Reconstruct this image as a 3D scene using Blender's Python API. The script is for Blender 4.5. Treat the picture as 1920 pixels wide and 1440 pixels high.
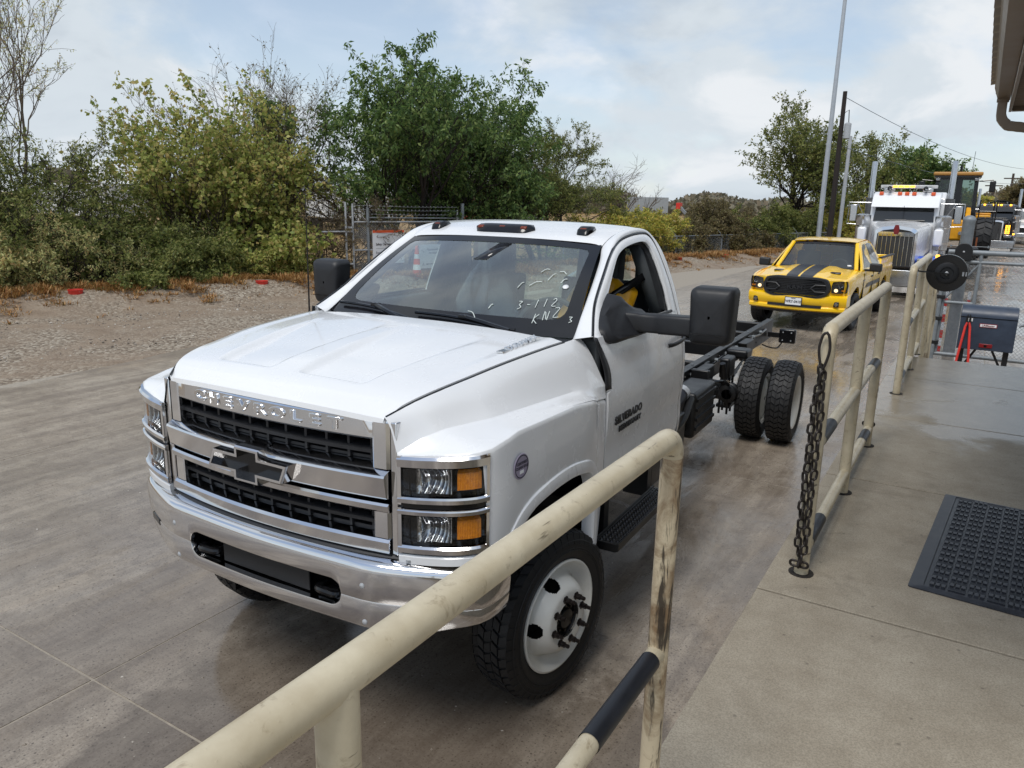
import bpy, bmesh, math, random
import numpy as np
from mathutils import Vector, Matrix
R = math.radians
sc = bpy.context.scene
for o in list(bpy.data.objects):
    bpy.data.objects.remove(o)
col = sc.collection

# ------------------------------------------------------------------ camera
CAM = (2.386, -2.818, 2.279); YAW, PIT, ROL, FPX = -0.54255, 0.23807, 0.02027, 1419.9
fw = Vector((math.sin(YAW)*math.cos(PIT), math.cos(YAW)*math.cos(PIT), -math.sin(PIT)))
r0 = Vector((math.cos(YAW), -math.sin(YAW), 0)); u0 = r0.cross(fw)
rt = r0*math.cos(ROL) + u0*math.sin(ROL); up = -r0*math.sin(ROL) + u0*math.cos(ROL)
cd = bpy.data.cameras.new('camera'); cam = bpy.data.objects.new('camera', cd); col.objects.link(cam)
M = Matrix((rt, up, -fw)).transposed().to_4x4(); M.translation = CAM
cam.matrix_world = M
cd.sensor_width = 36; cd.lens = FPX/1920*36; cd.clip_start = .05; cd.clip_end = 3000
sc.camera = cam

# ------------------------------------------------------------------ sky, sun, exposure
SUN_EL, SUN_AZ = R(60), R(181)      # azimuth clockwise from +Y (north)
w = bpy.data.worlds.new('World'); sc.world = w; w.use_nodes = True
wn = w.node_tree.nodes; wl = w.node_tree.links; wn.clear()
out = wn.new('ShaderNodeOutputWorld'); bg = wn.new('ShaderNodeBackground'); bg.inputs['Strength'].default_value = .088
sky = wn.new('ShaderNodeTexSky'); sky.sky_type = 'NISHITA'; sky.sun_disc = False
sky.sun_elevation = SUN_EL; sky.sun_rotation = SUN_AZ; sky.air_density = 1.0; sky.dust_density = .3; sky.ozone_density = 2.0
tc = wn.new('ShaderNodeTexCoord')
sep = wn.new('ShaderNodeSeparateXYZ'); wl.new(tc.outputs['Generated'], sep.inputs[0])
def wmath(op, a, b=None, clamp=False):
    n = wn.new('ShaderNodeMath'); n.operation = op; n.use_clamp = clamp
    for i, v in enumerate((a, b)):
        if v is None: continue
        if isinstance(v, (int, float)): n.inputs[i].default_value = v
        else: wl.new(v, n.inputs[i])
    return n.outputs[0]
zz = wmath('ADD', wmath('MAXIMUM', sep.outputs['Z'], 0.0), .42)
comb = wn.new('ShaderNodeCombineXYZ')
wl.new(wmath('DIVIDE', sep.outputs['X'], zz), comb.inputs[0]); wl.new(wmath('DIVIDE', sep.outputs['Y'], zz), comb.inputs[1])
def wnoise(scale, detail, rough, dist, off):
    mp = wn.new('ShaderNodeMapping'); mp.inputs['Location'].default_value = off; wl.new(comb.outputs[0], mp.inputs[0])
    n = wn.new('ShaderNodeTexNoise'); n.inputs['Scale'].default_value = scale; n.inputs['Detail'].default_value = detail
    n.inputs['Roughness'].default_value = rough; n.inputs['Distortion'].default_value = dist; wl.new(mp.outputs[0], n.inputs['Vector'])
    return n.outputs['Fac']
def wramp(f, stops):
    r = wn.new('ShaderNodeValToRGB'); r.color_ramp.interpolation = 'EASE'
    while len(r.color_ramp.elements) < len(stops): r.color_ramp.elements.new(.5)
    for e, (p, c) in zip(r.color_ramp.elements, stops): e.position = p; e.color = (*c, 1)
    wl.new(f, r.inputs[0]); return r.outputs[0]
cover = wramp(wnoise(1.7, 9, .55, .25, (3.1, 7.4, 0)), [(.40, (0, 0, 0)), (.60, (1, 1, 1))])
shade = wramp(wnoise(2.4, 9, .56, .35, (9.3, 2.2, 4.0)), [(.34, (.68, .76, .84)), (.50, (.80, .88, .95)), (.63, (.98, 1.02, 1.06))])
cs = wn.new('ShaderNodeVectorMath'); cs.operation = 'SCALE'; cs.inputs['Scale'].default_value = 6.2; wl.new(shade, cs.inputs[0])
# thin veil everywhere, thicker cloud where 'cover' is high
veil = wmath('ADD', wmath('MULTIPLY', cover, .60), wmath('ADD', .30, wmath('MULTIPLY', wmath('SUBTRACT', 1.0, wmath('MULTIPLY', sep.outputs['Z'], 3.2), True), .45)), True)   # cloud closes up towards the horizon
mx = wn.new('ShaderNodeMix'); mx.data_type = 'RGBA'
wl.new(veil, mx.inputs['Factor']); wl.new(sky.outputs[0], mx.inputs[6]); wl.new(cs.outputs[0], mx.inputs[7])
wl.new(mx.outputs[2], bg.inputs['Color']); wl.new(bg.outputs[0], out.inputs[0])
sd = bpy.data.lights.new('sun', 'SUN'); sd.energy = 1.5; sd.angle = R(25); sd.color = (1, .96, .9)
so = bpy.data.objects.new('sun', sd); col.objects.link(so)
sdir = Vector((math.sin(SUN_AZ)*math.cos(SUN_EL), math.cos(SUN_AZ)*math.cos(SUN_EL), math.sin(SUN_EL)))
so.rotation_euler = sdir.to_track_quat('Z', 'Y').to_euler(); so.location = (0, 0, 30)
sc.view_settings.view_transform = 'Standard'; sc.view_settings.look = 'None'
sc.view_settings.exposure = 0.64; sc.view_settings.gamma = 1; sc.view_settings.use_curve_mapping = False
sc.render.engine = 'CYCLES'
sc.cycles.max_bounces = 8; sc.cycles.diffuse_bounces = 5; sc.cycles.transmission_bounces = 8; sc.cycles.transparent_max_bounces = 24; sc.cycles.caustics_reflective = False; sc.cycles.caustics_refractive = False
sc.cycles.use_denoising = True

# ------------------------------------------------------------------ helpers
def srgb(r, g, b):
    f = lambda c: (c/255/12.92 if c <= 10 else ((c/255+.055)/1.055)**2.4)
    return (f(r), f(g), f(b), 1)

class NT:
    """small wrapper round a material node tree"""
    def __init__(s, name):
        s.m = bpy.data.materials.new(name); s.m.use_nodes = True
        s.n = s.m.node_tree.nodes; s.l = s.m.node_tree.links
        s.b = s.n['Principled BSDF']; s.tc = None
    def co(s, kind='Object'):
        if s.tc is None: s.tc = s.n.new('ShaderNodeTexCoord')
        return s.tc.outputs[kind]
    def world(s):
        g = s.n.new('ShaderNodeNewGeometry'); return g.outputs['Position']
    def put(s, v, sock):
        if isinstance(v, (int, float)): sock.default_value = v
        elif isinstance(v, (tuple, list)): sock.default_value = v if len(v) == len(sock.default_value) else (*v, 1)[:len(sock.default_value)]
        else: s.l.new(v, sock)
    def map(s, vec, scale=(1, 1, 1), loc=(0, 0, 0), rot=(0, 0, 0)):
        n = s.n.new('ShaderNodeMapping'); n.inputs['Scale'].default_value = scale; n.inputs['Location'].default_value = loc
        n.inputs['Rotation'].default_value = rot; s.l.new(vec, n.inputs[0]); return n.outputs[0]
    def noise(s, vec, scale, detail=4, rough=.55, dist=0):
        n = s.n.new('ShaderNodeTexNoise'); n.inputs['Scale'].default_value = scale; n.inputs['Detail'].default_value = detail
        n.inputs['Roughness'].default_value = rough; n.inputs['Distortion'].default_value = dist; s.l.new(vec, n.inputs['Vector']); return n.outputs['Fac']
    def voro(s, vec, scale, feature='F1', out='Distance', rnd=1, dim='3D'):
        n = s.n.new('ShaderNodeTexVoronoi'); n.voronoi_dimensions = dim; n.feature = feature; n.inputs['Scale'].default_value = scale
        n.inputs['Randomness'].default_value = rnd; s.l.new(vec, n.inputs['Vector']); return n.outputs[out]
    def wave(s, vec, scale, dist=1, detail=2, dscale=1, direction='X'):
        n = s.n.new('ShaderNodeTexWave'); n.bands_direction = direction; n.inputs['Scale'].default_value = scale; n.inputs['Distortion'].default_value = dist
        n.inputs['Detail'].default_value = detail; n.inputs['Detail Scale'].default_value = dscale; s.l.new(vec, n.inputs['Vector']); return n.outputs['Fac']
    def ramp(s, f, stops, interp='LINEAR'):
        n = s.n.new('ShaderNodeValToRGB'); n.color_ramp.interpolation = interp
        while len(n.color_ramp.elements) < len(stops): n.color_ramp.elements.new(.5)
        for e, (p, c) in zip(n.color_ramp.elements, stops):
            e.position = p; e.color = c if isinstance(c, (tuple, list)) and len(c) == 4 else ((c, c, c, 1) if isinstance(c, (int, float)) else (*c, 1))
        s.l.new(f, n.inputs[0]); return n.outputs[0]
    def math(s, op, a, b=0, clamp=False):
        n = s.n.new('ShaderNodeMath'); n.operation = op; n.use_clamp = clamp; s.put(a, n.inputs[0]); s.put(b, n.inputs[1]); return n.outputs[0]
    def mix(s, f, a, b, blend='MIX'):
        n = s.n.new('ShaderNodeMix'); n.data_type = 'RGBA'; n.blend_type = blend; s.put(f, n.inputs['Factor']); s.put(a, n.inputs[6]); s.put(b, n.inputs[7]); return n.outputs[2]
    def bump(s, h, strength=.3, dist=.01, normal=None):
        n = s.n.new('ShaderNodeBump'); n.inputs['Strength'].default_value = strength; n.inputs['Distance'].default_value = dist
        s.l.new(h, n.inputs['Height'])
        if normal is not None: s.l.new(normal, n.inputs['Normal'])
        s.l.new(n.outputs[0], s.b.inputs['Normal']); return n.outputs[0]
    def set(s, **k):
        nm = dict(color='Base Color', rough='Roughness', metal='Metallic', spec='Specular IOR Level', coat='Coat Weight', coatr='Coat Roughness',
                  ecol='Emission Color', estr='Emission Strength', alpha='Alpha', trans='Transmission Weight', sub='Subsurface Weight', ior='IOR', sheen='Sheen Weight')
        for a, v in k.items(): s.put(v, s.b.inputs[nm[a]])
        return s

def plain(name, c, rough=.5, metal=0, spec=.5, coat=0, var=.08, vscale=6, bump=0, bscale=200):
    """base colour with slight uneven wear so that nothing is perfectly uniform"""
    t = NT(name); v = t.co()
    n = t.noise(v, vscale, 6, .6)
    lo = tuple(x*(1-var) for x in c[:3]); hi = tuple(min(1, x*(1+var)) for x in c[:3])
    t.set(color=t.ramp(n, [(.3, lo), (.7, hi)]), metal=metal, spec=spec, coat=coat)
    t.set(rough=t.ramp(n, [(.3, max(0, rough-.06)), (.7, min(1, rough+.06))]))
    if bump: t.bump(t.noise(v, bscale, 3), bump, .002)
    return t.m

def glass(name, tint, refl=1.0, rough=.0, film=0):
    """thin window pane: tinted see-through with a Fresnel reflection"""
    m = bpy.data.materials.new(name); m.use_nodes = True; n = m.node_tree.nodes; l = m.node_tree.links; n.clear()
    o = n.new('ShaderNodeOutputMaterial'); mixs = n.new('ShaderNodeMixShader'); tr = n.new('ShaderNodeBsdfTransparent'); gl = n.new('ShaderNodeBsdfGlossy')
    fr = n.new('ShaderNodeFresnel'); fr.inputs['IOR'].default_value = 1.5
    mu = n.new('ShaderNodeMath'); mu.operation = 'MULTIPLY'; mu.inputs[1].default_value = refl; mu.use_clamp = True
    tr.inputs[0].default_value = (*tint[:3], 1); gl.inputs['Roughness'].default_value = rough; gl.inputs[0].default_value = (1, 1, 1, 1)
    ge = n.new('ShaderNodeNewGeometry'); ml_ = n.new('ShaderNodeMath'); ml_.operation = 'MULTIPLY_ADD'; ml_.inputs[1].default_value = 1/1.5-1.5; ml_.inputs[2].default_value = 1.5
    l.new(ge.outputs['Backfacing'], ml_.inputs[0]); l.new(ml_.outputs[0], fr.inputs['IOR'])      # same reflection from both sides of the pane
    l.new(fr.outputs[0], mu.inputs[0]); l.new(mu.outputs[0], mixs.inputs[0]); l.new(tr.outputs[0], mixs.inputs[1]); l.new(gl.outputs[0], mixs.inputs[2])
    if film:      # even pale diffuse added to brighten the glass, a painted rain and dust haze
        df = n.new('ShaderNodeBsdfDiffuse'); df.inputs[0].default_value = (.62, .70, .70, 1); m2 = n.new('ShaderNodeMixShader'); m2.inputs[0].default_value = film
        l.new(mixs.outputs[0], m2.inputs[1]); l.new(df.outputs[0], m2.inputs[2]); l.new(m2.outputs[0], o.inputs[0])
    else: l.new(mixs.outputs[0], o.inputs[0])
    return m

class MB:
    """collects vertices and faces; build() links them as ONE mesh object"""
    def __init__(s): s.v = []; s.f = []
    def add(s, verts, faces):
        k = len(s.v); s.v += [tuple(p) for p in verts]; s.f += [tuple(i+k for i in f) for f in faces]; return s
    def box(s, c, d, rot=None):
        x, y, z = d[0]/2, d[1]/2, d[2]/2
        P = [Vector(q) for q in ((-x, -y, -z), (x, -y, -z), (x, y, -z), (-x, y, -z), (-x, -y, z), (x, -y, z), (x, y, z), (-x, y, z))]
        if rot is not None: P = [rot @ q for q in P]
        c = Vector(c)
        return s.add([c+q for q in P], [(0, 3, 2, 1), (4, 5, 6, 7), (0, 1, 5, 4), (1, 2, 6, 5), (2, 3, 7, 6), (3, 0, 4, 7)])
    def bb(s, a, b):
        return s.box([(a[i]+b[i])/2 for i in range(3)], [abs(b[i]-a[i]) for i in range(3)])
    def bar(s, a, b, w, h, upv=(0, 0, 1)):
        a, b = Vector(a), Vector(b); d = (b-a); L = d.length; d.normalize(); u = Vector(upv)
        sx = d.cross(u)
        if sx.length < 1e-4: sx = d.cross(Vector((1, 0, 0)))
        sx.normalize(); u = sx.cross(d)
        return s.box((a+b)/2, (w, L, h), Matrix((sx, d, u)).transposed())
    def tube(s, pts, r, n=10, caps=True, closed=False):
        pts = [Vector(p) for p in pts]; m = len(pts)
        rr = r if isinstance(r, (list, tuple)) else [r]*m
        base = len(s.v); ref = None
        for i, p in enumerate(pts):
            if closed: t = pts[(i+1) % m]-pts[i-1]
            else: t = pts[min(i+1, m-1)]-pts[max(i-1, 0)]
            t.normalize()
            if ref is None:
                ref = t.cross(Vector((0, 0, 1)))
                if ref.length < .05: ref = t.cross(Vector((1, 0, 0)))
            a = ref - t*ref.dot(t); a.normalize(); ref = a; b = t.cross(a)
            sc_ = 1.0
            if 0 < i < m-1 or closed:
                d1 = (pts[i]-pts[i-1]).normalized(); d2 = (pts[(i+1) % m]-pts[i]).normalized(); sc_ = 1/max(.5, math.cos(d1.angle(d2, 0)/2))
            for k in range(n):
                an = 2*math.pi*k/n; s.v.append(tuple(p+(a*math.cos(an)+b*math.sin(an))*rr[i]*(sc_ if sc_ < 1.2 else 1.2)))
        for i in range(m if closed else m-1):
            j = (i+1) % m
            for k in range(n):
                k2 = (k+1) % n; s.f.append((base+i*n+k, base+i*n+k2, base+j*n+k2, base+j*n+k))
        if caps and not closed:
            s.f.append(tuple(base+k for k in range(n-1, -1, -1))); s.f.append(tuple(base+(m-1)*n+k for k in range(n)))
        return s
    def cyl(s, a, b, r, r2=None, n=16): return s.tube([a, b], [r, r if r2 is None else r2], n)
    def grid(s, rows, closed=False, flip=False):
        base = len(s.v); m = len(rows[0])
        for row in rows: s.v += [tuple(p) for p in row]
        for i in range(len(rows)-1):
            for j in range(m if closed else m-1):
                k = (j+1) % m; q = (base+i*m+j, base+i*m+k, base+(i+1)*m+k, base+(i+1)*m+j)
                s.f.append(q[::-1] if flip else q)
        return s
    def lathe(s, prof, axis='x', n=32, c=(0, 0, 0), close=True, a0=0, a1=2*math.pi):
        """prof: (along axis, radius)"""
        rows = []; full = abs(a1-a0-2*math.pi) < 1e-6
        for h, r in prof:
            row = []
            for k in range(n if full else n+1):
                a = a0+(a1-a0)*k/n; ca, sa = math.cos(a)*r, math.sin(a)*r
                p = {'x': (h, ca, sa), 'y': (ca, h, sa), 'z': (ca, sa, h)}[axis]
                row.append((p[0]+c[0], p[1]+c[1], p[2]+c[2]))
            rows.append(row)
        return s.grid(rows, closed=full)
    def prism(s, poly, d, plane='xz', at=0, cap=True):
        """2-D outline pushed by d along the third axis, starting at 'at'"""
        def P(p, t):
            return {'xz': (p[0], at+t, p[1]), 'yz': (at+t, p[0], p[1]), 'xy': (p[0], p[1], at+t)}[plane]
        n = len(poly); k = len(s.v); s.v += [P(p, 0) for p in poly]+[P(p, d) for p in poly]
        for i in range(n): j = (i+1) % n; s.f.append((k+i, k+j, k+n+j, k+n+i))
        if cap: s.f.append(tuple(range(k+n-1, k-1, -1))); s.f.append(tuple(range(k+n, k+2*n)))
        return s
    def xform(s, mat, start=0):
        for i in range(start, len(s.v)): s.v[i] = tuple(mat @ Vector(s.v[i]))
        return s
    def mirror(s):
        k = len(s.v); s.v += [(-x, y, z) for x, y, z in s.v[:k]]; s.f += [tuple(i+k for i in f[::-1]) for f in s.f]; return s
    def mesh(s, name, mat, smooth=True, angle=35, normals=True, merge=0):
        me = bpy.data.meshes.new(name); me.from_pydata(s.v, [], s.f); me.update()
        if normals or merge:
            b = bmesh.new(); b.from_mesh(me)
            if merge: bmesh.ops.remove_doubles(b, verts=b.verts, dist=merge)
            if normals: bmesh.ops.recalc_face_normals(b, faces=b.faces)
            b.to_mesh(me); b.free()
        if mat: me.materials.append(mat)
        if smooth:
            me.polygons.foreach_set('use_smooth', [True]*len(me.polygons)); me.set_sharp_from_angle(angle=R(angle))
        return me
    def build(s, name, mat, parent=None, bevel=0, seg=2, smooth=True, angle=35, normals=True, solid=0, subsurf=0, merge=0, kind=None):
        me = s.mesh(name, mat, smooth, angle, normals, merge)
        o = bpy.data.objects.new(name, me); col.objects.link(o)
        if parent is not None: o.parent = parent
        if solid: md = o.modifiers.new('s', 'SOLIDIFY'); md.thickness = solid; md.offset = 0
        if subsurf: md = o.modifiers.new('u', 'SUBSURF'); md.levels = subsurf; md.render_levels = subsurf
        if bevel: md = o.modifiers.new('b', 'BEVEL'); md.width = bevel; md.segments = seg; md.limit_method = 'ANGLE'; md.angle_limit = R(30); md.harden_normals = False
        if kind: o['kind'] = kind
        return o

def tag(o, label=None, cat=None, group=None, kind=None):
    if label: o['label'] = label
    if cat: o['category'] = cat
    if group: o['group'] = group
    if kind: o['kind'] = kind
    return o
def thing(name, label, cat, loc=(0, 0, 0), rz=0, group=None, scale=1):
    o = bpy.data.objects.new(name, None); col.objects.link(o); o.location = loc; o.rotation_euler = (0, 0, rz); o.scale = (scale,)*3
    o.empty_display_size = .2
    return tag(o, label, cat, group)
def inst(src, parent, loc=(0, 0, 0), rot=(0, 0, 0), scale=(1, 1, 1), name=None):
    o = src.copy(); col.objects.link(o); o.parent = parent; o.location = loc; o.rotation_euler = rot; o.scale = scale
    if name: o.name = name
    return o
def copy_tree(o, parent=None):
    c = o.copy(); col.objects.link(c); c.parent = parent
    for ch in list(o.children): copy_tree(ch, c)
    return c
def lerp(a, b, t): return a+(b-a)*t
def interp(x, xs, ys): return float(np.interp(x, xs, ys))
def smooth_curve(pts, n):
    """Catmull-Rom through pts, n samples evenly spread by length"""
    P = [np.array(p, float) for p in pts]; P = [2*P[0]-P[1]]+P+[2*P[-1]-P[-2]]; res = []
    for i in range(1, len(P)-2):
        for k in range(24):
            t = k/24; a, b, c, d = P[i-1], P[i], P[i+1], P[i+2]
            res.append(.5*((2*b)+(-a+c)*t+(2*a-5*b+4*c-d)*t*t+(-a+3*b-3*c+d)*t**3))
    res.append(P[-2]); res = np.array(res); s_ = np.concatenate([[0], np.cumsum(np.linalg.norm(np.diff(res, axis=0), axis=1))])
    u = np.linspace(0, s_[-1], n)
    return [tuple(float(np.interp(q, s_, res[:, k])) for k in range(res.shape[1])) for q in u]
def poly_curve(pts, n):
    """n points evenly spread along a polyline"""
    P = np.array(pts, float); s_ = np.concatenate([[0], np.cumsum(np.linalg.norm(np.diff(P, axis=0), axis=1))]); u = np.linspace(0, s_[-1], n)
    return [tuple(float(np.interp(q, s_, P[:, k])) for k in range(P.shape[1])) for q in u]
def round_poly(poly, r, n=5):
    """round the corners of a closed 2-D outline"""
    res = []; m = len(poly)
    for i in range(m):
        p0, p1, p2 = (np.array(poly[j % m], float) for j in (i-1, i, i+1)); rr = r[i] if isinstance(r, (list, tuple)) else r
        a = p0-p1; b = p2-p1; la, lb = np.linalg.norm(a), np.linalg.norm(b); rr = min(rr, la*.45, lb*.45)
        if rr < 1e-5: res.append(tuple(p1)); continue
        s0, s1 = p1+a/la*rr, p1+b/lb*rr
        for k in range(n+1):
            t = k/n; res.append(tuple((1-t)**2*s0+2*t*(1-t)*p1+t*t*s1))
    return res
def text_mesh(name, txt, size, mat, parent, M4, depth=.002, bold=0, align='CENTER', shear=0, space=1, xs=1, bevel=0):
    c = bpy.data.curves.new('t', 'FONT'); c.body = txt; c.size = size; c.extrude = depth; c.offset = bold; c.align_x = align; c.align_y = 'CENTER'
    c.shear = shear; c.space_character = space; c.resolution_u = 3; c.bevel_depth = bevel; c.bevel_resolution = 1
    o = bpy.data.objects.new('t', c); me = bpy.data.meshes.new_from_object(o); bpy.data.objects.remove(o); me.name = name
    me.transform(Matrix.Diagonal((xs, 1, 1, 1))); me.transform(M4)
    me.materials.clear(); me.materials.append(mat)
    q = bpy.data.objects.new(name, me); col.objects.link(q); q.parent = parent; return q
def frame_m(origin, xdir, ydir):
    x = Vector(xdir).normalized(); y = Vector(ydir); y = (y-x*y.dot(x)).normalized(); z = x.cross(y)
    m = Matrix((x, y, z)).transposed().to_4x4(); m.translation = origin; return m
rng = np.random.default_rng(7); random.seed(7)
# ------------------------------------------------------------------ site materials
def mat_road():
    t = NT('wet muddy concrete'); P = t.world()
    st = t.noise(t.map(P, (1.5, .42, 1), rot=(0, 0, R(-7))), 1.0, 9, .70, 1.6)         # streaks along the traffic
    st2 = t.noise(t.map(P, (13, 1.1, 1), rot=(0, 0, R(-8))), 1.0, 6, .65, 1.2)              # fine tyre drag marks
    big = t.noise(P, .35, 5, .6, .5); mid = t.noise(P, 1.6, 6, .6, .3); grit = t.noise(P, 90, 3, .7)
    sepn = t.n.new('ShaderNodeSeparateXYZ'); t.l.new(P, sepn.inputs[0])
    left = t.math('ADD', t.math('MULTIPLY', sepn.outputs[0], -.22), t.math('SUBTRACT', t.math('MULTIPLY', big, 1.6), 1.05), True)   # mud builds up to the left
    conc = t.mix(t.ramp(st, [(.33, 0), (.68, 1)]), srgb(172, 159, 143), srgb(206, 194, 177))
    mud = t.mix(t.ramp(mid, [(.3, 0), (.7, 1)]), srgb(158, 144, 126), srgb(192, 179, 160))
    c = t.mix(left, conc, mud)
    c = t.mix(t.ramp(st2, [(.36, .30), (.56, 0)]), c, srgb(86, 74, 64))
    tan = t.ramp(t.noise(t.map(P, (1, .6, 1), loc=(3.3, 1.2, 0)), .55, 5, .6), [(.60, 0), (.74, 1)])
    c = t.mix(t.math('MULTIPLY', tan, .35), c, srgb(176, 146, 108))
    fin = t.noise(t.map(P, (16, 1.6, 1), rot=(0, 0, R(-9))), 1.0, 9, .8, 2.2); fm = t.ramp(t.noise(P, .9, 4, .6, 1.0), [(.42, 0), (.62, 1)]); c = t.mix(t.math('MULTIPLY', fm, t.ramp(fin, [(.40, .34), (.52, 0)])), c, srgb(98, 84, 71)); c = t.mix(t.math('MULTIPLY', fm, t.ramp(fin, [(.54, 0), (.66, .18)])), c, srgb(208, 194, 174))
    blot = t.noise(P, 7, 6, .72, .6); speck = t.voro(P, 30, dim='2D'); speck2 = t.voro(P, 11, dim='2D')
    c = t.mix(t.ramp(blot, [(.34, .45), (.56, 0)]), c, srgb(92, 80, 70)); c = t.mix(t.ramp(blot, [(.56, 0), (.72, .35)]), c, srgb(184, 172, 156))
    c = t.mix(t.ramp(speck, [(.05, .75), (.13, 0)]), c, srgb(66, 58, 51)); c = t.mix(t.ramp(speck2, [(.03, .85), (.07, 0)]), c, srgb(52, 46, 41))
    c = t.mix(t.ramp(grit, [(.36, .45), (.50, 0)]), c, srgb(92, 82, 72)); c = t.mix(t.ramp(grit, [(.56, 0), (.70, .35)]), c, srgb(214, 204, 188))
    trd = t.wave(t.map(P, (1, 1, 1), rot=(0, 0, R(3))), 9.0, 2.5, 3, 2.0, 'Y'); lane = t.noise(t.map(P, (2.6, .10, 1), rot=(0, 0, R(-6)), loc=(1.7, 0, 0)), 1.0, 3, .5, .4)
    c = t.mix(t.math('MULTIPLY', t.ramp(trd, [(.45, 0), (.80, .22)]), t.ramp(lane, [(.57, 0), (.66, 1)])), c, srgb(104, 94, 84))
    c = t.mix(t.math('MULTIPLY', grit, .22), c, srgb(84, 76, 68))
    c = t.mix(t.ramp(lane, [(.46, .0), (.60, .42)]), c, srgb(112, 100, 88)); c = t.mix(t.ramp(lane, [(.34, .25), (.44, 0)]), c, srgb(190, 179, 163))
    wet = t.math('MULTIPLY', t.ramp(t.math('ADD', t.math('MULTIPLY', big, .55), t.math('MULTIPLY', st, .55)), [(.42, 0), (.58, 1)]), t.math('SUBTRACT', 1.0, t.math('MULTIPLY', left, .75)))
    # water dripping off the truck keeps the slab round its nose wet
    sy = sepn.outputs[1]; dx_ = t.math('DIVIDE', t.math('SUBTRACT', sepn.outputs[0], .55), 1.25); dy_ = t.math('DIVIDE', t.math('SUBTRACT', sy, -.9), 1.5)
    blob = t.math('SUBTRACT', 1.25, t.math('ADD', t.math('ADD', t.math('MULTIPLY', dx_, dx_), t.math('MULTIPLY', dy_, dy_)), t.math('MULTIPLY', t.math('SUBTRACT', mid, .5), 2.4)))
    drip = t.ramp(blob, [(.28, 0), (.52, 1)]); wet = t.math('MAXIMUM', wet, drip)
    c = t.mix(t.math('MULTIPLY', wet, .48), c, srgb(84, 74, 64)); c = t.mix(t.math('MULTIPLY', drip, .35), c, srgb(78, 68, 59))
    t.set(color=c, rough=t.mix(wet, (.55, .55, .55, 1), (.07, .07, .07, 1)), spec=.55)
    h = t.math('ADD', t.math('MULTIPLY', grit, .6), t.math('MULTIPLY', st2, .5)); h2 = t.math('ADD', h, t.math('MULTIPLY', mid, 1.5))
    t.bump(h2, .32, .008)
    bn = [q for q in t.n if q.bl_idname == 'ShaderNodeBump'][-1]; t.l.new(t.math('MULTIPLY', t.math('SUBTRACT', 1.0, t.math('MULTIPLY', wet, .82)), .40), bn.inputs['Strength']); return t.m
def mat_gravel():
    t = NT('gravel and dirt'); P = t.world()
    v = t.voro(P, 26, out='Color'); sp = t.n.new('ShaderNodeSeparateColor'); t.l.new(v, sp.inputs[0])
    d = t.voro(P, 26); big = t.noise(P, .5, 6, .65, .4); fine = t.noise(P, 60, 4, .7); mid = t.noise(P, 2.2, 5, .6)
    stone = t.ramp(sp.outputs[0], [(0, srgb(104, 91, 77)), (.5, srgb(143, 129, 112)), (1, srgb(188, 178, 162))])
    dirt = t.mix(t.ramp(mid, [(.3, 0), (.7, 1)]), srgb(132, 114, 96), srgb(160, 143, 124))
    c = t.mix(t.ramp(big, [(.40, 0), (.58, 1)]), dirt, stone)
    c = t.mix(t.math('MULTIPLY', fine, .3), c, srgb(62, 53, 46))
    # dry meadow beyond the fence line
    sx = t.n.new('ShaderNodeSeparateXYZ'); t.l.new(P, sx.inputs[0])
    fl = t.math('SUBTRACT', t.math('ADD', -15.4, t.math('MULTIPLY', sx.outputs[1], .31)), sx.outputs[0])
    field = t.ramp(t.math('ADD', t.math('MULTIPLY', fl, .2), t.math('MULTIPLY', mid, .5)), [(.3, 0), (.6, 1)])
    straw = t.mix(t.ramp(t.noise(P, 1.1, 6, .7), [(.35, 0), (.65, 1)]), srgb(122, 98, 62), srgb(170, 140, 92))
    c = t.mix(field, c, straw)
    t.set(color=c, rough=t.ramp(big, [(.3, .55), (.6, .85)]), spec=.35)
    t.bump(t.math('ADD', t.math('MULTIPLY', d, -1.2), t.math('MULTIPLY', fine, .6)), .6, .02); return t.m
def mat_platform():
    t = NT('broomed platform concrete'); P = t.world()
    big = t.noise(P, .9, 5, .6, .6); mid = t.noise(P, 5, 6, .65); grit = t.noise(P, 160, 3, .8); sp = t.voro(P, 60, dim='2D')
    c = t.mix(t.ramp(mid, [(.3, 0), (.7, 1)]), srgb(148, 138, 121), srgb(172, 163, 146))
    c = t.mix(t.ramp(grit, [(.35, .45), (.6, 0)]), c, srgb(86, 76, 64))
    c = t.mix(t.ramp(sp, [(.04, .35), (.10, 0)]), c, srgb(186, 176, 158))
    sx = t.n.new('ShaderNodeSeparateXYZ'); t.l.new(P, sx.inputs[0])
    # rain-wet where the roof does not reach
    w_ = t.math('ADD', t.math('MULTIPLY', t.math('SUBTRACT', sx.outputs[1], 2.2), .32), t.math('MULTIPLY', t.math('SUBTRACT', big, .5), 2.6))
    wet = t.ramp(w_, [(.25, 0), (.55, 1)])
    c = t.mix(t.math('MULTIPLY', wet, .30), c, srgb(104, 92, 78))
    c = t.mix(t.ramp(t.noise(P, 2.4, 4, .7, 1.0), [(.64, 0), (.74, .35)]), c, srgb(80, 72, 64))
    st_ = t.noise(P, 3.1, 6, .7, .8); c = t.mix(t.ramp(st_, [(.56, 0), (.70, .40)]), c, srgb(96, 86, 74)); c = t.mix(t.ramp(t.voro(P, 3.7, dim='2D'), [(.012, .5), (.03, 0)]), c, srgb(74, 66, 58))
    t.set(color=c, rough=t.mix(wet, (.75, .75, .75, 1), (.18, .18, .18, 1)), spec=.45)
    t.bump(t.math('ADD', grit, t.math('MULTIPLY', mid, .5)), .25, .003); return t.m
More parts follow.
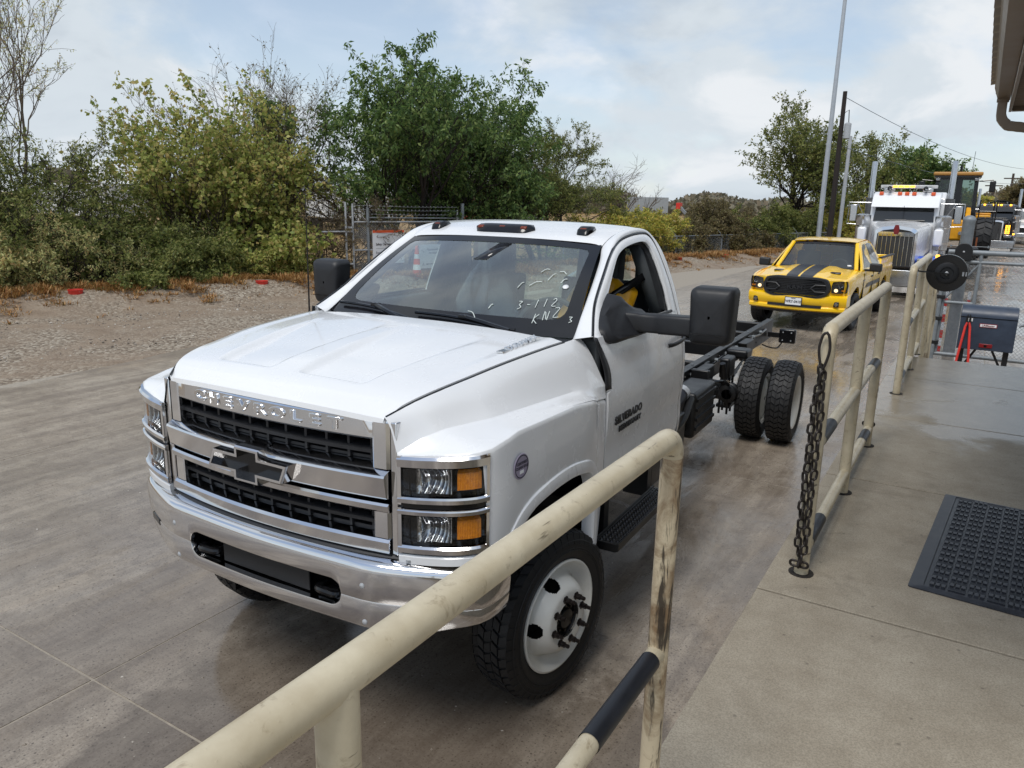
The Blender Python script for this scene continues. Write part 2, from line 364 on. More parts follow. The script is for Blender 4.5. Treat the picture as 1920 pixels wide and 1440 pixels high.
def mat_rail_paint():
    t = NT('cream pipe paint'); v = t.world()
    n = t.noise(v, 9, 6, .65); d = t.noise(v, 26, 6, .7, .5); sc_ = t.noise(t.map(v, (30, 4, 60)), 1, 4, .6)
    c = t.mix(t.ramp(n, [(.35, 0), (.7, 1)]), srgb(184, 171, 144), srgb(207, 196, 170))
    c = t.mix(t.ramp(d, [(.57, 0), (.68, .55)]), c, srgb(120, 100, 74))
    c = t.mix(t.ramp(sc_, [(.66, 0), (.70, .8)]), c, srgb(70, 58, 46))
    t.set(color=c, rough=.38, spec=.5)
    drops = t.voro(v, 95); t.bump(t.math('ADD', t.ramp(drops, [(.0, .5), (.16, 0)]), t.math('MULTIPLY', d, .25)), .25, .003); return t.m
def mat_scuffed():
    t = NT('scuffed cream paint'); v = t.world()
    n = t.noise(v, 7, 6, .7, .8); sc_ = t.noise(t.map(v, (40, 40, 6)), 1, 5, .65, .4)
    c = t.mix(t.ramp(n, [(.42, 0), (.62, 1)]), srgb(206, 190, 160), srgb(132, 108, 80))
    c = t.mix(t.ramp(sc_, [(.52, 0), (.60, .9)]), c, srgb(34, 28, 24))
    t.set(color=c, rough=.42); t.bump(sc_, .15, .003); return t.m
m_road, m_gravel, m_plat, m_rail, m_scuff = mat_road(), mat_gravel(), mat_platform(), mat_rail_paint(), mat_scuffed()
m_joint = plain('joint sealant', srgb(152, 143, 130), .8, var=.2, vscale=20)
m_dark = plain('dark gap', srgb(40, 36, 33), .9)
m_tape = plain('black tape', srgb(26, 28, 34), .45, var=.3, vscale=14)
m_chain = plain('rusty black chain', srgb(50, 45, 42), .5, metal=.5, var=.45, vscale=60)
m_galv = plain('galvanised steel', srgb(178, 181, 184), .42, metal=.3, var=.18, vscale=22)
m_galvd = plain('weathered galvanised pipe', srgb(134, 140, 144), .55, metal=.25, var=.2, vscale=14)
m_black = plain('black steel', srgb(24, 24, 25), .45, var=.25)
m_rubber = plain('rubber mat', srgb(44, 47, 54), .42, var=.3, vscale=18)
m_red = plain('red plastic', srgb(212, 58, 48), .4, var=.15)
m_white_sign = plain('white sign panel', srgb(236, 238, 240), .35, var=.02)
m_tan = plain('tan siding', srgb(196, 186, 170), .5, var=.06)
m_tan2 = plain('tan trim', srgb(140, 124, 106), .4, var=.08)
m_soffit = plain('soffit', srgb(116, 96, 76), .6, var=.08)

# ------------------------------------------------------------------ ground, road slabs
BX = lambda y: -13.6+.31*(y-6)                    # crest of the berm on the far side of the yard
rows = []
for y in list(np.arange(-30, 60, 1.0))+[70, 90, 130, 200, 400, 1200]:
    row = []
    for x in [-1200, -400, -160, -90, -60, -40]+list(np.arange(-30, 14, 1.0))+[18, 26, 40, 80, 200, 600, 1200]:
        z = -.014
        d = x-BX(y)
        if -25 < y < 60: z += .34*math.exp(-(d/1.1)**2)*(1-.5*math.exp(-((y-16)/3.2)**2))
        if d < -2 and y < 80: z += -.25*min(1, (-d-2)/6)
        row.append((x, y, z+(.03*math.sin(x*1.7+y*.9)*math.sin(y*1.3) if x < -8 and abs(y) < 50 else 0)))
    rows.append(row)
g_ = MB().grid(rows).build('ground', m_gravel, angle=80); g_['kind'] = 'structure'
road = MB(); road.add([(-7.4, -12, -.0022), (9, -12, -.0022), (9, 90, -.0022), (-4.6, 90, -.0022), (-4.6, 34, -.0022), (-7.4, 14, -.0022)], [(0, 1, 2, 3, 4, 5)])
road = road.build('road', m_joint); road['kind'] = 'structure'
xs = [-7.2, -4.6, -.96, 2.7, 6.3, 8.9]; ys = [-10.3, -5.7, -1.11, 3.46, 8.05, 12.6, 17.2, 21.8, 26.4, 31, 40, 60, 88]
for i in range(len(xs)-1):
    for j in range(len(ys)-1):
        x0, x1, y0, y1 = xs[i]+.006, xs[i+1]-.006, ys[j]+.006, ys[j+1]-.006
        if i == 0 and j > 5: continue
        if i == 3 and y0 < 5 : continue
        if i >= 3 and y0 < 3: continue
        m_ = MB(); n = 6
        def jag(a): return [a+random.uniform(-.004, .004) for _ in range(n+1)]
        ring = [(x, y0+random.uniform(-.003, .003)) for x in np.linspace(x0, x1, n)]+[(x1+random.uniform(-.003, .003), y) for y in np.linspace(y0, y1, n)[1:]]
        ring += [(x, y1+random.uniform(-.003, .003)) for x in np.linspace(x1, x0, n)[1:]]+[(x0+random.uniform(-.003, .003), y) for y in np.linspace(y1, y0, n)[1:-1]]
        if i == 0:   # ragged outer edge buried in gravel
            ring = [(x+(random.uniform(-.5, .3) if x < x0+.05 else 0), y) for x, y in ring]
        m_.prism(ring, .014, 'xy', at=-.0135+random.uniform(-.0006, .0004))
        m_.build('concrete_slab', m_road, road, smooth=False)

# loose stones at the yard's edge
def stones(n, fx, name, mat, smin, smax, parent=None):
    V = []; F = []
    base = np.array([(1, 0, 0), (-1, 0, 0), (0, 1, 0), (0, -1, 0), (0, 0, 1), (0, 0, -1)], float)
    T = [(0, 2, 4), (2, 1, 4), (1, 3, 4), (3, 0, 4), (2, 0, 5), (1, 2, 5), (3, 1, 5), (0, 3, 5)]
    for k in range(n):
        x, y, z = fx(); s_ = random.uniform(smin, smax)*(random.random()**1.5*.8+.4)
        a = random.uniform(0, 6.28); c_, s2 = math.cos(a), math.sin(a); b = base*np.array([random.uniform(.7, 1.4), random.uniform(.6, 1.1), random.uniform(.4, .8)])*s_*(1+.3*rng.standard_normal((6, 1)))
        b = np.stack([b[:, 0]*c_-b[:, 1]*s2+x, b[:, 0]*s2+b[:, 1]*c_+y, b[:, 2]+z], 1)
        k0 = len(V); V += [tuple(q) for q in b]; F += [tuple(i+k0 for i in t) for t in T]
    m_ = MB(); m_.v, m_.f = V, F
    return m_.build(name, mat, parent, normals=False, smooth=False)
def mat_stone():
    t = NT('pale gravel'); r = t.n.new('ShaderNodeNewGeometry').outputs['Random Per Island']
    t.set(color=t.ramp(r, [(0, srgb(84, 74, 66)), (.5, srgb(130, 120, 108)), (1, srgb(196, 190, 180))]), rough=.7); return t.m
m_stone = mat_stone()
def fx_yard():
    y = random.uniform(-1, 17); d = abs(random.gauss(0, 1)); x = BX(y)+.5+random.random()**1.3*5.5
    return x, y, -.012
so_ = stones(9000, fx_yard, 'loose_gravel', m_stone, .008, .026); tag(so_, 'loose pale gravel between the concrete lane and the grassy bank', 'gravel', kind='stuff')
def fx_road():
    return random.uniform(-6.5, 1.7), random.uniform(-2.6, 9), .001
so_ = stones(2600, fx_road, 'road_grit', m_stone, .0025, .008); tag(so_, 'scattered small grit and pebbles lying on the concrete lane', 'grit', kind='stuff')
def fx_edge():
    y = random.uniform(-1.8, 6); x = 1.78-abs(random.gauss(0, .10)); return x, y, .002
so_ = stones(1500, fx_edge, 'kerb_grit', plain('dark grit', srgb(70, 60, 52), .8), .002, .006); tag(so_, 'dark grit washed up along the foot of the platform', 'grit', kind='stuff')

# ------------------------------------------------------------------ platform
PZ = .73; PX = 1.79
pl = MB().bb((PX+.02, -6.4, -.2), (4.6, 6.27, PZ-.03)).build('platform', m_dark); pl['kind'] = 'structure'
yj = [-6.4, -4.72, -3.08, -1.45, .18, 1.83, 3.44, 5.07, 6.28]
for a, b in zip(yj[:-1], yj[1:]):
    MB().bb((PX, a+.007, -.1), (4.6, b-.007, PZ)).build('platform_slab', m_plat, pl, bevel=.004, seg=2)

# steps down at the far end of the platform
st = MB()
for k in range(3): st.bb((PX, 6.285+k*.3, -.1), (3.2, 6.285+(k+1)*.3-.003, PZ-.185*(k+1)))
st.build('platform_steps', m_plat, pl, bevel=.006)

# ------------------------------------------------------------------ pipe railings
def rail_run(name, label, y0, y1, posts, x=1.92, end=True, r=.030, ZT=PZ+1.065, ZM=PZ+.585, ZL=PZ+.115):
    t = thing(name, label, 'railing', (x, 0, PZ), 0, 'cream pipe railings along the platform')
    H = lambda z: z-PZ
    def rod(a, b, nm='rail', mat=m_rail, rr=r, n=20): return MB().tube([a, b], rr, n).build(nm, mat, t)
    # top rail with bent ends
    pts = [(0, y0+.0, H(ZT)-.07)] if False else []
    def bend(y, s): return [(0, y+s*(.045*(1-math.sin(a))), H(ZT)-.045*(1-math.cos(a))) for a in np.linspace(0, math.pi/2, 6)]
    e1 = [(0, y1-.05+.05*math.sin(a), H(ZT)-.05*(1-math.cos(a))) for a in np.linspace(0, math.pi/2, 7)]
    e0 = [(0, y0+.05-.05*math.sin(a), H(ZT)-.05*(1-math.cos(a))) for a in np.linspace(math.pi/2, 0, 7)]
    MB().tube(e0+e1, r, 20).build('top_rail', m_rail, t)
    for k, y in enumerate(posts):
        top = H(ZT)-(.045 if (abs(y-y0) < .01 or abs(y-y1) < .01) else .004)
        MB().tube([(0, y, 0), (0, y, top)], r, 20).build('post', m_scuff if (name_scuff == (y0, y)) else m_rail, t)
        MB().tube([(0, y, 0.0), (0, y, .004)], r+.022, 18).build('weld_foot', m_dark, t)
    ps = sorted(posts)
    for z, nm in ((ZM, 'middle_rail'), (ZL, 'bottom_rail')):
        for a, b in zip(ps[:-1], ps[1:]):
            MB().tube([(0, a+.012, H(z)), (0, b-.012, H(z))], r-.003, 18).build(nm, m_rail, t)
    return t
def tape(t, y0, y1, z, x=0, rr=.0285): MB().tube([(x, y0, z-PZ), (x, y1, z-PZ)], rr, 18, caps=False).build('tape_band', m_tape, t)
name_scuff = (-5.0, -1.21)
ra = rail_run('pipe_railing', 'cream pipe railing closest in front, with a black scuffed end post', -5.0, -1.21, [-5.0, -3.65, -2.29, -1.21], x=1.85, r=.0255, ZT=1.765, ZM=1.212, ZL=.80)
tape(ra, -1.60, -1.262, 1.212, rr=.0245)
name_scuff = None
rb = rail_run('pipe_railing', 'cream pipe railing in the middle with a chain hanging down its post', .42, 2.56, [.42, 1.55, 2.56])
for a, b in ((.50, .78), (2.22, 2.47)): tape(rb, a, b, PZ+.585)
for a, b in ((.50, .80), (2.22, 2.45)): tape(rb, a, b, PZ+.115)
rc = rail_run('pipe_railing', 'cream pipe railing beside the black hose reel at the platform end', 4.30, 6.42, [4.30, 5.5, 6.42], x=1.95)
tape(rc, 4.42, 4.72, PZ+.585); tape(rc, 4.42, 4.7, PZ+.115)
# stair handrail: looped pipe going down the steps
hr = thing('stair_handrail', 'looped cream handrail going down the steps beyond the hose reel', 'railing', (2.0, 6.62, 0), 0)
def loop(y0, z0, y1, z1, x):
    p = [(x, y0, z0-.75), (x, y0, z0-.06), (x, y0+.06, z0), (x, y1-.06, z1), (x, y1, z1-.08), (x, y1-.02, z1-.55), (x, y1-.10, z1-.60), (x, y0+.05, z0-.52)]
    MB().tube(smooth_curve(p, 40), .024, 12).build('handrail_loop', m_rail, hr)
loop(0, 1.52, 1.0, 1.05, 0)
for y, z in ((0.0, 1.45), (.95, 1.0)): MB().tube([(0, y, .0), (0, y, z)], .026, 12).build('post', m_rail, hr)
loop(.35, 1.42, 1.15, 1.0, .02)

# chains
lk = MB()
def link_ring(L=.052, W=.036, r=.0056):
    pts = []
    for k in range(20):
        a = 2*math.pi*k/20; x = math.cos(a)*(W/2-r); z = math.sin(a)*(W/2-r)+(L/2-W/2)*(1 if math.sin(a) >= 0 else -1); pts.append((x, 0, z))
    return MB().tube(pts, r, 7, closed=True)
LINK = link_ring().mesh('link', m_chain)
def chain(label, x, y, ztop, zbot, turn=0):
    t = thing('hanging_chain', label, 'chain', (x, y, ztop), turn, 'chains hanging on the railing posts')
    L = ztop-zbot; n = int(L/.042)
    sn = MB().tube(smooth_curve([(-.012, 0, .05), (-.02, 0, 0), (-.013, 0, -.05), (0, 0, -.085), (.013, 0, -.05), (.02, 0, 0), (.012, 0, .05), (0, 0, .063), (-.012, 0, .05)], 30), .0055, 8).build('snap_hook', m_chain, t)
    for s_, ph in ((-1, 0), (1, .021)):
        for k in range(n):
            z = -.09-ph-k*.042; f = k/n
            w_ = .016*s_*(1 if k > 2 else .4)*(1-.5*(f > .93))
            o = bpy.data.objects.new('link', LINK); col.objects.link(o); o.parent = t
            o.location = (w_+random.uniform(-.003, .003), random.uniform(-.004, .004)-.010*s_, z)
            o.rotation_euler = (random.uniform(-.08, .08), random.uniform(-.12, .12), (math.pi/2*(k % 2))+random.uniform(-.3, .3)+.6)
    for k in range(3):
        o = bpy.data.objects.new('link', LINK); col.objects.link(o); o.parent = t; o.location = ((k-1)*.016, 0, -.10-n*.042); o.rotation_euler = (0, R(90), R(90*(k % 2)))
    return t
chain('double black chain clipped to the post top of the middle railing', 1.915, .372, PZ+1.0, PZ+.14)
chain('chain hanging behind the far post of the middle railing', 1.915, 2.615, PZ+.95, PZ+.20)

# ------------------------------------------------------------------ rubber mat
mt = thing('door_mat', 'dark grey rubber mat with rows of raised nubs lying on the platform', 'mat', (2.86, 1.155, PZ), R(-4.0))
mw, ml = .98, 1.30
pts = round_poly([(-mw/2, -ml/2), (mw/2, -ml/2), (mw/2, ml/2), (-mw/2, ml/2)], .015, 3)
b = MB(); k0 = [(x, y, .001) for x, y in pts]; k1 = [(x, y, .006) for x, y in pts]; k2 = [(x*.905, y*.965, .012) for x, y in pts]; k3 = [(x*.89, y*.955, .012) for x, y in pts]; k4 = [(x*.885, y*.952, .008) for x, y in pts]
b.grid([k0, k1, k2, k3, k4], closed=True); b.f.append(tuple(range(4*len(pts), 5*len(pts)))); b.build('mat_base', m_rubber, mt, angle=25)
nb = MB(); rg = MB(); ny, nx = 17, 12
for j in range(ny):
    for i in range(nx):
        cx = -mw*.43+(i+.5)*mw*.86/nx; cy = -ml*.465+(j+.5)*ml*.93/ny; w_, h_ = mw*.86/nx, ml*.93/ny
        off = h_*.25 if i % 2 else -h_*.25
        for q in range(3):
            nb.box((cx+(q-1)*w_*.30, cy+off, .012), (w_*.22, h_*.34, .011))
        for q in range(4): rg.box((cx, cy-off+(q-1.5)*h_*.11, .010), (w_*.9, h_*.055, .006))
nb.build('nub_field', m_rubber, mt, smooth=False, kind='stuff'); rg.build('ridge_field', m_rubber, mt, smooth=False, kind='stuff')

# ------------------------------------------------------------------ office building with eave, gutter, downspout
bd = thing('site_office', 'tan site office whose eave and gutter hang over the platform', 'building', (3.75, 0, PZ))
Z = lambda z: z-PZ
X = lambda x: x-3.75
MB().bb((X(3.75), -1.0, Z(.0)), (X(9), 4.9, Z(3.25))).build('wall', m_tan, bd)
for k in range(28): MB().bb((X(3.735), -1.0, Z(.74+k*.09)), (X(3.752), 4.9, Z(.74+k*.09+.075))).build('siding_board', m_tan, bd, smooth=False)
for yc in (-.2, 3.2):
    f = MB(); f.bb((X(3.70), yc-.62, Z(1.55)), (X(3.74), yc+.62, Z(2.75))); f.build('window_frame', m_white_sign, bd)
    MB().bb((X(3.692), yc-.55, Z(1.62)), (X(3.699), yc+.55, Z(2.68))).build('window_pane', plain('office glass', srgb(30, 36, 40), .05, spec=.8), bd)
f = MB().bb((X(3.70), .55, Z(PZ)), (X(3.735), 1.5, Z(2.85))).build('door', m_white_sign, bd)
GX, GE = 2.31, 5.17
# sloped roof sheet with a corrugated lip
rf = MB(); rws = []
for y in np.arange(-1.4, GE+.16, .02):
    zc = .012*math.sin(y*2*math.pi/.23)
    rws.append([(X(GX-.035), y, Z(3.335)+zc), (X(GX+.6), y, Z(3.44)+zc), (X(6.5), y, Z(4.35)+zc)])
rf.grid(rws).build('roof_sheet', plain('tan metal roof', srgb(150, 140, 128), .4, metal=.2), bd, angle=60, solid=.004)
prof = [(0, 3.32), (0, 3.285), (.012, 3.27), (.012, 3.245), (.035, 3.20), (.035, 3.185), (.125, 3.185), (.125, 3.32), (.118, 3.32), (.118, 3.195), (.042, 3.195), (.042, 3.205), (.02, 3.25), (.02, 3.275), (.01, 3.288), (.01, 3.32)]
MB().prism([(X(GX)+a, Z(b)) for a, b in prof], GE+1.4, 'xz', at=-1.4).build('gutter', m_tan2, bd, angle=20)
MB().prism([(X(GX)+a, Z(b)) for a, b in ((0, 3.32), (0, 3.285), (.035, 3.19), (.125, 3.19), (.125, 3.32))], .004, 'xz', at=GE).build('gutter_end_cap', m_tan2, bd)
MB().bb((X(GX+.128), -1.4, Z(3.10)), (X(GX+.150), GE+.12, Z(3.33))).build('fascia', m_tan2, bd, bevel=.004)
for k in range(int((GE+1.3)/.1)):
    y = GE-.02-k*.1; MB().bb((X(GX+.151), y-.094, Z(3.135)), (X(3.75), y, Z(3.148))).build('soffit_strip', m_soffit, bd, smooth=False)
MB().bb((X(GX+.151), GE+.02, Z(3.10)), (X(9), GE+.10, Z(3.33))).build('rake_board', m_tan2, bd, bevel=.004)
# downspout: corrugated elbow out of the gutter, then back to the wall
path = smooth_curve([(X(GX+.075), GE-.09, Z(3.19)), (X(GX+.075), GE-.09, Z(3.10)), (X(GX+.085), GE-.09, Z(3.03)), (X(GX+.14), GE-.09, Z(2.975)), (X(GX+.24), GE-.09, Z(2.955)), (X(3.6), GE-.09, Z(2.80))], 46)
ds = MB(); rws = []
for i, p in enumerate(path):
    a = Vector(path[max(0, i-1)]); b_ = Vector(path[min(len(path)-1, i+1)]); d = (b_-a).normalized(); nrm = Vector((0, 1, 0)); sd_ = d.cross(nrm).normalized()
    w_ = 1.0+(.05 if (i % 2 and 4 < i < 22) else 0)
    sect = [(-.036, -.042), (-.030, -.048), (.030, -.048), (.036, -.042), (.036, -.008), (.030, 0), (.036, .008), (.036, .042), (.030, .048), (-.030, .048), (-.036, .042), (-.036, .008), (-.030, 0), (-.036, -.008)]
    rws.append([Vector(p)+sd_*u*w_+nrm*v*w_ for u, v in sect])
ds.grid(rws, closed=True).build('downspout', m_tan2, bd, angle=25)
MB().bb((X(GX+.03), GE-.15, Z(3.165)), (X(GX+.12), GE-.03, Z(3.19))).build('gutter_outlet', m_tan2, bd)
# ------------------------------------------------------------------ shared vehicle materials
def car_paint(name, c, wet=True, flake=0):
    t = NT(name); v = t.co(); n = t.noise(v, 5, 5, .6, .3); d = t.voro(v, 120)
    t.set(color=t.ramp(t.noise(v, 2.2, 6, .65), [(.25, tuple(x*.985 for x in c[:3])), (.6, c[:3])]), rough=t.ramp(n, [(.35, .22), (.65, .30)]) if wet else .28, spec=.5, coat=.7, coatr=.06)
    if wet: t.bump(t.ramp(d, [(.05, .6), (.20, 0)]), .22, .002)
    return t.m
m_white = car_paint('white truck paint', (.80, .81, .82, 1))
m_chrome = NT('chrome'); m_chrome.set(color=(.78, .78, .79, 1), metal=1, rough=m_chrome.ramp(m_chrome.noise(m_chrome.co(), 6, 5), [(.3, .05), (.7, .14)])); m_chrome = m_chrome.m
m_blk = plain('moulded black plastic', srgb(30, 31, 34), .5, var=.2, vscale=20, bump=.08)
m_gblk = plain('gloss black', srgb(14, 14, 16), .18, var=.2)
m_frame = plain('black chassis paint', srgb(14, 14, 15), .42, var=.35, vscale=8, bump=.1, bscale=40)
m_tyre = plain('tyre rubber', srgb(26, 26, 27), .62, var=.3, vscale=12, bump=.12, bscale=90)
m_wheel = plain('white steel wheel', srgb(222, 222, 216), .35, var=.05)
m_glass = glass('windscreen glass', (.80, .91, .87), 3.0, 0, .055)
m_sglass = glass('side glass', (.74, .82, .80), 1.2)
m_frit = plain('black glass border', srgb(24, 24, 28), .12, spec=.6)
m_int = plain('dark cab trim', srgb(58, 62, 64), .7, var=.2)
m_seat = plain('seat cloth', srgb(58, 62, 64), .8, var=.2)
m_plastic = glass('seat cover film', (.84, .90, .88), 2.6, .22)
def mat_amber():
    t = NT('amber lens'); w_ = t.wave(t.co(), 42, 3, 2, 3, 'X'); t.set(color=t.mix(t.noise(t.co(), 40, 4, .7, 2.0), srgb(150, 60, 4), srgb(255, 160, 20)), rough=.15, coat=1); t.bump(w_, .35, .004); return t.m
def mat_reflector():
    t = NT('faceted reflector'); w_ = t.wave(t.co(), 16, 1.2, 2, 2, 'X'); t.set(color=t.mix(w_, (.16, .16, .17, 1), (.62, .63, .65, 1)), metal=1, rough=.12); t.bump(w_, .8, .012); return t.m
m_amber, m_refl = mat_amber(), mat_reflector()
m_lens = glass('lamp lens', (.93, .95, .95), 1.0)
m_yel = plain('yellow raincoat', srgb(206, 150, 8), .45, var=.15, vscale=10)
m_sticker = plain('sticker', srgb(158, 150, 170), .35, var=.1)
m_ink = plain('dark print', srgb(40, 38, 52), .5)
m_marker = plain('white paint marker', srgb(214, 222, 218), .6)
m_caramber = plain('roof lamp amber', srgb(112, 44, 14), .25)

def tyre_mesh(Rr, rim, w, blocks=44, lanes=4, depth=.011, style=0):
    """carcass and tread of a tyre lying on the x axis"""
    h = w/2; c = MB()
    prof = [(-h*.70, rim-.008), (-h*.86, rim+.012), (-h*.99, rim+(Rr-rim)*.35), (-h*1.0, rim+(Rr-rim)*.55), (-h*.95, Rr-.045), (-h*.84, Rr-depth-.006), (-h*.4, Rr-depth), (0, Rr-depth+.001),
            (h*.4, Rr-depth), (h*.84, Rr-depth-.006), (h*.95, Rr-.045), (h*1.0, rim+(Rr-rim)*.55), (h*.99, rim+(Rr-rim)*.35), (h*.86, rim+.012), (h*.70, rim-.008)]
    c.lathe(prof, 'x', 64)
    for s_ in (-1, 1):
        for rr in (.40, .47, .72): c.lathe([(s_*h*1.0, rim+(Rr-rim)*rr-.002), (s_*(h*1.0+.0025), rim+(Rr-rim)*rr), (s_*h*1.0, rim+(Rr-rim)*rr+.002)], 'x', 64)
    t = MB()
    lw = 2*h*.86/lanes
    for ln in range(lanes):
        x0 = -h*.86+ln*lw
        nb_ = blocks
        for k in range(nb_):
            a0 = 2*math.pi*(k+(.5 if ln % 2 else 0))/nb_; a1 = a0+2*math.pi/nb_*.74; sk = (.35 if ln % 2 else -.35)*2*math.pi/nb_
            xa, xb = x0+lw*.06, x0+lw*.94
            P = []
            for rr in (Rr-depth-.006, Rr-(.010 if ln in (0, lanes-1) else 0)*.4):
                for (x, a) in ((xa, a0), (xb, a0+sk), (xb, a1+sk), (xa, a1)):
                    edge = -.010 if (abs(x) > h*.78) else 0
                    P.append((x, math.cos(a)*(rr+edge), math.sin(a)*(rr+edge)))
            t.add(P, [(4, 5, 6, 7), (0, 1, 5, 4), (1, 2, 6, 5), (2, 3, 7, 6), (3, 0, 4, 7)])
            # shoulder lug running down the side
            if ln in (0, lanes-1):
                s_ = -1 if ln == 0 else 1; Q = []
                for x, rr in ((s_*h*.86, Rr-.012), (s_*h*1.005, Rr-.060), (s_*h*.94, Rr-.064), (s_*h*.80, Rr-.022)):
                    for a in (a0, a1): Q.append((x, math.cos(a)*rr, math.sin(a)*rr))
                t.add(Q, [(0, 1, 3, 2), (2, 3, 5, 4), (0, 2, 4, 6), (1, 7, 5, 3)])
    return c, t
def steel_wheel(rim, deep, n=10, hand=6):
    """disc wheel profile: outer face at +x; deep>0 dished inwards (rear dual), <0 proud (front)"""
    w_ = MB()
    w_.lathe([(-.19, rim-.004), (-.185, rim+.006), (-.15, rim-.02), (-.06, rim-.034), (0.0, rim-.02), (.012, rim+.008), (.018, rim+.006), (.014, rim-.006), (.0, rim-.022), (-.03, rim-.040), (-.10, rim-.045), (-.19, rim-.02)], 'x', 48)
    return w_

TW = MB()
def make_front_wheel(parent, x, y, z, steer, flip):
    """front wheel of the white truck: disc wheel bulging outwards with oval hand holes"""
    Rr, rim = .405, .258
    w_ = MB()
    w_.lathe([(-.18, rim-.012), (-.13, rim-.036), (-.045, rim-.03), (.0, rim-.006), (.008, rim+.012), (.017, rim+.013), (.020, rim+.004), (.010, rim-.008), (-.012, rim-.020), (-.03, rim-.034), (-.04, rim-.048)], 'x', 56)
    # disc with hand holes: ring grid with gaps
    pk_ = smooth_curve([(-.040, rim-.048), (-.030, .200), (-.010, .190), (.012, .180), (.035, .166), (.052, .148), (.058, .130), (.058, .088)], 30)
    prof = pk_; n = 200; rows = [[(h, math.cos(2*math.pi*k/n)*r, math.sin(2*math.pi*k/n)*r) for k in range(n)] for h, r in prof]
    base = len(w_.v)
    for row in rows: w_.v += row
    for i in range(len(rows)-1):
        for k in range(n):
            ph = (k % (n//5))/(n//5)-.5
            rr_ = (prof[i][1]+prof[i+1][1])/2
            if abs(ph) < .155*math.sqrt(max(0, 1-((rr_-.184)/.021)**2)) : continue
            k2 = (k+1) % n; w_.f.append((base+i*n+k, base+i*n+k2, base+(i+1)*n+k2, base+(i+1)*n+k))
    o = w_.build('wheel', m_wheel, parent, angle=40, normals=False)
    c, t = tyre_mesh(Rr, rim, .226, 46, 5)
    c.build('tyre', m_tyre, o, angle=30); t.build('tread', m_tyre, o, smooth=False, normals=False, kind='stuff')
    hub = MB(); hub.lathe([(-.02, .092), (.045, .092), (.048, .080), (.03, .074), (.03, .05), (.052, .046), (.056, .03), (.056, .001)], 'x', 28)
    for k in range(8):
        a = k/8*6.283; hub.box((.036, math.cos(a)*.062, math.sin(a)*.062), (.02, .012, .012))
    hub.build('hub', m_frame, o)
    well = MB().lathe([(-.14, .255), (-.145, .01)], 'x', 32).build('brake_drum', m_frame, o)
    nut = MB().lathe([(.058, .019), (.064, .019), (.066, .013), (.088, .013), (.090, .009), (.108, .009), (.110, .006), (.110, .001)], 'x', 6)
    src = nut.build('lug_nut', plain('oily lug nut', srgb(48, 42, 40), .35, metal=.6, var=.4, vscale=90), o, angle=30)
    for k in range(8):
        a = 2*math.pi*(k+.3)/8; q = src if k == 0 else inst(src, o); q.location = (0, math.cos(a)*.112, math.sin(a)*.112)
    for q in [o]+list(o.children):
        if q.name.startswith(('tyre', 'tread')): q.location.x -= .088
    o.location = (x, y, z); o.rotation_euler = (0, 0, (math.pi if flip else 0)+steer)
    return o

# ------------------------------------------------------------------ white chassis cab truck
tk = thing('chassis_cab_truck', 'white regular cab chassis truck with chrome grille and bare black frame', 'truck', (0, 0, 0), .0277)
SZ = ([.6, .8, 1.0, 1.3, 1.45, 1.55, 1.62, 1.80, 1.95, 2.05, 2.12], [.945, .955, .965, .968, .955, .935, .915, .855, .79, .735, .695])
_sz = np.array(smooth_curve(list(zip(*SZ)), 80))
def sideX(z): return float(np.interp(z, _sz[:, 0], _sz[:, 1]))-.009*math.exp(-((z-1.08)/.08)**2)
def sideU(y, z): return sideX(z)-.055*ss(1.58, 1.80, z)*ss(1.45, .45, y)
ss = lambda a, b, x: (lambda t: t*t*(3-2*t))(min(1, max(0, (x-a)/(b-a))))
# --- hood
HY = [-.83, -.80, -.70, -.58, -.44, -.21, .10, .30]; HX = [.585, .60, .655, .690, .713, .75, .78, .80]; HZ = [1.495, 1.510, 1.553, 1.578, 1.594, 1.620, 1.638, 1.645]
_hc = np.array(smooth_curve(list(zip(HY, HX, HZ)), 90))
hx = lambda y: float(np.interp(y, _hc[:, 0], _hc[:, 1])); hz = lambda y: float(np.interp(y, _hc[:, 0], _hc[:, 2]))
hd = MB(); rows = []
NX, NY = 120, 90
for j in range(NY+1):
    v = j/NY; row = []
    for i in range(NX+1):
        u = -1+2*i/NX; u_ = u
        yf = -.80-.045*(1-u*u); yr = .255-.03*(1-abs(u))
        y = yf+(yr-yf)*v; ys_ = -.80+(.28+.80)*v; X_ = hx(ys_)*u
        cr = .036*(1-abs(u)**2.2)*(.55+.45*ss(0, .35, v))
        z = hz(ys_)+cr
        z -= .018*(1-ss(0, .06, v))
        ax = abs(X_); a_in = lerp(.085, .03, v); a_out = lerp(.385, .56, v)
        wv = .022+.02*v
        # the pocket's inner wall turns outwards at its rear: two shallow scoops either side of a raised spine
        pk = ss(a_in-wv*.3, a_in+wv, ax)*(1-ss(a_out-wv, a_out+wv*.3, ax))*ss(.125, .155, v)*(1-ss(.35, .92, v))
        z -= .026*pk
        z += .006*math.exp(-((ax-hx(ys_)*.93)/.03)**2)*ss(.1, .5, v)
        row.append((X_*(1-.004), y, z))
    rows.append(row)
    if j in (0,): pass
# edge flanges
front = [(x, y-.004, z-.02) for x, y, z in rows[0]]
rows2 = [front]+rows+[[(x, y+.004, z-.03) for x, y, z in rows[-1]]]
rows3 = [[(r[0][0]-.001, r[0][1], r[0][2]-.025)]+r+[(r[-1][0]+.001, r[-1][1], r[-1][2]-.025)] for r in rows2]
hood = hd.grid(rows3).build('hood', m_white, tk, angle=40)
MB().tube([(.10, -.585, 1.577), (.115, -.40, 1.607)], .0015, 5).build('paint_scratch', m_frit, hood) if False else None

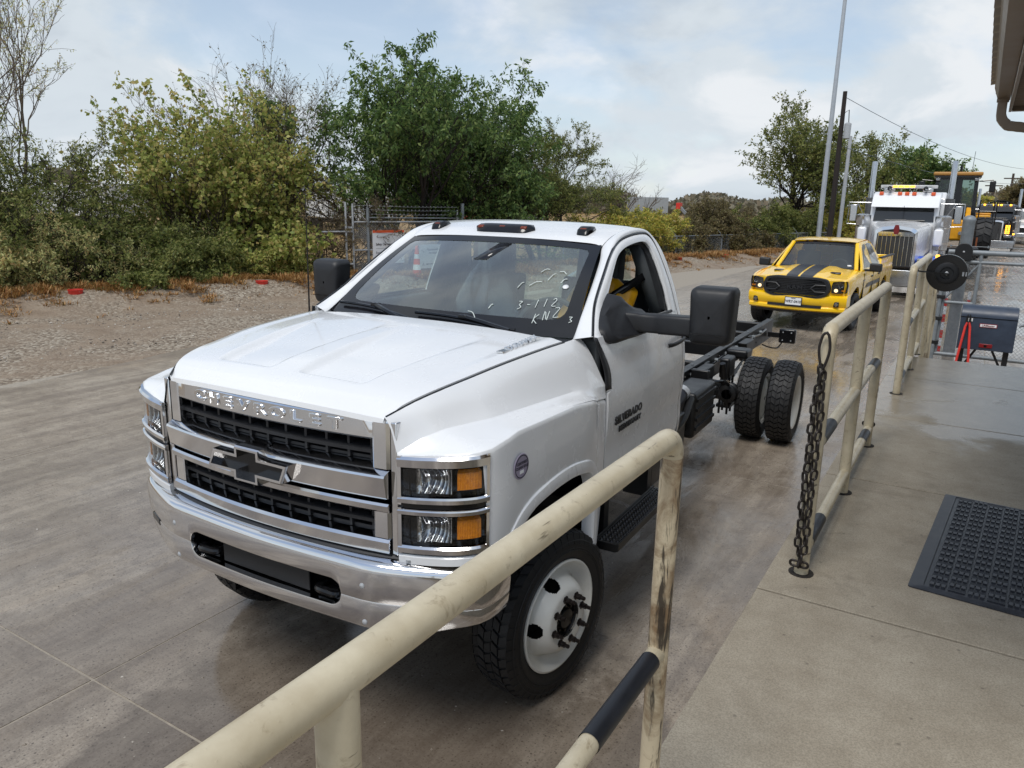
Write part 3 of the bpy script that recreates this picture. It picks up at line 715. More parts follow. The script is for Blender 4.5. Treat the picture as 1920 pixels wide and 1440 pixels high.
# --- fenders
FY_ = np.array([-.805, -.78, -.74, -.70, -.66, -.62, -.56]+list(np.linspace(-.52, .22, 30))+[.235, .245, .252, .258, .262, .265, .268, .272, .30, .335, .37, .40, .43])
def fender_section(y):
    x0, z0 = hx(y)+.004, hz(y)-.006
    xi = interp(y, [-.805, -.70, -.455, -.1, .2, .3, .43], [.655, .755, .85, .892, .925, .938, .950]); zi = interp(y, [-.805, -.74, -.685, -.455, -.1, .2, .43], [1.375, 1.425, 1.45, 1.456, 1.450, 1.444, 1.42])
    xo = interp(y, [-.805, -.76, -.70, -.66, -.56, -.3, .1, .2, .27, .33, .43], [.665, .86, .955, .978, .992, 1.0, 1.0, .998, .985, .964, .957]); zo = interp(y, [-.805, -.70, -.5, -.3, 0, .2, .3, .43], [1.368, 1.405, 1.438, 1.434, 1.424, 1.40, 1.37, 1.35])
    if y < -.66: zb = interp(y, [-.805, -.76, -.70, -.66], [1.362, 1.380, 1.392, 1.392]) ; xb = xo+.001
    else:
        zb = interp(y, [-.66, -.60, -.53, -.47, -.434, -.337, -.185, -.02, .13, .212, .25, .268, .2725, .43], [.955, .955, .975, 1.03, 1.065, 1.10, 1.115, 1.112, 1.085, 1.037, .96, .84, .64, .63])
        xb = interp(y, [-.66, -.56, -.3, .1, .25, .33, .43], [.975, .988, 1.0, 1.0, .985, .960, .948])
    pts = []
    # upper flank
    for t in np.linspace(0, 1, 9):
        b_ = .018*math.sin(math.pi*t)*(1-t)
        pts.append((lerp(x0, xi, t**.9)+b_*.6, lerp(z0, zi, t)+b_*.4))
    # fillet + shelf
    for t in np.linspace(.12, .88, 6): pts.append((lerp(xi, xo, t), lerp(zi, zo, t)-.006*math.sin(math.pi*t)))
    # shoulder round
    for t in np.linspace(0, 1, 4): pts.append((xo-.012*(1-math.sin(t*math.pi/2)), zo+.0-.02*(1-math.cos(t*math.pi/2))))
    # side
    zt = zo-.03
    for t in np.linspace(.06, 1, 12): pts.append((lerp(xo, xb, t)+.008*math.sin(math.pi*t)*(1 if y > -.66 else 0), lerp(zt, zb, t)))
    return pts
for s_ in (1, -1):
    m_ = MB(); rws = []
    for y in FY_:
        sec = fender_section(float(y)); sec = [(sec[0][0]-.012, sec[0][1]-.03)]+sec
        rws.append([(s_*x, float(y), z) for x, z in sec])
    fo = m_.grid(rws).build('fender', m_white, tk, angle=24, merge=.0004)
    # arch lip
    arch = smooth_curve([(-.60, .955), (-.545, .985), (-.50, 1.03), (-.434, 1.075), (-.337, 1.108), (-.185, 1.122), (-.02, 1.119), (.13, 1.092), (.205, 1.052), (.252, .97), (.268, .86), (.268, .70), (.262, .63)], 60)
    lip = MB(); rw = []
    ctr = (-.09, .70)
    for (y, z) in arch:
        d = Vector((y-ctr[0], z-ctr[1])).normalized(); xx = interp(y, [-.60, -.5, -.3, .1, .25, .30], [.985, .996, 1.008, 1.008, .996, .985])
        sec = [(.048, -.007), (.042, .004), (.010, .010), (-.012, .006), (-.018, -.008), (-.018, -.055)]
        rw.append([(s_*(xx+b_), y+d.x*a, z+d.y*a) for a, b_ in sec])
    lip.grid(rw).build('arch_lip', m_white, fo, angle=40)
    ln_ = MB(); rw = []
    for (y, z) in arch: rw.append([(s_*.985, y, z-.004), (s_*.86, y, z+.012), (s_*.52, y, z+.012)])
    ln_.grid(rw).build('wheel_well_liner', m_gblk, tk)
    MB().bb((s_*.50, -.62, .40), (s_*.52, .30, 1.15)).build('wheel_well_panel', m_gblk, tk)
    # black strip and gap by the door
    st_ = MB(); L = [(.383, 1.655), (.408, 1.56), (.428, 1.482), (.424, 1.395)]; Rr_ = [(.409, 1.650), (.443, 1.576), (.488, 1.478), (.484, 1.392)]
    st_.grid([[(s_*(sideX(z)-.006), y, z) for y, z in smooth_curve(L, 12)], [(s_*(sideX(z)-.002), y, z) for y, z in smooth_curve(Rr_, 12)]]).build('door_gap_seal', m_blk, tk, solid=.004)

# --- windscreen and roof
def ws(u, v):
    """u -1..1 across, v 0 bottom .. 1 top"""
    b = (.79*u, .42-.10*(1-u*u), 1.632+.0*u); t = (.638*u, 1.04-.075*(1-u*u), 2.047+.024*(1-u*u))
    bow = .020*math.sin(math.pi*v)
    return (lerp(b[0], t[0], v), lerp(b[1], t[1], v)-bow, lerp(b[2], t[2], v)+bow*.8)
gl_ = MB().grid([[ws(u, v) for u in np.linspace(-1, 1, 41)] for v in np.linspace(0, 1, 21)]).build('windscreen', m_glass, tk, angle=80)
# black printed border on the glass, bottom corners wider
def inner(a):
    """rounded inner outline of the border in (u,v)"""
    return a
outer_uv = poly_curve([(-1, 0), (1, 0), (1, 1), (-1, 1), (-1, 0)], 161)
in_poly = round_poly([(-.90, .145), (.90, .145), (.925, .925), (-.925, .925)], [.12, .12, .06, .06], 8)
def to_uv_ring(poly, n):
    return poly_curve(list(poly)+[poly[0]], n)
# sample both rings by angle so that they pair up
def ring_at(poly, angs):
    P = [Vector((x, y-.5)) for x, y in poly]; res = []
    for a in angs:
        d = Vector((math.cos(a), math.sin(a))); best = None
        for i in range(len(P)):
            p, q = P[i], P[(i+1) % len(P)]; e = q-p; den = d.x*e.y-d.y*e.x
            if abs(den) < 1e-9: continue
            t = (p.x*e.y-p.y*e.x)/den; s2 = (p.x*d.y-p.y*d.x)/den
            if t > 0 and -1e-6 <= s2 <= 1+1e-6 and (best is None or t > best): best = t
        res.append((d.x*best, d.y*best+.5))
    return res
ca = [math.atan2(-.5, -1), math.atan2(-.5, 1), math.atan2(.5, 1), math.atan2(.5, -1)]
angs = sorted(list(np.linspace(-math.pi, math.pi, 160, endpoint=False))+ca)
ro = ring_at([(-1, 0), (1, 0), (1, 1), (-1, 1)], angs); ri = ring_at(in_poly, angs)
def onws(u, v, off=.0015): p = ws(u, v); return (p[0], p[1]-off*.6, p[2]+off)
fr_ = MB()
NR = 7
fr_.grid([[onws(lerp(a[0], b[0], k/NR), lerp(a[1], b[1], k/NR)) for a, b in zip(ro, ri)] for k in range(NR+1)], closed=True).build('glass_border', m_frit, gl_)
# mirror mount and header bulge behind the glass
MB().add([onws(.10, .915), onws(.22, .915), onws(.10, .70), onws(-.02, .70)], [(0, 1, 2, 3)]).build('mirror_mount', m_frit, gl_, solid=.004)
# chalk writing on the glass
STROKE = {'3': [[(0, 1), (.5, 1), (.2, .6), (.55, .3), (.1, 0)]], '-': [[(.1, .5), (.55, .5)]], '1': [[(.3, 1), (.2, 0)]], '2': [[(0, .8), (.35, 1), (.5, .7), (0, 0), (.6, 0)]], 'K': [[(.1, 1), (0, 0)], [(.6, 1), (.05, .45), (.6, 0)]], 'N': [[(0, 0), (.05, 1), (.5, 0), (.6, 1)]], 'Z': [[(0, 1), (.6, 1), (0, 0), (.7, .05)]]}
def scrawl(txt, u, v, du, h, slope=0):
    for k, ch in enumerate(txt):
        for st_ in STROKE[ch]:
            p = [onws(u+(k+a*.8)*du, v+slope*k+b_*h, .004) for a, b_ in st_]
            MB().tube(smooth_curve(p, 14), .0022, 5).build('chalk_stroke', m_marker, gl_)
scrawl('3-112', .56, .215, .058, .075, .014); scrawl('KNZ', .70, .10, .062, .085, .035)
for (u, v, u2, v2) in ((.22, .16, .30, .10), (.36, .2, .38, .24), (.50, .42, .53, .48), (.58, .45, .66, .50), (.70, .52, .74, .60), (.76, .62, .82, .60), (.62, .60, .68, .64), (.80, .5, .84, .55)):
    MB().tube(smooth_curve([onws(u, v, .004), onws((u+u2)/2, (v+v2)/2+.02, .004), onws(u2, v2, .004)], 8), .0025, 5).build('chalk_stroke', m_marker, gl_)
ov = MB(); ov.add([onws(.845+.022*math.cos(a), .47+.022*math.sin(a), .003) for a in np.linspace(0, 6.28, 20, endpoint=False)], [tuple(range(20))]); ov.build('inspection_sticker', m_white_sign, gl_, solid=.001)
scrawl('3', .93, .13, .05, .05)
# roof skin
rc_y = [.965, 1.02, 1.10, 1.20, 1.32, 1.46, 1.58, 1.65, 1.69, 1.70]; rc_z = [2.073, 2.095, 2.118, 2.138, 2.153, 2.158, 2.148, 2.128, 2.095, 2.04]
rs_y = [1.035, 1.07, 1.13, 1.22, 1.34, 1.47, 1.58, 1.65, 1.69, 1.70]; rs_z = [2.052, 2.078, 2.102, 2.122, 2.133, 2.137, 2.127, 2.108, 2.075, 2.02]
rs_x = [.640, .650, .655, .658, .660, .661, .663, .666, .670, .675]
cC = smooth_curve(list(zip(rc_y, rc_z)), 40); cS = smooth_curve(list(zip(rs_x, rs_y, rs_z)), 40)
rws = []
for (yc, zc), (xs_, ys2, zs2) in zip(cC, cS):
    row = []
    for u in np.linspace(-1, 1, 41):
        f = abs(u)**2.4; row.append((xs_*u, lerp(yc, ys2, u*u), lerp(zc, zs2, f)-.010*ss(.93, 1, abs(u))))
    rws.append(row)
roof = MB().grid(rws).build('roof', m_white, tk, angle=50)
# cab side ring (A pillar, roof rail, B pillar) between the roof ditch and the door seam
seam = [(.405, 1.655), (.533, 1.740), (.650, 1.825), (.781, 1.908), (.946, 2.004), (1.116, 2.071), (1.305, 2.100), (1.489, 2.107), (1.575, 2.094), (1.616, 2.045), (1.617, 1.945), (1.617, 1.766), (1.617, 1.616)]
NS = 72
seam3 = [(sideU(y, z)-.002, y, z) for y, z in smooth_curve(seam, NS)]
inn3 = smooth_curve([(.800, .33, 1.635), (.797, .40, 1.650), (.768, .555, 1.752), (.728, .76, 1.880), (.690, .93, 1.985), (.655, 1.035, 2.050), (.664, 1.12, 2.094), (.668, 1.25, 2.122), (.669, 1.45, 2.134), (.672, 1.60, 2.118), (.690, 1.672, 2.075), (.760, 1.692, 1.985), (.838, 1.70, 1.82), (.905, 1.70, 1.616)], 400)
# pair the inner curve with the seam by index of key points
def pair(inner_pts, n, keys):
    res = []
    P = np.array(inner_pts); L = np.concatenate([[0], np.cumsum(np.linalg.norm(np.diff(P, axis=0), axis=1))]); L /= L[-1]
    u = np.interp(np.linspace(0, 1, n), [k[0] for k in keys], [k[1] for k in keys])
    return [tuple(float(np.interp(q, L, P[:, c])) for c in range(3)) for q in u]
# fraction along seam -> fraction along inner curve
inn = pair(inn3, NS, [(0, 0.02), (.30, .33), (.42, .46), (.58, .62), (.70, .72), (.78, .80), (1, 1)])
for s_ in (1, -1):
    rws = []
    for k in range(7):
        t = k/6; row = []
        for a, b in zip(inn, seam3):
            p = [lerp(a[c], b[c], t) for c in range(3)]
            bl = .016*math.sin(math.pi*t)
            p[0] += bl*.7; p[2] += bl*.5 if a[2] > 1.9 else bl*.15
            row.append((s_*p[0], p[1], p[2]))
        rws.append(row)
    rws = [[(s_*(abs(x)-.012), y, z-.012) for x, y, z in rws[0]]]+rws+[[(s_*(abs(x)-.02), y, z) for x, y, z in rws[-1]]]
    MB().grid(rws).build('pillar_frame', m_white, tk, angle=50)
    MB().tube([(s_*(x-.004), y, z) for x, y, z in seam3], .0065, 6).build('door_gap_line', m_gblk, tk)  # black line added along the door gap to stand for its shade
    MB().tube(smooth_curve([(s_*(hx(y)+.002), y, hz(y)-.008) for y in np.linspace(-.80, .27, 20)], 60), .0045, 5).build('hood_gap_line', m_gblk, tk)  # black tube draws the shaded gap between hood and fender
    MB().bb((s_*(.935), .428, .82), (s_*.948, .452, 1.385)).build('door_gap_backing', m_gblk, tk); MB().bb((s_*.925, 1.604, .90), (s_*.948, 1.622, 1.60)).build('door_gap_backing', m_gblk, tk)  # black strips put behind the door gaps so they read as shaded
    # cab back corner below the belt
    zl = [1.616]+list(np.linspace(1.58, .92, 14))+[.88, .85, .83]
    cor = []
    for z in zl:
        rr = ss(.95, .82, z) if z < .95 else 0
        cor.append([(s_*sideX(z), 1.617, z), (s_*sideX(z), 1.66-.05*rr, z+.0), (s_*(sideX(z)-.008), 1.69-.08*rr, z), (s_*(sideX(z)-.035), 1.703-.09*rr, z), (s_*.70, 1.705-.09*rr, z), (0, 1.715-.09*rr, z)])
    MB().grid(cor).build('cab_back_corner', m_white, tk, angle=50)
    # door: lower skin
    yl_z = [.80, .90, 1.10, 1.30, 1.380, 1.388, 1.44, 1.478, 1.53, 1.576, 1.649]; yl_y = [.452, .446, .443, .441, .440, .489, .494, .494, .474, .449, .413]
    rws = []
    for z in [.80, .805, .82, .86, .92, .98, 1.03, 1.07, 1.11, 1.15, 1.2, 1.25, 1.3, 1.34, 1.379, 1.389, 1.42, 1.45, 1.48, 1.51, 1.54, 1.57, 1.60, 1.63, 1.65]:
        y0 = interp(z, yl_z, yl_y); y1 = 1.612 if z > .95 else 1.612-.10*ss(.95, .80, z)
        rws.append([(s_*(sideX(z)-(.03 if z < .803 else 0)+.006*math.sin(math.pi*(y-y0)/(y1-y0))), y, z) for y in np.linspace(y0, y1, 24)])
    rws = [[(s_*(abs(r[0][0])-.02), r[0][1]+.004, r[0][2])]+r+[(s_*(abs(r[-1][0])-.02), r[-1][1]-.004, r[-1][2])] for r in rws]
    rws.append([(s_*(abs(x)-.03), y, z+.004) for x, y, z in rws[-1]])
    door = MB().grid(rws).build('door', m_white, tk, angle=40)
    # door window frame
    sm = [(.413, 1.650), (.440, 1.668), (.548, 1.738), (.662, 1.820), (.790, 1.900), (.952, 1.995), (1.120, 2.061), (1.305, 2.090), (1.485, 2.097), (1.566, 2.085), (1.605, 2.04), (1.609, 1.945), (1.610, 1.766), (1.611, 1.650)]
    wo = [(.520, 1.650), (.530, 1.668), (.600, 1.716), (.680, 1.768), (.762, 1.821), (.903, 1.925), (1.021, 1.996), (1.155, 2.034), (1.305, 2.052), (1.425, 2.056), (1.485, 2.042), (1.513, 2.005), (1.516, 1.88), (1.512, 1.74), (1.510, 1.650)]
    A = smooth_curve(sm, 70); B = smooth_curve(wo, 400)
    Ba = np.array(B); Lb = np.linspace(0, 1, len(B)); u = np.interp(np.linspace(0, 1, 70), [0, .30, .50, .68, .78, 1], [0, .30, .50, .69, .78, 1])
    B = [(float(np.interp(q, Lb, Ba[:, 0])), float(np.interp(q, Lb, Ba[:, 1]))) for q in u]
    rws = []
    for t, dx in ((0, -.022), (0, -.001), (.08, .003), (.5, .007), (.92, .003), (1, -.002), (1, -.02)):
        rws.append([(s_*(sideU(lerp(a[0], b[0], t), lerp(a[1], b[1], t))+dx), lerp(a[0], b[0], t), lerp(a[1], b[1], t)) for a, b in zip(A, B)])
    MB().grid(rws).build('window_surround', m_white, door, angle=45)
    # black inner channel and pillar trim
    rws = []
    for t, dx in ((0, -.015), (.0, -.022), (1.0, -.03), (1.0, -.12)):
        rws.append([(s_*(sideU(b[0], b[1])+dx), lerp(b[0], lerp(b[0], 1.0, .045), t), lerp(b[1], lerp(b[1], 1.8, .07), t)) for b in B])
    MB().grid(rws).build('window_channel', m_blk, door)
    MB().tube([(s_*(sideX(1.655)+.004), .50, 1.655), (s_*(sideX(1.655)+.006), 1.0, 1.657), (s_*(sideX(1.655)+.004), 1.50, 1.655)], .010, 8).build('belt_seal', m_blk, door)
    # inner door card and B pillar trim
    MB().bb((s_*.80, .45, .85), (s_*.90, 1.60, 1.64)).build('door_card', m_int, door, bevel=.02)
    MB().add([(s_*.84, 1.46, 1.60), (s_*.66, 1.44, 2.06), (s_*.66, 1.66, 2.06), (s_*.84, 1.66, 1.60)], [(0, 1, 2, 3)]).build('pillar_trim', m_int, tk, solid=.06)
    if s_ < 0:
        pane = [(s_*(sideU(b[0], b[1])-.022), b[0], b[1]) for b in B]
        MB().add(pane, [tuple(range(len(pane)))]).build('window_pane', m_sglass, door, smooth=False)
    # handle
    hnd = MB(); hp = smooth_curve([(0, 1.345, 1.470), (.022, 1.37, 1.473), (.034, 1.45, 1.478), (.034, 1.54, 1.484), (.018, 1.61, 1.490), (0, 1.625, 1.490)], 16); rws = []
    for (dx, y, z) in hp:
        x = sideX(z)+dx; rws.append([(s_*(x+.010), y, z-.010), (s_*(x+.012), y, z+.012), (s_*(x-.006), y, z+.020), (s_*(x-.010), y, z-.016)])
    hnd.grid(rws, closed=True).build('door_handle', m_blk, door, subsurf=1)
# emblems on the door
mtx = frame_m((sideX(1.215)+.006, .715, 1.215), (0, 1, 0), (0, 0, 1))
text_mesh('door_lettering', 'SILVERADO', .058, m_blk, tk, mtx, .003, .002, xs=1.15, space=1.12)
text_mesh('door_lettering', 'MEDIUM DUTY', .042, m_blk, tk, frame_m((sideX(1.165)+.006, .745, 1.160), (0, 1, 0), (0, 0, 1)), .003, .001, xs=1.1)
# side emblem on the hood
dm = text_mesh('hood_lettering', 'DURAMAX', .050, m_chrome, hood, frame_m((.694, .052, 1.655), (.05, 1, .09), (-1, .0, .12)), .005, .0015, xs=1.05, shear=.2)
MB().prism(round_poly([(.668, -.135), (.668, -.055), (.703, -.055), (.703, -.125)], .006), .006, 'xy', at=1.640).build('hood_emblem', m_chrome, hood)
# round sticker on the fender
sx, sy, szz = 1.008, -.50, 1.30
stk = MB().lathe([(0, .001), (.0015, .050), (0.0, .0515)], 'x', 32).build('fender_sticker', m_sticker, tk); stk.location = (sx-.001, sy, szz); stk.rotation_euler = (0, 0, R(-4))
MB().lathe([(.0028, .042), (.0032, .044), (.0028, .046)], 'x', 32).build('sticker_ring', m_ink, stk)
text_mesh('sticker_print', 'CERTIFIED', .0155, m_ink, stk, frame_m((.003, 0, .014), (0, 1, 0), (0, 0, 1)), .0002, .0004)
text_mesh('sticker_print', 'CLEAN IDLE', .0155, m_ink, stk, frame_m((.003, 0, -.003), (0, 1, 0), (0, 0, 1)), .0002, .0004)
MB().bb((.002, -.013, -.028), (.0032, .013, -.015)).build('sticker_plate', m_white_sign, stk)

# --- cab interior
ci = MB().bb((-.80, .45, .92), (.80, 1.66, .96)).build('cab_floor', m_int, tk)
MB().bb((-.92, .20, .84), (.92, 1.70, .90)).build('cab_underside', m_frame, tk)
bk = MB(); bk.bb((-.86, 1.63, .92), (.86, 1.67, 1.62)); bk.bb((-.86, 1.63, 1.62), (-.62, 1.67, 2.05)); bk.bb((.62, 1.63, 1.62), (.86-.14, 1.67, 2.05)); bk.bb((-.62, 1.63, 2.0), (.62, 1.67, 2.08)); bk.build('cab_back_trim', m_int, tk)
bw = MB()
bw.grid([[(x, 1.705, z) for x in np.linspace(-sideX(z)+.06, sideX(z)-.06, 3)] for z in (1.55, 1.60)]); bw.build('back_panel', m_white, tk)
MB().add([(-.60, 1.66, 1.62), (.60, 1.66, 1.62), (.56, 1.675, 2.0), (-.56, 1.675, 2.0)], [(0, 1, 2, 3)]).build('rear_window', m_sglass, tk)
hl = MB(); rws = []
for (yc, zc), (xs_, ys2, zs2) in list(zip(cC, cS))[2:-5]:
    rws.append([(xs_*u*.99, lerp(yc, ys2, u*u)+.02, lerp(zc, zs2, abs(u)**2.4)-.045) for u in np.linspace(-1, 1, 15)])
hl.grid(rws).build('headliner', plain('headliner', srgb(120, 122, 120), .9), tk)
db = MB(); rws = []
for u in np.linspace(-1, 1, 31):
    x = u*.80; bump_ = .035*math.exp(-((x-.40)/.22)**2)
    rws.append([(x, .30+.14*u*u, 1.575), (x, .45+.10*u*u, 1.600+bump_*.3), (x, .62, 1.605+bump_), (x, .70, 1.585+bump_), (x, .735, 1.54), (x, .74, 1.25), (x, .60, 1.05)])
db.grid(rws).build('dashboard', m_int, tk, angle=60)
sw = thing if False else None
swo = MB().tube([(.40+.20*math.cos(a), .87+.20*math.sin(a)*.42, 1.56+.20*math.sin(a)*.90) for a in np.linspace(0, 6.283, 36, endpoint=False)], .015, 8, closed=True).build('steering_wheel', m_int, tk)
hb = MB(); hb.box((.40, .87, 1.56), (.12, .05, .10), Matrix.Rotation(R(-25), 3, 'X')); hb.bar((.22, .87, 1.56), (.58, .87, 1.56), .03, .03); hb.bar((.40, .87, 1.56), (.40, .78, 1.40), .04, .03); hb.build('wheel_spokes', m_int, swo, bevel=.01)
def seat(x, film=True):
    s1 = MB().bb((x-.25, .98, 1.12), (x+.25, 1.45, 1.28)).build('seat_cushion', m_seat, tk, bevel=.05, seg=3)
    b_ = MB(); b_.prism(round_poly([(1.36, 1.22), (1.48, 1.22), (1.60, 1.80), (1.50, 1.82), (1.44, 1.55)], .03, 3), .46, 'yz', at=x-.23); s2 = b_.build('seat_back', m_seat, tk, bevel=.03, seg=3)
    h_ = MB(); h_.prism(round_poly([(1.48, 1.80), (1.60, 1.80), (1.615, 2.0), (1.53, 2.01)], .03, 3), .28, 'yz', at=x-.14); h_.build('headrest', m_seat, tk, bevel=.035, seg=3)
    if film:
        f_ = MB(); rws = []
        for k in range(15):
            v = k/14; z = 2.03-v*.80; row = []
            for i in range(25):
                u = -1+2*i/24; wd = lerp(.165, .285, ss(.20, .32, v))
                wr = .010*math.sin(u*5+v*9+x*5)*math.sin(v*6+u*2)+.004*math.sin(u*11-v*8)
                row.append((x+u*wd+.010*math.sin(v*9+u*2), lerp(1.50, 1.325, ss(0, .9, v))+.10*(abs(u)**3)+wr, z+.02*math.sin(u*7)*v))
            rws.append(row)
        rws = [[(p[0], 1.62, p[2]-.01) for p in rws[0]]]+rws
        f_.grid(rws).build('seat_film', m_plastic, tk, angle=60)
    return s2
seat(.42); seat(-.36)
MB().bb((-.08, 1.0, 1.1), (.12, 1.45, 1.36)).build('centre_console', m_int, tk, bevel=.03)
# seat belt
MB().add([(.74, 1.46, 1.88), (.76, 1.46, 1.84), (.50, 1.08, 1.60), (.47, 1.08, 1.64)], [(0, 1, 2, 3)]).build('seat_belt', m_gblk, tk, solid=.003)

# --- grille
GYf = lambda x, o=0: -.848+.055*(x/.61)**2+o
def xbar(sec, x0, x1, name, mat, parent, n=25, bev=0, closed=True):
    rws = [[(x, GYf(x, o), z) for o, z in sec] for x in np.linspace(x0, x1, n)]
    m_ = MB().grid(rws, closed=closed)
    if closed: k = len(sec); m_.f.append(tuple(range(k-1, -1, -1))); m_.f.append(tuple(range((n-1)*k, n*k)))
    return m_.build(name, mat, parent, bevel=bev, angle=30)
gr = xbar([(.075, 1.500), (.03, 1.506), (.008, 1.498), (-.002, 1.482), (-.004, 1.415), (.004, 1.407), (.05, 1.405), (.07, 1.44)], -.612, .612, 'grille_top_bar', m_chrome, tk, 31)
xbar([(.05, 1.310), (.02, 1.308), (-.038, 1.283), (-.042, 1.275), (-.030, 1.195), (-.024, 1.188), (.03, 1.186)], -.614, .614, 'grille_middle_bar', m_chrome, tk, 31)
xbar([(.03, 1.172), (-.016, 1.166), (-.024, 1.158), (-.020, 1.136), (-.012, 1.128), (.03, 1.124)], -.615, .615, 'grille_lower_bar', m_chrome, tk, 31)
xbar([(.05, 1.026), (-.012, 1.020), (-.022, 1.010), (-.018, .966), (-.008, .957), (.05, .955)], -.615, .615, 'grille_bottom_bar', m_chrome, tk, 31)
for s_ in (1, -1):
    for z0, z1 in ((1.300, 1.478), (1.022, 1.130)):
        f_ = MB(); f_.prism([(s_*.545, GYf(.545)+.05), (s_*.545, GYf(.545)-.004), (s_*.552, GYf(.55)-.008), (s_*.604, GYf(.604)-.010), (s_*.616, GYf(.616)-.002), (s_*.634, GYf(.6)+.135), (s_*.60, GYf(.6)+.135)], z1-z0, 'xy', at=z0).build('grille_side', m_chrome, tk, angle=30)
    MB().bb((s_*.60, -.70, .965), (s_*.655, -.62, 1.42)).build('grille_gap_filler', m_gblk, tk); MB().bb((s_*.622, -.800, .962), (s_*.650, -.66, 1.485)).build('grille_side_plate', m_chrome, tk, bevel=.004)
for z, o in ((1.352, .035), (1.072, .035)):
    sl = xbar([(o, z+.012), (o-.012, z+.006), (o-.012, z-.008), (o+.05, z-.016), (o+.06, z+.016)], -.575, .575, 'grille_slat', m_blk, tk, 21)
for z, o in ((1.408, .05), (1.318, .05), (1.120, .05), (1.030, .05)): xbar([(o, z+.006), (o, z-.006), (o+.05, z-.008), (o+.05, z+.008)], -.575, .575, 'grille_slat', m_blk, tk, 21)
for k in range(11):
    x = -.51+k*.102
    for z0, z1 in ((1.312, 1.408), (1.028, 1.122)): MB().bb((x-.006, GYf(x, .036), z0), (x+.006, GYf(x, .10), z1)).build('grille_divider', m_blk, tk)
xbar([(.12, 1.45), (.12, .95), (.125, .95), (.125, 1.45)], -.62, .62, 'radiator', plain('radiator core', srgb(16, 17, 20), .6, var=.4, vscale=60), tk, 9)
for k in range(22): xbar([(.113, 1.422-k*.022), (.113, 1.428-k*.022), (.122, 1.426-k*.022)], -.36, .52, 'radiator_fin', m_gblk, tk, 3)
bt = [(-.19, .040), (-.062, .040), (-.062, .074), (.072, .074), (.072, .040), (.225, .040), (.19, -.040), (.062, -.040), (.062, -.074), (-.072, -.074), (-.072, -.040), (-.225, -.040)]
bi = [(-.176, .027), (-.049, .027), (-.049, .061), (.059, .061), (.059, .027), (.205, .027), (.182, -.027), (.049, -.027), (.049, -.061), (-.059, -.061), (-.059, -.027), (-.207, -.027)]
bz = 1.236; n = 12; be = MB()
L0 = [(x, -.850, z+bz) for x, z in bt]; L1 = [(x, -.925, z+bz) for x, z in bt]; L2 = [(x*.98, -.934, z*.94+bz) for x, z in bt]; L3 = [(x, -.934, z+bz) for x, z in bi]; L4 = [(x, -.898, z+bz) for x, z in bi]
be.grid([L0, L1, L2, L3, L4], closed=True).build('front_emblem', m_chrome, tk, angle=20)
MB().add([(x, -.900, z+bz) for x, z in bi], [tuple(range(12))]).build('emblem_inlay', m_gblk, tk, smooth=False)
# raised lettering on the chrome top bar, letter by letter along its curve
letters = 'CHEVROLET'
for k, ch in enumerate(letters):
    x = -.372+k*.0945; dydx = 2*.055*x/.61**2
    text_mesh('grille_letter', ch, .058, m_chrome, gr, frame_m((x, GYf(x, -.003), 1.450), (1, dydx, 0), (0, .06, 1)), .006, .001, xs=1.75, bevel=.0018)

# --- headlamps
HLP = smooth_curve([(.660, -.805), (.75, -.792), (.86, -.760), (.935, -.716), (.968, -.672)], 200); HLa = np.array(HLP); HLs = np.linspace(0, 1, 200)
def hlp(s, off=0):
    x = float(np.interp(s, HLs, HLa[:, 0])); y = float(np.interp(s, HLs, HLa[:, 1])); e = .004
    dx = float(np.interp(min(1, s+e), HLs, HLa[:, 0])-np.interp(max(0, s-e), HLs, HLa[:, 0])); dy = float(np.interp(min(1, s+e), HLs, HLa[:, 1])-np.interp(max(0, s-e), HLs, HLa[:, 1])); l = math.hypot(dx, dy)
    return x+dy/l*off, y-dx/l*off
def hl_strip(sec, s0, s1, name, mat, parent, side, n=22, closed=True, bev=0, slope=.030):
    """sec: (outward offset, z); the lamp unit rises a little towards the outside"""
    rws = []
    for s in np.linspace(s0, s1, n):
        rws.append([(side*hlp(s, o)[0], hlp(s, o)[1], z+slope*s) for o, z in sec])
    m_ = MB().grid(rws, closed=closed)
    if closed: k = len(sec); m_.f.append(tuple(range(k-1, -1, -1))); m_.f.append(tuple(range((n-1)*k, n*k)))
    return m_.build(name, mat, parent, bevel=bev, angle=30)
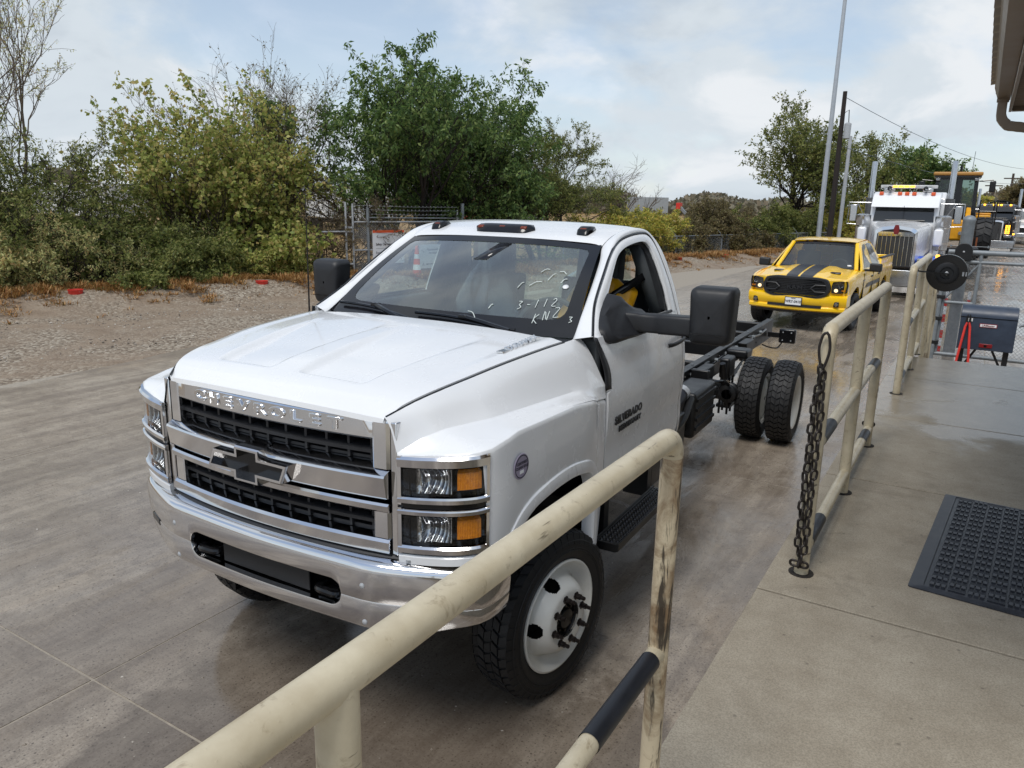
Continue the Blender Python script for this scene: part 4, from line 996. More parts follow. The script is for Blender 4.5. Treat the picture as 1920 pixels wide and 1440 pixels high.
for s_ in (1, -1):
    hb_ = hl_strip([(-.055, 1.365), (-.055, .99), (-.075, .99), (-.075, 1.365)], 0, 1, 'headlamp', m_gblk, tk, s_)
    hl_strip([(-.05, 1.368), (.006, 1.366), (.014, 1.356), (.010, 1.326), (.0, 1.322), (-.05, 1.330)], 0, 1, 'headlamp_bezel', m_chrome, hb_, s_)
    hl_strip([(-.05, 1.212), (.006, 1.210), (.014, 1.204), (.012, 1.188), (.002, 1.184), (-.05, 1.184)], 0, 1, 'headlamp_bezel', m_chrome, hb_, s_)
    hl_strip([(-.05, 1.164), (.006, 1.163), (.014, 1.157), (.012, 1.143), (.002, 1.139), (-.05, 1.139)], 0, 1, 'headlamp_bezel', m_chrome, hb_, s_)
    hl_strip([(-.05, 1.020), (.006, 1.018), (.014, 1.010), (.012, .990), (.002, .984), (-.05, .984)], 0, 1, 'headlamp_bezel', m_chrome, hb_, s_)
    hl_strip([(.0, 1.183), (.0, 1.165), (-.04, 1.165), (-.04, 1.183)], 0, 1, 'headlamp_gap', m_gblk, hb_, s_)
    for z0, z1 in ((1.18, 1.368), (.985, 1.168)):
        hl_strip([(-.05, z1), (.010, z1), (.010, z0), (-.05, z0)], 0, .045, 'headlamp_bezel', m_chrome, hb_, s_, 4)
        hl_strip([(-.05, z1), (.010, z1), (.010, z0), (-.05, z0)], .965, 1.0, 'headlamp_bezel', m_chrome, hb_, s_, 4)
    for z0, z1 in ((1.216, 1.318), (1.024, 1.134)):
        zc = (z0+z1)/2; hh = (z1-z0)/2
        # bowl reflector
        rws = []
        for s in np.linspace(.20, .60, 14):
            q = (s-.40)/.20; rws.append([(s_*hlp(s, -.012-.045*(1-q*q)*(1-(t*.9)**2))[0], hlp(s, -.012-.045*(1-q*q)*(1-(t*.9)**2))[1], zc+hh*t*.92+.030*s) for t in np.linspace(-1, 1, 9)])
        MB().grid(rws).build('reflector', m_refl, hb_, angle=70)
        hl_strip([(-.03, z1-.010), (-.010, z1-.018), (-.008, z0+.020), (-.03, z0+.012)], .66, .93, 'turn_lamp', m_amber, hb_, s_, 12)
        hl_strip([(.001, z1), (.001, z0)], .04, .97, 'headlamp_lens', m_lens, hb_, s_, 14, closed=False)
    hl_strip([(-.06, .980), (.000, .979), (.006, .972), (.004, .942), (-.06, .940)], -.0, 1, 'headlamp_valance', m_white, tk, s_)

# --- bumper
bp = [(-.985, -.53), (-.985, -.62), (-.965, -.70), (-.90, -.755), (-.62, -.868), (-.435, -.893), (0, -.912), (.435, -.893), (.62, -.868), (.90, -.755), (.965, -.70), (.985, -.62), (.985, -.53)]
bpts = smooth_curve(bp, 300); bA = np.array(bpts); bS = np.linspace(0, 1, 300)
def bpath(s, off):
    x = float(np.interp(s, bS, bA[:, 0])); y = float(np.interp(s, bS, bA[:, 1])); e = .003
    d = np.array([np.interp(min(1, s+e), bS, bA[:, k])-np.interp(max(0, s-e), bS, bA[:, k]) for k in (0, 1)]); d /= np.linalg.norm(d)
    return x+d[1]*off, y-d[0]*off
sv = sorted(set(list(np.linspace(0, 1, 41))+[float(np.interp(v, bA[:, 0], bS)) for v in list(np.linspace(-.45, -.37, 14))+list(np.linspace(.37, .45, 14))]))
def opening(x):
    ax = abs(x)
    if ax >= .437: return .785, .785
    r_ = .055; q = max(0, ax-(.437-r_)); c_ = math.sqrt(max(0, r_*r_-q*q)) if q > 0 else r_
    return (.842-r_+c_, .728+r_-c_) if True else None
up_, lo_ = [], []
for s in sv:
    x0, y0 = bpath(s, 0); zt, zb = opening(x0); lift = .05*ss(.75, .98, abs(x0)); bot = .655+.055*ss(.7, .98, abs(x0))
    def row(L): return [(bpath(s, o)[0], bpath(s, o)[1], z) for o, z in L]
    up_.append(row([(-.16, .940), (-.05, .948), (-.015, .944), (.0, .930), (.004, .905), (.002, max(zt, .80)+.03 if abs(x0) < .437 else .83), (-.002, zt+.006), (-.004, zt), (-.03, zt)]))
    lo_.append(row([(-.03, zb), (-.004, zb), (-.002, zb-.006), (-.008, bot+.03), (-.016, bot+.008), (-.03, bot), (-.09, bot+.004)]))
MB().grid(up_).build('front_bumper', m_chrome, tk, angle=40)
MB().grid(lo_).build('front_bumper_lower', m_chrome, tk, angle=40)
for x in (-.541, .541):
    for z in (.848, .690):
        y = -.882 if z > .8 else -.872
        s1 = MB().lathe([(0, .013), (-.004, .012), (-.007, .007), (-.008, .001)], 'y', 16); q = s1.build('bumper_bolt', m_galv, tk); q.location = (x, y-.002, z)
pan = MB(); pan.bb((-.60, -.81, .68), (.60, -.795, .90)); pan.bb((-.60, -.81, .66), (.60, -.70, .68)); pan.build('bumper_recess', m_gblk, tk)
pm = MB(); pm.bb((-.25, -.868, .735), (.25, -.862, .845)); pmo = pm.build('bumper_mesh_panel', plain('mesh panel', srgb(18, 18, 19), .6, bump=.6, bscale=160), tk)
for s_ in (-1, 1):
    hk = MB().tube(smooth_curve([(s_*.40, -.82, .76), (s_*.39, -.87, .762), (s_*.345, -.885, .77), (s_*.30, -.87, .765), (s_*.29, -.82, .76)], 18), .017, 10).build('tow_hook', m_gblk, tk)
    MB().bb((s_*.29, -.86, .735), (s_*.42, -.80, .752)).build('hook_bracket', m_frame, tk)
    sl = MB().box((s_*.80, -.795, .775), (.12, .010, .034), Matrix.Rotation(s_*R(22), 3, 'Z')).build('bumper_slot', m_gblk, tk, bevel=.004)
tp_ = MB(); rws = []
for x in np.linspace(-.90, .90, 31): rws.append([(x, -.87+.16*(abs(x)/.9)**2.4, .946), (x, -.74+.06*(abs(x)/.9)**2, .958)])
tp_.grid(rws).build('bumper_top_pad', m_blk, tk, solid=.006)
MB().tube([(.70, -.80, .952), (.70, -.80, .962)], .012, 12).build('pad_bolt', m_galv, tk)

# --- roof lamps
def roofz(x, y): return interp(y, rc_y, rc_z)-(.022*(abs(x)/.65)**2.4)
for x, w_, nl in ((-.500, .085, 1), (0, .40, 3), (.500, .085, 1)):
    y = 1.075 if nl == 3 else 1.125; b_ = MB(); zc = roofz(x, y)-.004; rws = []
    for k, u in enumerate(np.linspace(-1, 1, 13)):
        f = math.sqrt(max(0, 1-abs(u)**6)); rws.append([(x+u*w_/2, y-.055*f-.004, zc-.012), (x+u*w_/2, y-.045*f, zc+.004+.016*f), (x+u*w_/2, y, zc+.012+.026*f), (x+u*w_/2, y+.055*f, zc+.018+.018*f), (x+u*w_/2, y+.085*f, zc+.014)])
    lo = b_.grid(rws).build('roof_lamp', m_gblk, tk, angle=50)
    for k in range(nl):
        xx = x+(k-(nl-1)/2)*.145; MB().box((xx, y-.036, zc+.018), (.040, .022, .012), Matrix.Rotation(R(38), 3, 'X')).build('roof_lamp_lens', m_caramber, lo, bevel=.004)
# --- wipers and cowl
cw = MB(); rws = []
for u in np.linspace(-1, 1, 31): rws.append([(.795*u, .245-.02*(1-abs(u)), 1.625+.03*(1-u*u)), (.80*u, .30-.02*(1-u*u), 1.618+.02*(1-u*u)), (.795*u, .425-.10*(1-u*u), 1.628)])
cw.grid(rws).build('cowl', m_blk, tk)
for (u0, v0, u1, v1, up_arm) in ((-.93, .075, -.18, .01, (-.52, .05)), (-.16, .075, .62, -.01, (.25, .03))):
    p = [Vector(onws(lerp(u0, u1, t), max(.004, lerp(v0, v1, t)+.03*math.sin(math.pi*t)), .020)) for t in np.linspace(0, 1, 12)]
    MB().tube(p, .009, 6).build('wiper_blade', m_gblk, tk)
    c_ = Vector(onws(up_arm[0], up_arm[1]+.02, .040)); e_ = Vector(onws(u1-.02, .002, .02)); e_.y -= .03
    MB().tube(smooth_curve([c_, c_*.5+e_*.5+Vector((0, -.015, .006)), e_], 8), .013, 6).build('wiper_arm', m_gblk, tk)
    MB().box(c_, (.05, .03, .02)).build('wiper_clip', m_gblk, tk, bevel=.004)
# antenna on the passenger fender
MB().tube([(-.87, .33, 1.56), (-.87, .33, 1.64), (-.872, .34, 2.30)], [.012, .005, .0018], 8).build('antenna', m_gblk, tk)

# --- mirrors
def mirror(s_, ext):
    sail = MB(); ol = [(.472, 1.672), (.520, 1.705), (.587, 1.745), (.680, 1.795), (.755, 1.830), (.800, 1.780), (.860, 1.752), (.935, 1.738), (.965, 1.715), (.955, 1.640), (.880, 1.615), (.670, 1.610), (.530, 1.600), (.475, 1.620)]
    ol = round_poly(ol, .02, 3); n = len(ol)
    a = [(s_*(sideU(y, z)-.004), y, z) for y, z in ol]; b_ = [(s_*(sideU(y, z)+.026+.05*ss(.50, .80, y)), y*.97+.02, (z-1.69)*.92+1.69) for y, z in ol]; c_ = [(s_*(sideU(y, z)+.038+.07*ss(.52, .82, y)), y*.80+.14, (z-1.69)*.70+1.69) for y, z in ol]
    sail.grid([a, b_, c_], closed=True); sail.f.append(tuple(range(2*n, 3*n))); mo = sail.build('mirror_mount', m_blk, tk, angle=50)
    x0 = sideX(1.69)+.03; x1 = x0+ext
    arm = MB(); yb = .76
    sec = round_poly([(-.05, -.046), (.05, -.046), (.05, .046), (-.05, .046)], .016, 3)
    arm.grid([[(s_*x, lerp(yb, .80, (x-x0)/(x1-x0))+u*sc_, 1.688+v*sc_) for u, v in sec] for x, sc_ in (((x0-.02, 1.15), (x0+.06, 1.1), (x0+.07, 1.0), (x1-.14, 1.0), (x1-.135, 1.06), (x1+.03, 1.06)) if ext > .2 else ((x0-.02, 1.1), (x1+.03, 1.0)))], closed=True).build('mirror_arm', m_blk, mo, angle=40)
    hd_ = MB(); rws = []
    W, H = .220, .285; zc = 1.748
    rp = round_poly([(-W/2*.90, -H/2), (W/2*.92, -H/2*.98), (W/2, H/2*.86), (W/2*.88, H/2), (-W/2*.80, H/2), (-W/2, H/2*.86)], [.03, .045, .035, .05, .05, .03], 6)
    cx = x1+.115
    for dy, sc_ in ((.055, .93), (.05, 1.0), (0, 1.0), (-.035, .985), (-.06, .93), (-.075, .80), (-.080, .5), (-.081, .05)):
        rws.append([(s_*(cx+u*sc_), .80+dy, zc+v*sc_) for u, v in rp])
    hd_.grid(rws, closed=True).build('mirror_head', m_blk, mo, angle=45)
    band = MB().grid([[(s_*(cx+u*k), .80+dy, zc-H*.29+v) for dy, v in ((-.082, 0.002), (-.082, -.002))] for u, k in ((-W*.44, .9), (0, 1), (W*.44, .9))]).build('mirror_seam', m_gblk, mo)
    MB().add([(s_*(cx+u*.9), .856, zc+v*.92) for u, v in rp], [tuple(range(len(rp)))]).build('mirror_glass', m_chrome, mo, smooth=False)
mirror(1, .307); mirror(-1, .085)

# --- front wheels
make_front_wheel(tk, .945, 0, .405, R(-9), False)
make_front_wheel(tk, -.945, 0, .405, R(-9), True)
MB().tube([(-.86, 0.02, .40), (.86, 0.02, .40)], .05, 12).build('front_axle', m_frame, tk)

# --- step
for s_ in (1, -1):
    stp = MB(); stp.prism([(.945, .60), (.945, .635), (.952, .635), (.955, .622), (1.062, .622), (1.065, .628), (1.072, .628), (1.072, .585), (1.05, .575), (.96, .575)], .86, 'xz', at=.41)
    if s_ < 0: stp.v = [(-x, y, z) for x, y, z in stp.v]
    so2 = stp.build('running_board', m_frame, tk, bevel=.003)
    nb = MB()
    for i in range(4):
        for j in range(26): nb.lathe([(0, .012), (.006, .009), (.006, .006), (.002, .004)], 'z', 8, (s_*(.972+i*.027), .43+j*.0325+(.016 if i % 2 else 0), .622))
    nb.build('tread_studs', m_gblk, so2, kind='stuff')
    MB().bb((s_*.80, .5, .60), (s_*.95, .56, .86)).build('step_bracket', m_frame, tk); MB().bb((s_*.80, 1.15, .60), (s_*.95, 1.21, .86)).build('step_bracket', m_frame, tk)
    MB().bb((s_*.885, .30, .78), (s_*.93, 1.62, .82)).build('sill', m_white, tk, bevel=.01)

# --- chassis
FZ = .845
for s_ in (1, -1):
    fr2 = MB(); fr2.prism([(s_*.43, FZ), (s_*.43, FZ-.235), (s_*.355, FZ-.235), (s_*.355, FZ-.225), (s_*.42, FZ-.225), (s_*.42, FZ-.010), (s_*.355, FZ-.010), (s_*.355, FZ)], 8.05, 'xz', at=-.75)
    fo = fr2.build('frame_rail', m_frame, tk, bevel=.004)
    bl = MB()
    for k in range(24):
        y = 2.0+k*.19; bl.lathe([(0, .011), (.008, .010), (.009, .001)], 'x', 6, (.43, y, FZ-.05-.12*(k % 2)))
    if s_ < 0: bl.v = [(-x, y, z) for x, y, z in bl.v]
    bl.build('frame_bolts', m_galv if False else m_frame, fo, kind='stuff')
    # leaf springs, hangers, shock
    WB = 4.754
    lf = MB()
    for k in range(6): 
        L = .80-.09*k; lf.tube([(s_*.50, WB-L, .56+.10*(L/.8)**2-.012*k), (s_*.50, WB-L*.5, .56+.025*(L/.8)**2-.012*k), (s_*.50, WB, .56-.012*k), (s_*.50, WB+L*.5, .56+.025*(L/.8)**2-.012*k), (s_*.50, WB+L, .56+.10*(L/.8)**2-.012*k)], .009, 6)
    lf.build('leaf_spring', m_frame, tk)
    hg = MB(); hg.prism([(WB-1.02, FZ-.02), (WB-.66, FZ-.02), (WB-.72, .58), (WB-.92, .58)], .10, 'yz', at=s_*.44 if s_ > 0 else -.54); hg.build('spring_hanger', m_frame, tk, bevel=.01)
    hg = MB(); hg.prism([(WB+.60, FZ-.02), (WB+.98, FZ-.02), (WB+.9, .60), (WB+.75, .60)], .10, 'yz', at=.44 if s_ > 0 else -.54); hg.build('spring_hanger', m_frame, tk, bevel=.01)
    bp2 = MB()
    bp2.bb((s_*.44, WB+.12, FZ-.10), (s_*.66, WB+.34, FZ-.01)); bp2.build('bump_stop_bracket', m_frame, tk, bevel=.025, seg=3)
    MB().bb((s_*.50, WB-.34, FZ-.22), (s_*.60, WB-.10, FZ-.02)).build('spring_bracket', m_frame, tk, bevel=.02)
    ub = MB(); ub.bb((s_*.44, WB-.10, .27), (s_*.58, WB+.10, .30))
    for dy in (-.07, .07):
        for dx in (.465, .545): ub.tube([(s_*dx, WB+dy, .20), (s_*dx, WB+dy, .60)], .012, 8)
    ub.build('axle_ubolts', m_frame, tk)
    # rear lamp on its bracket
    MB().bb((s_*.44, 6.98, .66), (s_*.58, 7.00, .72)).build('lamp_bracket', m_frame, tk)
    lb = MB().bb((s_*.58, 6.95, .60), (s_*.78, 7.03, .78)).build('tail_lamp', m_gblk, tk, bevel=.02, seg=3)
    for dx in (-.05, .05):
        for dz in (-.05, .05): MB().tube([(s_*(.68+dx), 6.94, .69+dz), (s_*(.68+dx), 6.948, .69+dz)], .008, 8).build('lamp_screw', m_galv, lb)
    MB().tube(smooth_curve([(s_*.62, 6.98, .60), (s_*.58, 6.92, .54), (s_*.5, 6.8, .56), (s_*.44, 6.7, .60)], 12), .009, 6).build('lamp_wire', m_gblk, tk)
for y in (.3, 1.5, 2.6, 3.7, 4.3, 5.4, 6.4, 7.25): MB().bb((-.42, y-.04, FZ-.20), (.42, y+.04, FZ-.06)).build('cross_member', m_frame, tk, bevel=.01)
# equipment between cab and rear axle on the driver side
MB().prism(round_poly([(1.78, .78), (2.5, .78), (2.5, .50), (2.25, .40), (1.78, .40)], .05, 3), .30, 'yz', at=.46).build('fuel_tank', m_frame, tk, bevel=.02)
eq = MB().bb((.46, 2.95, .42), (.70, 3.55, .80)).build('air_tank_box', m_frame, tk, bevel=.03, seg=3)
for z in (.50, .58, .66, .74): MB().bb((.70, 2.98, z-.012), (.715, 3.52, z+.012)).build('box_rib', m_frame, eq)
MB().prism([(2.6, .84), (2.9, .84), (2.95, .50), (2.75, .46)], .20, 'yz', at=.44).build('tank_bracket', m_frame, tk, bevel=.01)
MB().tube(smooth_curve([(.62, 2.10, .70), (.66, 2.35, .78), (.68, 2.6, .88)], 10), .055, 14).build('filler_hose', plain('ribbed hose', srgb(40, 42, 50), .5), tk)
MB().tube([(.68, 2.59, .875), (.685, 2.63, .893)], .062, 14).build('hose_clamp', m_galv, tk)
MB().tube(smooth_curve([(.70, 2.2, .62), (.75, 2.45, .72), (.74, 2.66, .84)], 10), .03, 10).build('breather_hose', m_frame, tk)
MB().bb((-.80, 1.8, .36), (-.46, 3.4, .80)).build('exhaust_box', m_frame, tk, bevel=.04)
MB().tube([(0, .9, .5), (0, 4.5, .5)], .05, 12).build('drive_shaft', m_frame, tk)
MB().tube([(-.3, 1.72, .72), (-.3, 2.2, .72)], .12, 16).build('transmission_tail', m_frame, tk)
MB().tube([(-.86, 4.754, .405), (.86, 4.754, .405)], .075, 14).lathe([(-.16, .02), (-.13, .17), (0, .21), (.13, .17), (.16, .02)], 'x', 20, (0, 4.754, .405)).build('rear_axle', m_frame, tk)
MB().bb((-.42, 1.72, FZ-.004), (.42, 1.95, FZ+.004)).build('cab_rear_shelf', m_frame, tk)
for k in range(5): MB().tube(smooth_curve([(-.2+.03*k, 1.8, FZ-.03), (-.24+.03*k, 3.2, FZ-.05-.01*k), (-.22+.03*k, 5.0, FZ-.04)], 14), .008, 5).build('brake_line', m_gblk, tk)
for y in (2.2, 3.1, 3.9): MB().bb((-.14, y, FZ-.12), (.16, y+.25, FZ-.01)).build('valve_block', m_frame, tk, bevel=.02)

# looms, hoses, chambers and shocks hung on the chassis
for s_ in (1, -1):
    lo_ = MB().tube(smooth_curve([(s_*.445, 1.9+k*.35, FZ-.06-.02*(k % 2)-.01*random.random()) for k in range(15)], 90), .014, 7).build('wiring_loom', m_gblk, tk)
    for k in range(12): MB().tube([(s_*.43, 2.1+k*.4, FZ-.06), (s_*.464, 2.1+k*.4, FZ-.06)], .019, 8).build('loom_clip', m_galvd, lo_)
    MB().tube([(s_*.60, 4.754-.30, .36), (s_*.56, 4.754-.46, .80)], [.035, .028], 12).build('shock_absorber', m_frame, tk)
    MB().lathe([(4.30, .05), (4.31, .085), (4.36, .09), (4.37, .10), (4.39, .10), (4.40, .09), (4.48, .085), (4.49, .04)], 'y', 20, (s_*.62, 0, .50)).build('brake_chamber', m_frame, tk)
    for k in range(3): MB().tube(smooth_curve([(s_*.60, 4.46, .55+.02*k), (s_*.66, 4.1-.1*k, .66+.03*k), (s_*.50, 3.8-.15*k, .74), (s_*.44, 3.6-.2*k, .76)], 14), .010, 6).build('air_hose', m_gblk, tk)
    for y in (2.75, 3.75, 4.15, 5.9): MB().prism([(y-.06, FZ-.02), (y+.06, FZ-.02), (y+.03, FZ-.20), (y-.03, FZ-.20)], .03, 'yz', at=s_*.432 if s_ > 0 else -.462).build('gusset', m_frame, tk, bevel=.006)
    MB().bb((s_*.44, 3.66, .55), (s_*.60, 3.72, FZ)).build('hanger_plate', m_frame, tk, bevel=.01); MB().tube([(s_*.44, 5.62, .62), (s_*.56, 5.62, .62)], .03, 12).build('spring_pin', m_galvd, tk)
for k in range(9): MB().lathe([(FZ, .012), (FZ+.007, .012), (FZ+.009, .004)], 'z', 6, (.395, 2.2+k*.55, 0)).build('flange_bolt', m_galvd, tk)

# --- rear duals
def rear_wheel(x, deep, flip):
    Rr, rim = .405, .258; w_ = MB()
    w_.lathe([(-.105, rim-.002), (-.10, rim-.034), (.06, rim-.034), (.090, rim-.012), (.100, rim+.008), (.106, rim+.006), (.104, rim-.006), (.092, rim-.022), (.06, rim-.044), (-.085, rim-.052), (-.090, .19), (-.092, .17), (-.10, .10), (-.10, .02)], 'x', 48)
    o = w_.build('wheel', m_wheel, tk, angle=40)
    c, t = tyre_mesh(Rr, rim, .236, 42, 5, .014); c.build('tyre', m_tyre, o, angle=30); t.build('tread', m_tyre, o, smooth=False, normals=False, kind='stuff')
    for k in range(6):
        a = k*math.pi/3+.4; MB().lathe([(-.084, .036), (-.083, .001)], 'x', 16, (0, math.cos(a)*.205, math.sin(a)*.205)).build('hand_hole', m_gblk, o)
    MB().lathe([(-.09, .09), (.02, .085), (.04, .06), (.045, .001)], 'x', 24).build('hub', m_frame, o)
    o.location = (x, 4.754, .405); o.rotation_euler = (R(random.uniform(0, 60)), 0, math.pi if flip else 0)
rear_wheel(1.085, 1, False); rear_wheel(.795, 0, True); rear_wheel(-1.085, 1, True); rear_wheel(-.795, 0, False)
# yellow raincoat lying on the driver seat
yc = MB(); rws = []
for k in range(13):
    v = k/12; row = []
    for i in range(17):
        u = -1+2*i/16; fold = .030*math.sin(u*9+v*7)*(.4+v)+.020*math.sin(u*19-v*11)
        row.append((.52+u*.20+.03*v, lerp(1.40, 1.02, v)-.05*math.sin(v*3.1)+.05*u, lerp(1.84, 1.42, v)+fold-.08*abs(u)**2+.03*math.sin(v*6)))
    rws.append(row)
yo = yc.grid(rws).build('rain_jacket', m_yel, None, solid=.012, subsurf=1); tag(yo, 'yellow rain jacket draped on the driver seat of the white truck', 'jacket')
yo.rotation_euler = (0, 0, .0277)
# ------------------------------------------------------------------ yellow crew pickup
m_yellow = car_paint('yellow pickup paint', srgb(255, 204, 22))
m_decal = plain('black decal', srgb(38, 38, 41), .35, var=.15)
m_dglass = plain('dark tinted glass', srgb(20, 25, 26), .04, spec=.9)
def emis(name, c, s):
    t = NT(name); t.set(color=c, ecol=c, estr=s, rough=.3); return t.m
m_lit = emis('lit headlamp', (1, .72, .38, 1), 1.1)
m_litamber = emis('lit amber beacon', (1, .42, .03, 1), 2.6)
pk = thing('pickup_truck', 'yellow crew cab pickup with black grille and black hood stripes', 'pickup', (-.38, 12.80, 0), R(-2.5)); pk.scale = (.93, .93, .885)
PXZ = ([.45, .60, .80, .98, 1.08, 1.16, 1.22], [.90, .945, .968, .985, .980, .965, .945])
def pside(z): return interp(z, *PXZ)
def arch_z(y, base):
    z = base
    for c in (0, 3.57):
        if abs(y-c) < .53: z = max(z, .40+math.sqrt(.53**2-(y-c)**2))
    return z
ysl = sorted(set(list(np.linspace(-.80, 4.92, 70))+[c+d for c in (0, 3.57) for d in (-.53, -.527, -.51, -.47, -.40, -.3, -.15, 0, .15, .3, .40, .47, .51, .527, .53)]))
for s_ in (1, -1):
    rws = []
    for y in ysl:
        zb = arch_z(y, .47); zt = interp(y, [-.8, -.5, 0, .5, 2.98, 3.02, 3.1, 4.92], [1.09, 1.13, 1.18, 1.20, 1.22, 1.34, 1.37, 1.38])
        inn = interp(y, [-.80, -.70, -.5, -.2, 4.6, 4.92], [.10, .055, .02, .0, .0, .05])
        fl = .035*(math.exp(-((abs(y)-.50)/.25)**2)+math.exp(-((abs(y-3.57)-.50)/.25)**2))*0
        rws.append([(s_*((pside(z) if z <= 1.22 else .945-.02*(z-1.22)/.15)-inn), y, z) for z in [zb+(zt-zb)*k/12 for k in range(13)]])
    rws = [[(s_*(abs(r[0][0])-.09), r[0][1], r[0][2])]+r+[(s_*(abs(r[-1][0])-.05), r[-1][1], r[-1][2]+.012)] for r in rws]
    bo = MB().grid(rws).build('body_side', m_yellow, pk, angle=50)
    # window side with pillars
    def px_(z): return interp(z, [1.18, 1.30, 1.60, 1.80], [.95, .915, .79, .69])
    ol = smooth_curve([(.62, 1.20), (.80, 1.33), (1.05, 1.53), (1.28, 1.70), (1.55, 1.79), (2.0, 1.815), (2.45, 1.80), (2.72, 1.72), (2.90, 1.45), (3.0, 1.21)], 40)
    cen = 1.20
    rws = [[(s_*px_(lerp(1.20, z, t)), y, lerp(1.20, z, t)) for y, z in ol] for t in np.linspace(0, 1, 9)]
    rws.append([(s_*(px_(z)-.05), y, z+.03) for y, z in ol])
    MB().grid(rws).build('cab_side', m_yellow, pk, angle=50)
    for win, nm, mt_ in (([(.86, 1.27), (1.00, 1.39), (1.18, 1.55), (1.36, 1.68), (1.55, 1.745), (1.78, 1.755), (1.76, 1.50), (1.74, 1.25)], 'front_window', m_gblk), ([(1.84, 1.25), (1.87, 1.50), (1.89, 1.755), (2.2, 1.762), (2.45, 1.745), (2.56, 1.66), (2.66, 1.45), (2.70, 1.27)], 'rear_window', m_dglass)):  # front pane is plain black for the dark interior behind an open window
        MB().add([(s_*(px_(z)+.004), y, z) for y, z in win], [tuple(range(len(win)))]).build(nm, mt_, pk, solid=.004, smooth=False)
    for y in (1.62, 2.52): MB().bb((s_*.975, y-.09, 1.03), (s_*1.00, y+.09, 1.065)).build('door_handle', m_blk, pk, bevel=.008)
    for y in (.72, 1.80, 2.75): MB().bb((s_*.935, y-.004, .55), (s_*(.9855), y+.004, 1.16)).build('door_gap', m_gblk, pk)
    # decals on the flank
    def decal(pts): MB().add([(s_*(pside(z)+.004), y, z) for y, z in pts], [tuple(range(len(pts)))]).build('side_decal', m_decal, bo, smooth=False)
    decal([(.95, .82), (1.00, .82), (1.12, .92), (1.07, .92)]); decal([(1.05, .82), (1.10, .82), (1.22, .92), (1.17, .92)]); decal([(1.15, .82), (2.7, .82), (2.8, .92), (1.27, .92)])
    decal([(.58, 1.00), (.80, 1.00), (.84, 1.03), (.62, 1.03)]); decal([(.60, .90), (.66, .90), (.70, .99), (.64, .99)])
    # mirrors
    mh = MB().bb((s_*1.03, .82, 1.20), (s_*1.27, .94, 1.38)).build('mirror', m_blk, pk, bevel=.035, seg=3); MB().bb((s_*.90, .84, 1.20), (s_*1.08, .92, 1.25)).build('mirror_arm', m_blk, mh, bevel=.01)
    # arch liners
    for c in (0, 3.57):
        MB().grid([[(s_*x, c+.53*math.cos(a), .40+.53*math.sin(a)) for a in np.linspace(-.1, math.pi+.1, 20)] for x in (.93, .55)]).build('wheel_arch', m_gblk, pk)
        wh = MB().lathe([(-.10, .24), (.0, .235), (.02, .225), (-.02, .19), (-.01, .08), (.02, .06), (.02, .001)], 'x', 24).build('wheel', m_gblk, pk, angle=40)
        cc, tt = tyre_mesh(.405, .24, .275, 34, 4, .014); cc.build('tyre', m_tyre, wh); tt.build('tread', m_tyre, wh, smooth=False, normals=False, kind='stuff')
        for k in range(6):
            a = k*math.pi/3; MB().bar((.012, math.cos(a)*.05, math.sin(a)*.05), (.012, math.cos(a)*.21, math.sin(a)*.21), .05, .02, (1, 0, 0)).build('spoke', m_gblk, wh)
        wh.location = (s_*.86, c, .405); wh.rotation_euler = (0, 0, (0 if s_ > 0 else math.pi)+(R(-4) if c == 0 else 0))
# hood with centre dome
def phood(u, v):
    y = lerp(-.86+.13*abs(u)**2.2, .66-.05*(1-u*u), v); x = u*lerp(.80, .935, v**.6)
    z = lerp(1.085, 1.215, ss(-.1, 1.0, v))+.045*(1-abs(u)**2)+.035*(1-ss(.42, .60, abs(u)))*ss(.0, .35, v)-.05*(1-ss(0, .14, v))
    return (x, y, z)
pho = MB().grid([[phood(u, v) for u in np.linspace(-1, 1, 49)] for v in np.linspace(0, 1, 31)]).build('hood', m_yellow, pk, angle=60)
for a, b in ((-.31, -.035), (.015, .31)):
    MB().grid([[(lambda q: (q[0], q[1], q[2]+.004))(phood(lerp(a, b, t)*(1 if v > .1 else 1), v)) for t in np.linspace(0, 1, 9)] for v in np.linspace(.04, .99, 20)]).build('hood_stripe', m_decal, pho, angle=60)
for u in (-.62, .62):
    q = phood(u, .50); MB().box((q[0], q[1], q[2]+.006), (.22, .14, .03), Matrix.Rotation(R(6), 3, 'X')).build('hood_vent', m_gblk, pho, bevel=.02)
    MB().box((q[0], q[1]+.10, q[2]+.012), (.26, .18, .035), Matrix.Rotation(R(8), 3, 'X')).build('vent_scoop', m_yellow, pho, bevel=.03, seg=3)
# fender tops closing the gap between the hood edge and the flank
for s_ in (1, -1):
    rws = []
    for v in np.linspace(0, 1, 20):
        a_ = phood(s_, v); y = a_[1]; zt = interp(y, [-.8, -.5, 0, .5, 2.98], [1.09, 1.13, 1.18, 1.20, 1.22]); inn_ = interp(y, [-.80, -.70, -.5, -.2, 4.6], [.10, .055, .02, .0, .0]); xs_ = pside(min(zt, 1.22))-inn_
        rws.append([(s_*(abs(a_[0])-.01), y, a_[2]-.006), (s_*lerp(abs(a_[0]), xs_, .5), y, lerp(a_[2], zt, .5)+.012), (s_*(xs_-.012), y, zt+.006), (s_*(xs_+.001), y, zt-.02)])
    MB().grid(rws).build('fender_top', m_yellow, pk, angle=50)
